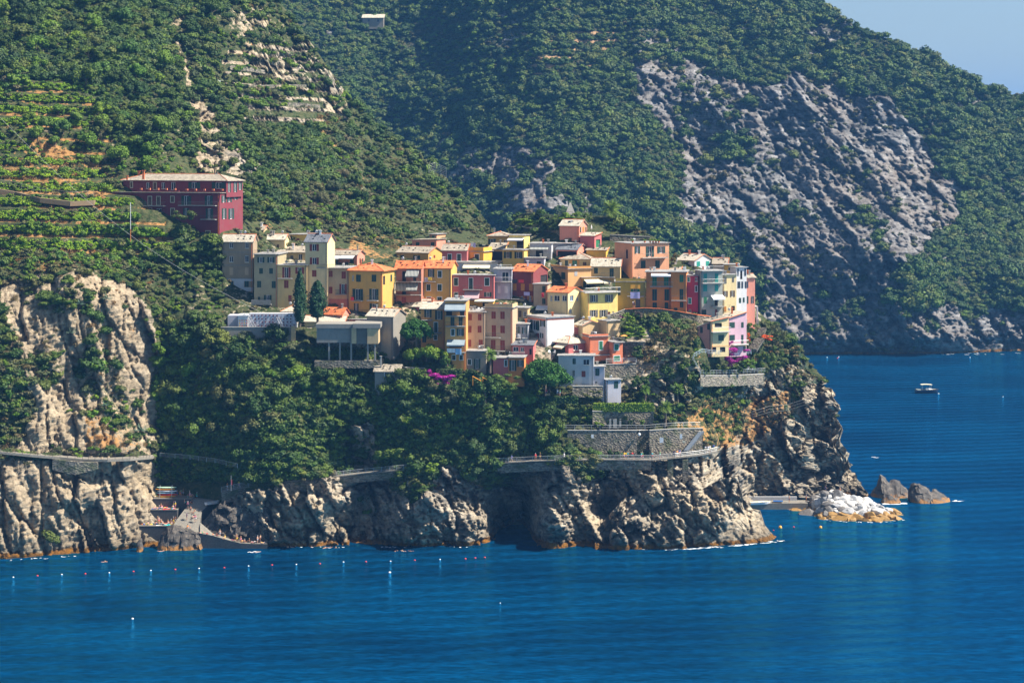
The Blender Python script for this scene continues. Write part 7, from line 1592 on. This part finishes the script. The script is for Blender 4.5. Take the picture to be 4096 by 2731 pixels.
# ------------------------------------------------------------------ people
SKIN = [plain('tanned skin', (0.50, 0.24, 0.14), 0.6, 0, .05), plain('fair skin', (0.62, 0.36, 0.25), 0.6, 0, .05), plain('brown skin', (0.30, 0.14, 0.08), 0.6, 0, .05)]
HAIR = [plain('dark hair', (0.025, 0.017, 0.012), 0.7), plain('blond hair', (0.40, 0.26, 0.10), 0.7), plain('grey hair', (0.35, 0.33, 0.31), 0.7)]
PO = {  # joints: pelvis chest neck head | shoulders elbows hands | hips knees feet
 'stand': dict(pel=(0, 0, .95), che=(0, 0, 1.30), nek=(0, 0, 1.50), hed=(0, -.02, 1.62), L=[(-.19, 0, 1.42), (-.27, 0, 1.14), (-.28, -.06, .88)], Rr=[(.19, 0, 1.42), (.29, .02, 1.15), (.22, -.12, .95)], lg=[(-.10, 0, .90), (-.12, -.02, .48), (-.12, 0, .06)], rg=[(.10, 0, .90), (.13, -.02, .48), (.15, .03, .06)]),
 'walk': dict(pel=(0, 0, .93), che=(.03, 0, 1.28), nek=(.04, 0, 1.48), hed=(.07, 0, 1.60), L=[(.02, -.19, 1.40), (-.10, -.23, 1.14), (-.02, -.23, .90)], Rr=[(.02, .19, 1.40), (.15, .22, 1.16), (.30, .18, 1.02)], lg=[(0, -.10, .90), (.20, -.10, .52), (.26, -.10, .08)], rg=[(0, .10, .90), (-.04, .10, .48), (-.32, .10, .16)]),
 'sit': dict(pel=(0, 0, .14), che=(0, .10, .48), nek=(0, .08, .68), hed=(0, .04, .80), L=[(-.19, .09, .60), (-.28, .16, .34), (-.26, .28, .06)], Rr=[(.19, .09, .60), (.26, -.08, .42), (.14, -.30, .46)], lg=[(-.10, -.04, .14), (-.14, -.36, .44), (-.14, -.60, .06)], rg=[(.10, -.04, .14), (.16, -.38, .40), (.18, -.66, .06)]),
 'lie': dict(pel=(0, 0, .12), che=(-.36, 0, .13), nek=(-.56, 0, .14), hed=(-.69, 0, .16), L=[(-.48, -.19, .12), (-.24, -.30, .08), (-.05, -.22, .10)], Rr=[(-.48, .19, .12), (-.70, .30, .10), (-.86, .14, .12)], lg=[(.05, -.10, .11), (.46, -.13, .14), (.88, -.12, .07)], rg=[(.05, .10, .11), (.44, .14, .30), (.80, .16, .07)])}
def person_meshes(pose):
    P_ = PO[pose]; V_ = [P_['pel'], P_['che'], P_['nek'], P_['hed']]; E_ = [(0, 1), (1, 2), (2, 3)]; Rd = [.135, .145, .055, .10]
    for k, rr in (('L', (.062, .045, .035)), ('Rr', (.062, .045, .035)), ('lg', (.088, .060, .042)), ('rg', (.088, .060, .042))):
        b0 = 1 if k in ('L', 'Rr') else 0; pr = b0
        for q, r_ in zip(P_[k], rr): V_.append(q); Rd.append(r_); E_.append((pr, len(V_) - 1)); pr = len(V_) - 1
        if k in ('lg', 'rg'): q = Vector(P_[k][-1]); dr = Vector((0, -.16, 0)) if pose != 'walk' else Vector((.16, 0, 0)); dr = Vector((.03, 0, .14)) if pose == 'lie' else dr; V_.append(tuple(q + dr)); Rd.append(.03); E_.append((pr, len(V_) - 1))
        else:
            q = Vector(P_[k][-1]); d = (q - Vector(P_[k][-2])).normalized()
            for s_ in (-1, 0, 1): V_.append(tuple(q + d * .13 + Vector((0, .03 * s_, .012 * s_)))); Rd.append(.011); E_.append((pr, len(V_) - 1))
    me = bpy.data.meshes.new('b'); me.from_pydata(V_, E_, []); o = bpy.data.objects.new('b', me); COL.objects.link(o)
    sk = o.modifiers.new('s', 'SKIN'); 
    for i_, r_ in enumerate(Rd): me.skin_vertices[0].data[i_].radius = (r_, r_ * (.72 if i_ < 2 else 1))
    me.skin_vertices[0].data[0].use_root = True
    o.modifiers.new('u', 'SUBSURF').levels = 1
    dg = bpy.context.evaluated_depsgraph_get(); body = bpy.data.meshes.new_from_object(o.evaluated_get(dg)); body.name = 'body'; bpy.data.objects.remove(o)
    return body
def sleeve(pts, rad, name, n_=8):
    mb = MB(); 
    for ps, rs in zip(pts, rad): mb.tube(ps, rs, WHITE, n_)
    return mb.mesh(name, smooth=True)
PM = {}
for pose in PO:
    b0 = person_meshes(pose); P_ = PO[pose]; bod = []
    for s_ in SKIN: q = b0.copy(); q.materials.clear(); q.materials.append(s_); bod.append(q)
    pel, che, nek = Vector(P_['pel']), Vector(P_['che']), Vector(P_['nek'])
    lg, rg = [Vector(q) for q in P_['lg']], [Vector(q) for q in P_['rg']]
    dn = (pel - che).normalized()
    shorts = sleeve([[pel - dn * .05, pel + dn * .04], [lg[0] - dn * .02, lg[0].lerp(lg[1], .55)], [rg[0] - dn * .02, rg[0].lerp(rg[1], .55)]], [[.165, .17], [.115, .09], [.115, .09]], 'shorts')
    top = sleeve([[pel - dn * .02, che, che.lerp(nek, .7)], [Vector(P_['L'][0]), Vector(P_['L'][0]).lerp(Vector(P_['L'][1]), .5)], [Vector(P_['Rr'][0]), Vector(P_['Rr'][0]).lerp(Vector(P_['Rr'][1]), .5)]], [[.16, .18, .11], [.085, .065], [.085, .065]], 'shirt')
    hh_ = []
    for m_ in HAIR: q = ball(m_, .118, 2, .95, 'hair'); hh_.append(q)
    PM[pose] = (bod, shorts, top, hh_)
CL = dict(blue=(.03, .10, .40), red=(.60, .03, .03), white=(.75, .75, .74), black=(.02, .02, .025), yellow=(.75, .5, .04), green=(.04, .28, .10), orange=(.75, .22, .03), pink=(.75, .22, .35), turquoise=(.04, .42, .42), navy=(.02, .035, .12), grey=(.3, .3, .32))
PEOPLE = []
def person(p, pose, rz, top, bottom, where, r=rnd, s=1.0):
    bod, sh, tp, hr = PM[pose]; t = empty('person', p, None, 'person', None, rz); t.scale = (s, s, s)
    link('body', r.choice(bod), t)
    o = link('shorts', sh, t); o.material_slots[0].link = 'OBJECT'; o.material_slots[0].material = plain('cloth ' + bottom, CL[bottom], .8)
    if top: o = link('shirt', tp, t); o.material_slots[0].link = 'OBJECT'; o.material_slots[0].material = plain('cloth ' + top, CL[top], .8)
    h_ = link('hair', r.choice(hr), t); q = Vector(PO[pose]['hed']); h_.location = q + (Vector((0, .02, .045)) if pose != 'lie' else Vector((-.04, 0, .02)))
    PEOPLE.append((t, pose, top, bottom, where)); return t
PW = {'stand': 'standing', 'walk': 'walking', 'sit': 'sitting', 'lie': 'lying'}
cols_ = list(CL)
def crowd(n_, xs, D_, z_, where, poses, seed, shirt=0.35, sep=0.55):
    r = random.Random(seed); pl_ = []; tries = 0
    while len(pl_) < n_ and tries < 2000:
        tries += 1; D = r.uniform(*D_); x = r.uniform(*xs); X, _ = cv(11, x, 0); wx = (X - 2048) / F * D
        if any((wx - q[0]) ** 2 + (D - q[1]) ** 2 < sep ** 2 for q in pl_): continue
        pl_.append((wx, D)); zz = z_(x, D) if callable(z_) else z_
        person(Vector((wx, D, zz)), r.choice(poses), r.uniform(0, 6.28), r.choice(cols_) if r.random() < shirt else None, r.choice(cols_), where, r)
crowd(9, (700, 900), (459.4, 463), Z1, 'beside the stacked kayaks', ['stand', 'stand', 'sit'], 1)
crowd(7, (960, 1190), (460.5, 464), W(0, 1998, 461).z, 'at the top of the slipway', ['stand', 'walk', 'stand'], 2, .6)
crowd(11, (360, 690), (456.3, 459), Z2, 'on the middle sunbathing terrace', ['stand', 'sit', 'lie', 'sit'], 3)
crowd(24, (185, 700), (452.8, 456), Z3, 'on the lower left quay', ['stand', 'sit', 'sit', 'lie', 'lie'], 4, .2, .6)
def rampz(x, D): return float(np.interp(D, [450.2, 452, 453.6, 456.6, 460], [tops[4][0].z, tops[3][0].z, tops[2][0].z, tops[1][0].z, tops[0][0].z]))
crowd(9, (800, 980), (450.6, 459), rampz, 'on the slipway', ['stand', 'walk', 'sit'], 5, .4, .9)
def lowz(x, D): return float(np.interp(x, [1008, 1180, 1300, 1440, 1560, 1915], [q[0].z for q in lw[:5]] + [lw[6][0].z]))
crowd(20, (1020, 1900), (449.4, 450.3), lowz, 'on the long bathing quay by the water', ['stand', 'sit', 'sit', 'lie'], 6, .15, .6)
def onwalk(px, where, rz, top, bottom, pose='walk', dy=1.0):
    k = max(i for i in range(len(WALK) - 1) if WALK[i][0] <= px); a, b_ = WP[k], WP[k + 1]; t_ = (px - WALK[k][0]) / (WALK[k + 1][0] - WALK[k][0]); p = a.lerp(b_, t_) + Vector((0, dy, 0)); person(p, pose, rz, top, bottom, where)
r = random.Random(77)
for px in (2487, 2496, 2503, 2512, 2530, 2538, 2566, 2572, 2610, 2641, 2697, 2709, 2720): onwalk(px, 'on the white bridge stretch of the cliff walk', r.choice((0, 3.1, 1.0, 4)), r.choice(cols_), r.choice(cols_), r.choice(('walk', 'stand')), r.uniform(.5, 1.9))
for px in (2825, 2834, 2841, 2857): onwalk(px, 'at the right end of the cliff walk', r.choice((0, 3.1)), r.choice(('white', 'blue', 'red')), r.choice(cols_), 'stand', r.uniform(.5, 1.6))
for px in (2024, 2046, 2142, 2160, 2256, 2278, 1748, 1742, 955, 975, 1003, 905): onwalk(px, 'on the shaded stretch of the cliff walk' if px > 1500 else 'at the lower end of the cliff walk', r.choice((0, 3.1)), r.choice(cols_), r.choice(cols_), r.choice(('walk', 'stand')), r.uniform(.5, 1.6))
for x, y, a, b_, wh in ((2186, 1583, 'red', 'navy', 'in the village garden right of the pine trunk'), (2197, 1583, 'black', 'black', 'in the village garden right of the pine trunk'), (2230, 1584, 'white', 'grey', 'in the village garden in front of the pale wall'), (2240, 1584, 'green', 'grey', 'in the village garden in front of the pale wall'), (2663, 1705, None, 'pink', 'behind the railing under the garden palm'), (2532, 1230, 'white', 'navy', 'in front of the mustard yellow house'), (2538, 1231, 'black', 'black', 'in front of the mustard yellow house')):
    person(ground(x, y, (5.5 if x < 2500 else 2.0) if y > 1300 else 3.5) + Vector((0, 0, 0)), 'stand', r.uniform(0, 6), a, b_, wh)
for x, D, z, wh in ((3302, DW(2060) + 9, W(0, 1968, DW(2060) + 9).z, 'on top of the white breakwater boulders'), (3360, DW(2060) + 9, W(0, 1972, DW(2060) + 9).z, 'on top of the white breakwater boulders'), (3157, 499.5, 1.62, 'on the small harbour quay'), (2976, 499.5, 1.62, 'on the small harbour quay'), (3225, 499, 2.0, 'on the rocks beside the small harbour quay')):
    person(Vector(((x - 2048) / F * D, D, z)), 'stand', r.uniform(0, 6), r.choice((None, 'navy')), r.choice(('red', 'navy', 'orange')), wh)
from collections import defaultdict
gr = defaultdict(list)
for t, pose, top, bottom, where in PEOPLE: gr[(PW[pose], top, bottom, where)].append(t)
for (po, top, bottom, where), ts in gr.items():
    ts.sort(key=lambda t: t.location.x / t.location.y)
    for i, t in enumerate(ts):
        lab = 'person %s %s%s' % (po, where, (' in %s shirt and %s shorts' % (top, bottom)) if top else (' in %s shorts' % bottom))
        if len(ts) > 1: lab = ['left ', 'right ', 'third ', 'fourth '][min(i, 3)] + lab
        t['label'] = ' '.join(lab.split()[:16]); t['group'] = 'people outdoors by the sea'
# towels
r = random.Random(3)
tl = defaultdict(int)
for i in range(26):
    if i < 17: D = r.uniform(452.8, 455.5); x = r.uniform(190, 690); z = Z3; wh = 'on the lower left quay'
    else: D = r.uniform(456.4, 458.6); x = r.uniform(360, 690); z = Z2; wh = 'on the middle sunbathing terrace'
    c_ = r.choice(('red', 'orange', 'white', 'blue', 'turquoise', 'yellow', 'pink')); X, _ = cv(11, x, 0); mb = MB(); mb.box((0, 0, .03), 1.7, .8, .05, plain('cloth ' + c_, CL[c_], .8)); mb.box((.6, 0, .09), .4, .5, .12, plain('cloth ' + c_, CL[c_], .8))
    o = mb.build('towel'); o.location = ((X - 2048) / F * D, D, z); o.rotation_euler = (0, 0, r.uniform(-.5, .5)); tl[(c_, wh)] += 1; tag(o, c_ + ' beach towel spread ' + wh, 'towel', c_ + ' towels ' + wh)
number_off([o for o in bpy.data.objects if o.name.split('.')[0] in ('towel', 'laundry')])
# ------------------------------------------------------------------ boats and floats
def hull_mb(L, wd, h, mat, deck, bow=0.35, open_=False):
    mb = MB(); n_ = 11; rows_ = []
    for i in range(n_):
        t = i / (n_ - 1); x = (t - .5) * L; k = 1.0 if t < 1 - bow else math.cos((t - 1 + bow) / bow * math.pi / 2) ** .7; k = max(k, .02) * (1 - .15 * (1 - t)); sh = h * (1 + .25 * t * t)
        rows_.append([(x + (.12 * L * t * t * .3), -wd / 2 * k, sh), (x, -wd / 2 * k * .85, h * .35), (x - .02 * L * t, 0, 0 - .05), (x, wd / 2 * k * .85, h * .35), (x + (.12 * L * t * t * .3), wd / 2 * k, sh)])
    for i in range(n_ - 1):
        for j in range(4): mb.face([rows_[i][j], rows_[i + 1][j], rows_[i + 1][j + 1], rows_[i][j + 1]], mat)
        dz = Vector((0, 0, -.12 * h)); a, b_, c_, d_ = (Vector(rows_[i][0]), Vector(rows_[i + 1][0]), Vector(rows_[i + 1][4]), Vector(rows_[i][4]))
        mb.face([a + dz, b_ + dz, c_ + dz, d_ + dz], deck)
    mb.face([rows_[0][k] for k in range(5)], mat); return mb
NAVY = plain('navy hull', (.012, .022, .05), .3); TEAK = plain('pale deck', (.62, .54, .38), .6); RUBB = plain('red boat paint', (.5, .04, .03), .4); BLUEB = plain('blue boat paint', (.03, .12, .35), .4)
p = W(3706, 1572, DW(1572)); s_ = DW(1572) / F
t = empty('motorboat', p, 'dark blue motorboat with a cream sun canopy moored alone off the point', 'boat', None, .03); LB = 92 * s_
hull_mb(LB, LB * .3, 1.35, NAVY, TEAK).build('hull', t)
mb = MB(); mb.hexa([(-.05 * LB, -1.0, 1.3), (.30 * LB, -.7, 1.35), (.30 * LB, .7, 1.35), (-.05 * LB, 1.0, 1.3), (.02 * LB, -.8, 1.95), (.22 * LB, -.5, 1.6), (.22 * LB, .5, 1.6), (.02 * LB, .8, 1.95)], WHITE); mb.build('cabin', t)
mb = MB(); [mb.obox((-.25 * LB + q * .08 * LB, -1.1, 3.15 + .10 * math.sin(q / 5 * 3.14)), (.08 * LB, 0, .10 * math.sin((q + 1) / 5 * 3.14) - .10 * math.sin(q / 5 * 3.14)), (0, 2.2, 0), (0, 0, .16), plain('cream canvas', AWN['c'], .8)) for q in range(6)]; mb.build('canopy', t)
mb = MB(); [mb.tube([(x_, y_, 1.3), (x_, y_, 3.2)], .04, GALV, 4) for x_ in (-.2 * LB, .18 * LB) for y_ in (-1, 1)]; mb.build('canopy_frame', t)
mb = MB(); mb.box((-.36 * LB, 0, 1.4), 1.3, 2.4, .35, plain('cream canvas', AWN['c'], .8)); mb.build('seat', t)
link('buoy_float', ball(WHITE, .3), None, W(3754, 1575, DW(1575))); tag(bpy.data.objects['buoy_float'], 'small white float beside the bow of the dark blue motorboat', 'float')
for x, y, L_, mt, lb in ((3040, 2018, 5.2, WHITE, 'white rowing boat on the left in the small harbour'), (3078, 2030, 5.6, BLUEB, 'blue boat with red cushions in the middle of the small harbour'), (3112, 2034, 4.6, BLUEB, 'small boat with a folded blue canopy on the right in the small harbour')):
    p = W(x, y, DW(y) if y > 2025 else DW(2037)); p.z = max(p.z, 0); t = empty('boat', p, lb, 'boat', None, .2 if x < 3050 else -.1); hull_mb(L_, 1.8, .75, mt, TEAK).build('hull', t)
    mb = MB(); mb.box((-.3, 0, .7), .4, 1.3, .12, RUBB if 'red' in lb else WHITE); mb.box((.9, 0, .72), .3, 1.1, .12, RUBB if 'red' in lb else WHITE); mb.build('bench', t)
    if x > 3100:
        mb = MB(); mb.obox((-1.2, -.8, 1.9), (2.4, 0, 0), (0, 1.6, 0), (0, 0, .12), BLUEB); mb.build('canopy', t); mb = MB(); [mb.tube([(a_, b_, .6), (a_, b_, 1.95)], .03, GALV, 4) for a_ in (-1.1, 1.1) for b_ in (-.7, .7)]; mb.build('canopy_frame', t)
# kayaks stacked on a rack
KC = [('yellow', (.80, .36, .02)), ('red', (.70, .04, .02)), ('pale blue', (.25, .45, .55)), ('white', (.72, .74, .74)), ('orange', (.80, .30, .02)), ('green and white', (.45, .62, .45))]
for i, (nm, c_) in enumerate(KC):
    p = q11(550 + (i % 2) * 22 - 6 * (i // 2), 0, 460.2); p.z = Z1 + .25 + i * .42; m_ = plain('kayak ' + nm, c_, .35)
    mb = MB(); n_ = 13
    rg_ = [[(((k / (n_ - 1)) - .5) * 4.6, math.cos(a) * .38 * math.sin(math.pi * (k + .25) / (n_ - .5)) ** .6, math.sin(a) * .18 * math.sin(math.pi * (k + .25) / (n_ - .5)) ** .5 + .25 * abs((k / (n_ - 1)) - .5) ** 2) for a in [q * 6.283 / 8 for q in range(8)]] for k in range(n_)]
    for k in range(n_ - 1):
        for j in range(8): mb.face([rg_[k][j], rg_[k + 1][j], rg_[k + 1][(j + 1) % 8], rg_[k][(j + 1) % 8]], m_)
    o = mb.build('kayak', smooth=True); o.location = p; tag(o, nm + ' kayak, ' + ('bottom', 'second from the bottom', 'third from the bottom', 'fourth from the bottom', 'second from the top', 'topmost')[i] + ' of the stack on the bathing terrace', 'kayak')
mb = MB(); a = q11(470, 0, 460.2); b_ = q11(630, 0, 460.2)
for x_ in (a.x, b_.x):
    for y_ in (459.7, 460.9): mb.tube([(x_, y_, Z1), (x_, y_, Z1 + 2.8)], .05, GALV, 5)
    for z_ in range(6): mb.tube([(x_, 459.7, Z1 + .06 + z_ * .42), (x_, 460.9, Z1 + .06 + z_ * .42)], .035, GALV, 4)
o = mb.build('kayak_rack', None, a); o.location = a; tag(o, 'metal rack holding the stack of kayaks', 'rack')
p = q11(1175, 560, 458.6); t = empty('rowing_boat', p, 'white rowing boat pulled up on the slipway top with striped cover', 'boat', None, .7); hull_mb(3.6, 1.5, .6, WHITE, plain('grey cover', (.3, .32, .34), .8)).build('hull', t); mb = MB(); mb.box((0, 0, .6), .3, 1.2, .1, TEAK); mb.build('bench', t)
# flag pole
p = q11(1425, 380, 453.5); t = empty('flagpole', p, 'thin pole with a furled red flag at the lower end of the cliff walk', 'flagpole'); mb = MB(); mb.tube([(0, 0, 0), (0, 0, 3.6)], .05, GALV, 5); mb.build('pole', t); mb = MB(); mb.box((.14, 0, 2.0), .22, .06, 1.2, RUBB); mb.build('flag', t)
# marker buoys in a rope line, and others
RB = plain('red plastic', (.70, .03, .015), .4); YB = plain('orange yellow plastic', (.80, .33, .02), .4); bw_, br_, by_ = ball(WHITE, .19, 2, .9), ball(RB, .22, 2, .9), ball(YB, .36, 2, 1.3)
line = [(53, 2308, 'w'), (150, 2302, 'r'), (247, 2297, 'w'), (341, 2294, 'r'), (437, 2290, 'w'), (534, 2285, 'r'), (603, 2281, 'w'), (701, 2277, 'r'), (796, 2273, 'w'), (897, 2270, 'r'), (994, 2263, 'w'), (1088, 2259, 'r'), (1185, 2257, 'w'), (1280, 2254, 'r'), (1374, 2247, 'w'), (1464, 2246, 'r'), (1562, 2244, 'w'), (1659, 2240, 'r'), (1760, 2237, 'w'), (1862, 2234, 'r'), (1901, 2231, 'r'), (1939, 2229, 'r')]
ordn = ['first', 'second', 'third', 'fourth', 'fifth', 'sixth', 'seventh', 'eighth', 'ninth', 'tenth', 'eleventh', 'twelfth', 'thirteenth']
ct = dict(w=0, r=0)
for x, y, k in line:
    o = link('buoy', bw_ if k == 'w' else br_, None, W(x, y, DW(y))); tag(o, '%s %s buoy from the left in the float line across the bay' % (ordn[ct[k]], dict(w='white', r='red')[k]), 'buoy', 'buoys of the float line'); ct[k] += 1
for x, y, me_, s_, lb in ((1559, 2289, bw_, 1.5, 'larger white buoy outside the float line'), (530, 2474, bw_, 1.3, 'lone white buoy in the open water at lower left'), (2001, 2411, bw_, .7, 'tiny white float in open water below the sea cave'), (3121, 2110, by_, 1.2, 'orange and red buoy nearest the rock spur'), (3175, 2107, br_, 1.0, 'red buoy outside the small harbour'), (3282, 2110, by_, 1.1, 'yellow buoy in front of the breakwater'), (3094, 2120, br_, .8, 'small pink red float touching the rock spur'), (4012, 1587, bw_, 1.2, 'white float far out near the right edge'), (3308, 1430, bw_, 1.5, 'white float near the far shore, left one'), (3350, 1433, br_, 1.5, 'red float near the far shore'), (3355, 1428, bw_, 1.5, 'white float near the far shore beside the red one'), (3880, 1430, bw_, 1.5, 'white float near the far shore at the right')):
    o = link('buoy', me_, None, W(x, y, DW(y))); o.scale = (s_, s_, s_); tag(o, lb, 'buoy')
# swimmers
hd_ = [ball(HAIR[0], .14), ball(HAIR[1], .14)]
sw = [(1028, 2207), (1152, 2188), (1166, 2187), (1182, 2184), (1245, 2186), (1300, 2190), (1320, 2188), (1344, 2190), (1584, 2202), (1610, 2203), (1640, 2203), (655, 2200), (640, 2204), (3160, 2038), (3178, 2037), (420, 2246)]
for i, (x, y) in enumerate(sw):
    p = W(x, y, DW(y)); t = empty('swimmer', p, '%s swimmer in the water%s' % (ordn[i] if i < 13 else ('next', 'further', 'last')[i - 13], ', counting the listed bathers near the rocks' if i < 13 else (' beside the harbour quay, left one' if i == 13 else (' beside the harbour quay, right one' if i == 14 else ' off the left cliff'))), 'person', 'swimmers near the shore', r.uniform(0, 6))
    link('head', hd_[i % 2], t, (0, 0, .16)); q = link('body', r.choice(PM['lie'][0]), t, (.3, 0, -.16)); q.rotation_euler = (0, .12, 0)
# cable, pole, gull
a, b_ = W(-40, 430, 500), W(1062, 1258, D1 + 2); pts = []
for k in range(25): t_ = k / 24; q = a.lerp(b_, t_); q.z -= 5.5 * math.sin(math.pi * t_); pts.append(q)
mb = MB(); mb.tube(pts, .028, plain('steel cable', (.40, .40, .40), .5), 4); o = mb.build('cable', None, a); o.location = a; tag(o, 'long thin steel cable slanting from the upper left down to the graveyard', 'cable')
Dp = 478; p = W(522, 950, Dp); t = empty('pole', p, 'thin white pole with an orange foot in front of the red building', 'pole'); mb = MB(); mb.tube([(0, 0, 2), (0, 0, 140 * Dp / F)], .07, WHITE, 5); mb.build('upper_pole', t); mb = MB(); mb.tube([(0, 0, -1), (0, 0, 2)], .09, plain('orange primer', (.6, .2, .05), .7), 5); mb.build('pole_foot', t)
p = W(880, 326, 470); t = empty('seagull', p, 'white seagull flying in front of the wooded hillside', 'bird'); mb = MB(); mb.tube([(-.35, 0, 0), (-.15, 0, .02), (.15, 0, .02), (.38, 0, .0)], [.02, .11, .11, .03], WHITE, 7); mb.build('body', t)
for s__ in (-1, 1):
    mb = MB(); mb.face([(.12, 0, .06), (-.12, 0, .06), (-.10, .5 * s__, .26), (.10, .5 * s__, .30)], WHITE); mb.face([(.10, .5 * s__, .30), (-.10, .5 * s__, .26), (-.15, .95 * s__, .16)], WHITE); o = mb.build('wing', t)
t.rotation_euler = (0, 0, 1.4)
# terrace furniture
def chair(p, label, rz=0.0, mat=WHITE):
    t = empty('chair', p, label, 'chair', None, rz); mb = MB(); mb.box((0, 0, .42), .5, .5, .05, mat); mb.build('seat', t); mb = MB(); mb.obox((-.25, .22, .44), (.5, 0, 0), (0, .04, 0), (0, .12, .5), mat); mb.build('backrest', t)
    lm = MB(); lm.tube([(0, 0, 0), (0, 0, .42)], .025, mat, 4); lm_ = lm.mesh('leg')
    for x_, y_ in ((-.2, -.2), (.2, -.2), (-.2, .2), (.2, .2)): link('leg', lm_, t, (x_, y_, 0))
for cr_, x, y, lb in ((5, 1525, 372, 'white garden chair on the golden roof terrace, left'), (5, 1630, 372, 'white garden chair on the golden roof terrace, middle'), (5, 1678, 374, 'white garden chair on the golden roof terrace, right'), (4, 1255, 520, 'white chair on the turquoise shuttered house terrace, left'), (4, 1300, 520, 'white chair on the turquoise shuttered house terrace, right'), (2, 355, 1290, 'white chair on the lower balcony behind the striped awning'), (6, 585, 1120, 'white chair at the left end of the rose house terrace'), (6, 650, 1120, 'second white chair on the rose house terrace'), (8, 1315, 945, 'left white lounger chair on the garden terrace of the point'), (8, 1372, 945, 'right white lounger chair on the garden terrace of the point')):
    X, Y = cv(cr_, x, y); p = W(X, Y, NEAR.at(X, Y) - (3.5 if cr_ != 8 else 4.5)); chair(p, lb, r.uniform(-.8, .8))
def parasol(cr_, x, y0, y1, wpx, mat, label, closed=False, off=4):
    X, Y1 = cv(cr_, x, y1); _, Y0 = cv(cr_, x, y0); D = NEAR.at(X, Y1) - off; p = W(X, Y1, D); h_ = W(X, Y0, D).z - p.z; t = empty('parasol', p, label, 'parasol'); mb = MB(); mb.tube([(0, 0, 0), (0, 0, h_)], .04, GALV, 5); mb.build('pole', t)
    mb = MB(); wd = wpx / CR[cr_][2] / 2 * D / F
    if closed: mb.tube([(0, 0, h_ * .35), (0, 0, h_ * .6), (0, 0, h_)], [.22, .2, .02], mat, 8)
    else:
        for k in range(8): a, b2 = k * .7854, (k + 1) * .7854; mb.face([(0, 0, h_), (wd * math.cos(a), wd * math.sin(a), h_ - wd * .35), (wd * math.cos(b2), wd * math.sin(b2), h_ - wd * .35)], mat)
    mb.build('canopy', t)
parasol(4, 610, 160, 315, 110, WHITE, 'open white parasol tilted over the balcony of the large salmon house', off=7)
parasol(4, 945, 425, 545, 40, AWM['u'], 'closed blue striped parasol above the crimson house', True, 5)
parasol(3, 1237, 305, 410, 30, WHITE, 'closed white parasol beside the pink tower house', True, 3)
parasol(6, 1745, 815, 940, 120, AWM['o'], 'orange sunshade at the edge of the narrow red orange tower', off=5)
# flower pots on the salmon house roof terrace
for k, x in enumerate((120, 310, 395, 440, 485, 530)):
    X, Y = cv(4, x, 84); p = W(X, Y, NEAR.at(*cv(4, 100, 640)) + 1.5); t = empty('flower_pot', p, '%s terracotta flower pot from the left on the salmon house roof terrace' % ordn[k], 'flower pot'); mb = MB(); mb.tube([(0, 0, 0), (0, 0, .45)], [.2, .28], TERRA, 8); mb.build('pot', t); q = link('plant', BRI_M[0], t, (0, 0, .6)); q.scale = (.5, .5, .5)
HAZE=0.00012
# ------------------------------------------------------------------ air
mh, n, l, b = nodes('hazy air'); n.remove(b)
pv = N(n, 'VolumePrincipled'); pv.inputs['Color'].default_value = (0.15, 0.45, 1.0, 1); pv.inputs['Density'].default_value = HAZE
pv.inputs['Anisotropy'].default_value = 0.2
l.new(pv.outputs[0], n['Material Output'].inputs['Volume'])
me = bpy.data.meshes.new('haze')
x0, x1, y0, y1, z0, z1 = -7000, 7000, -300, 10000, -6, 330
hz = MB(); hz.obox((x0, y0, z0), (x1 - x0, 0, 0), (0, y1 - y0, 0), (0, 0, z1 - z0), mh)
o = hz.build('haze'); tag(o, kind='stuff')
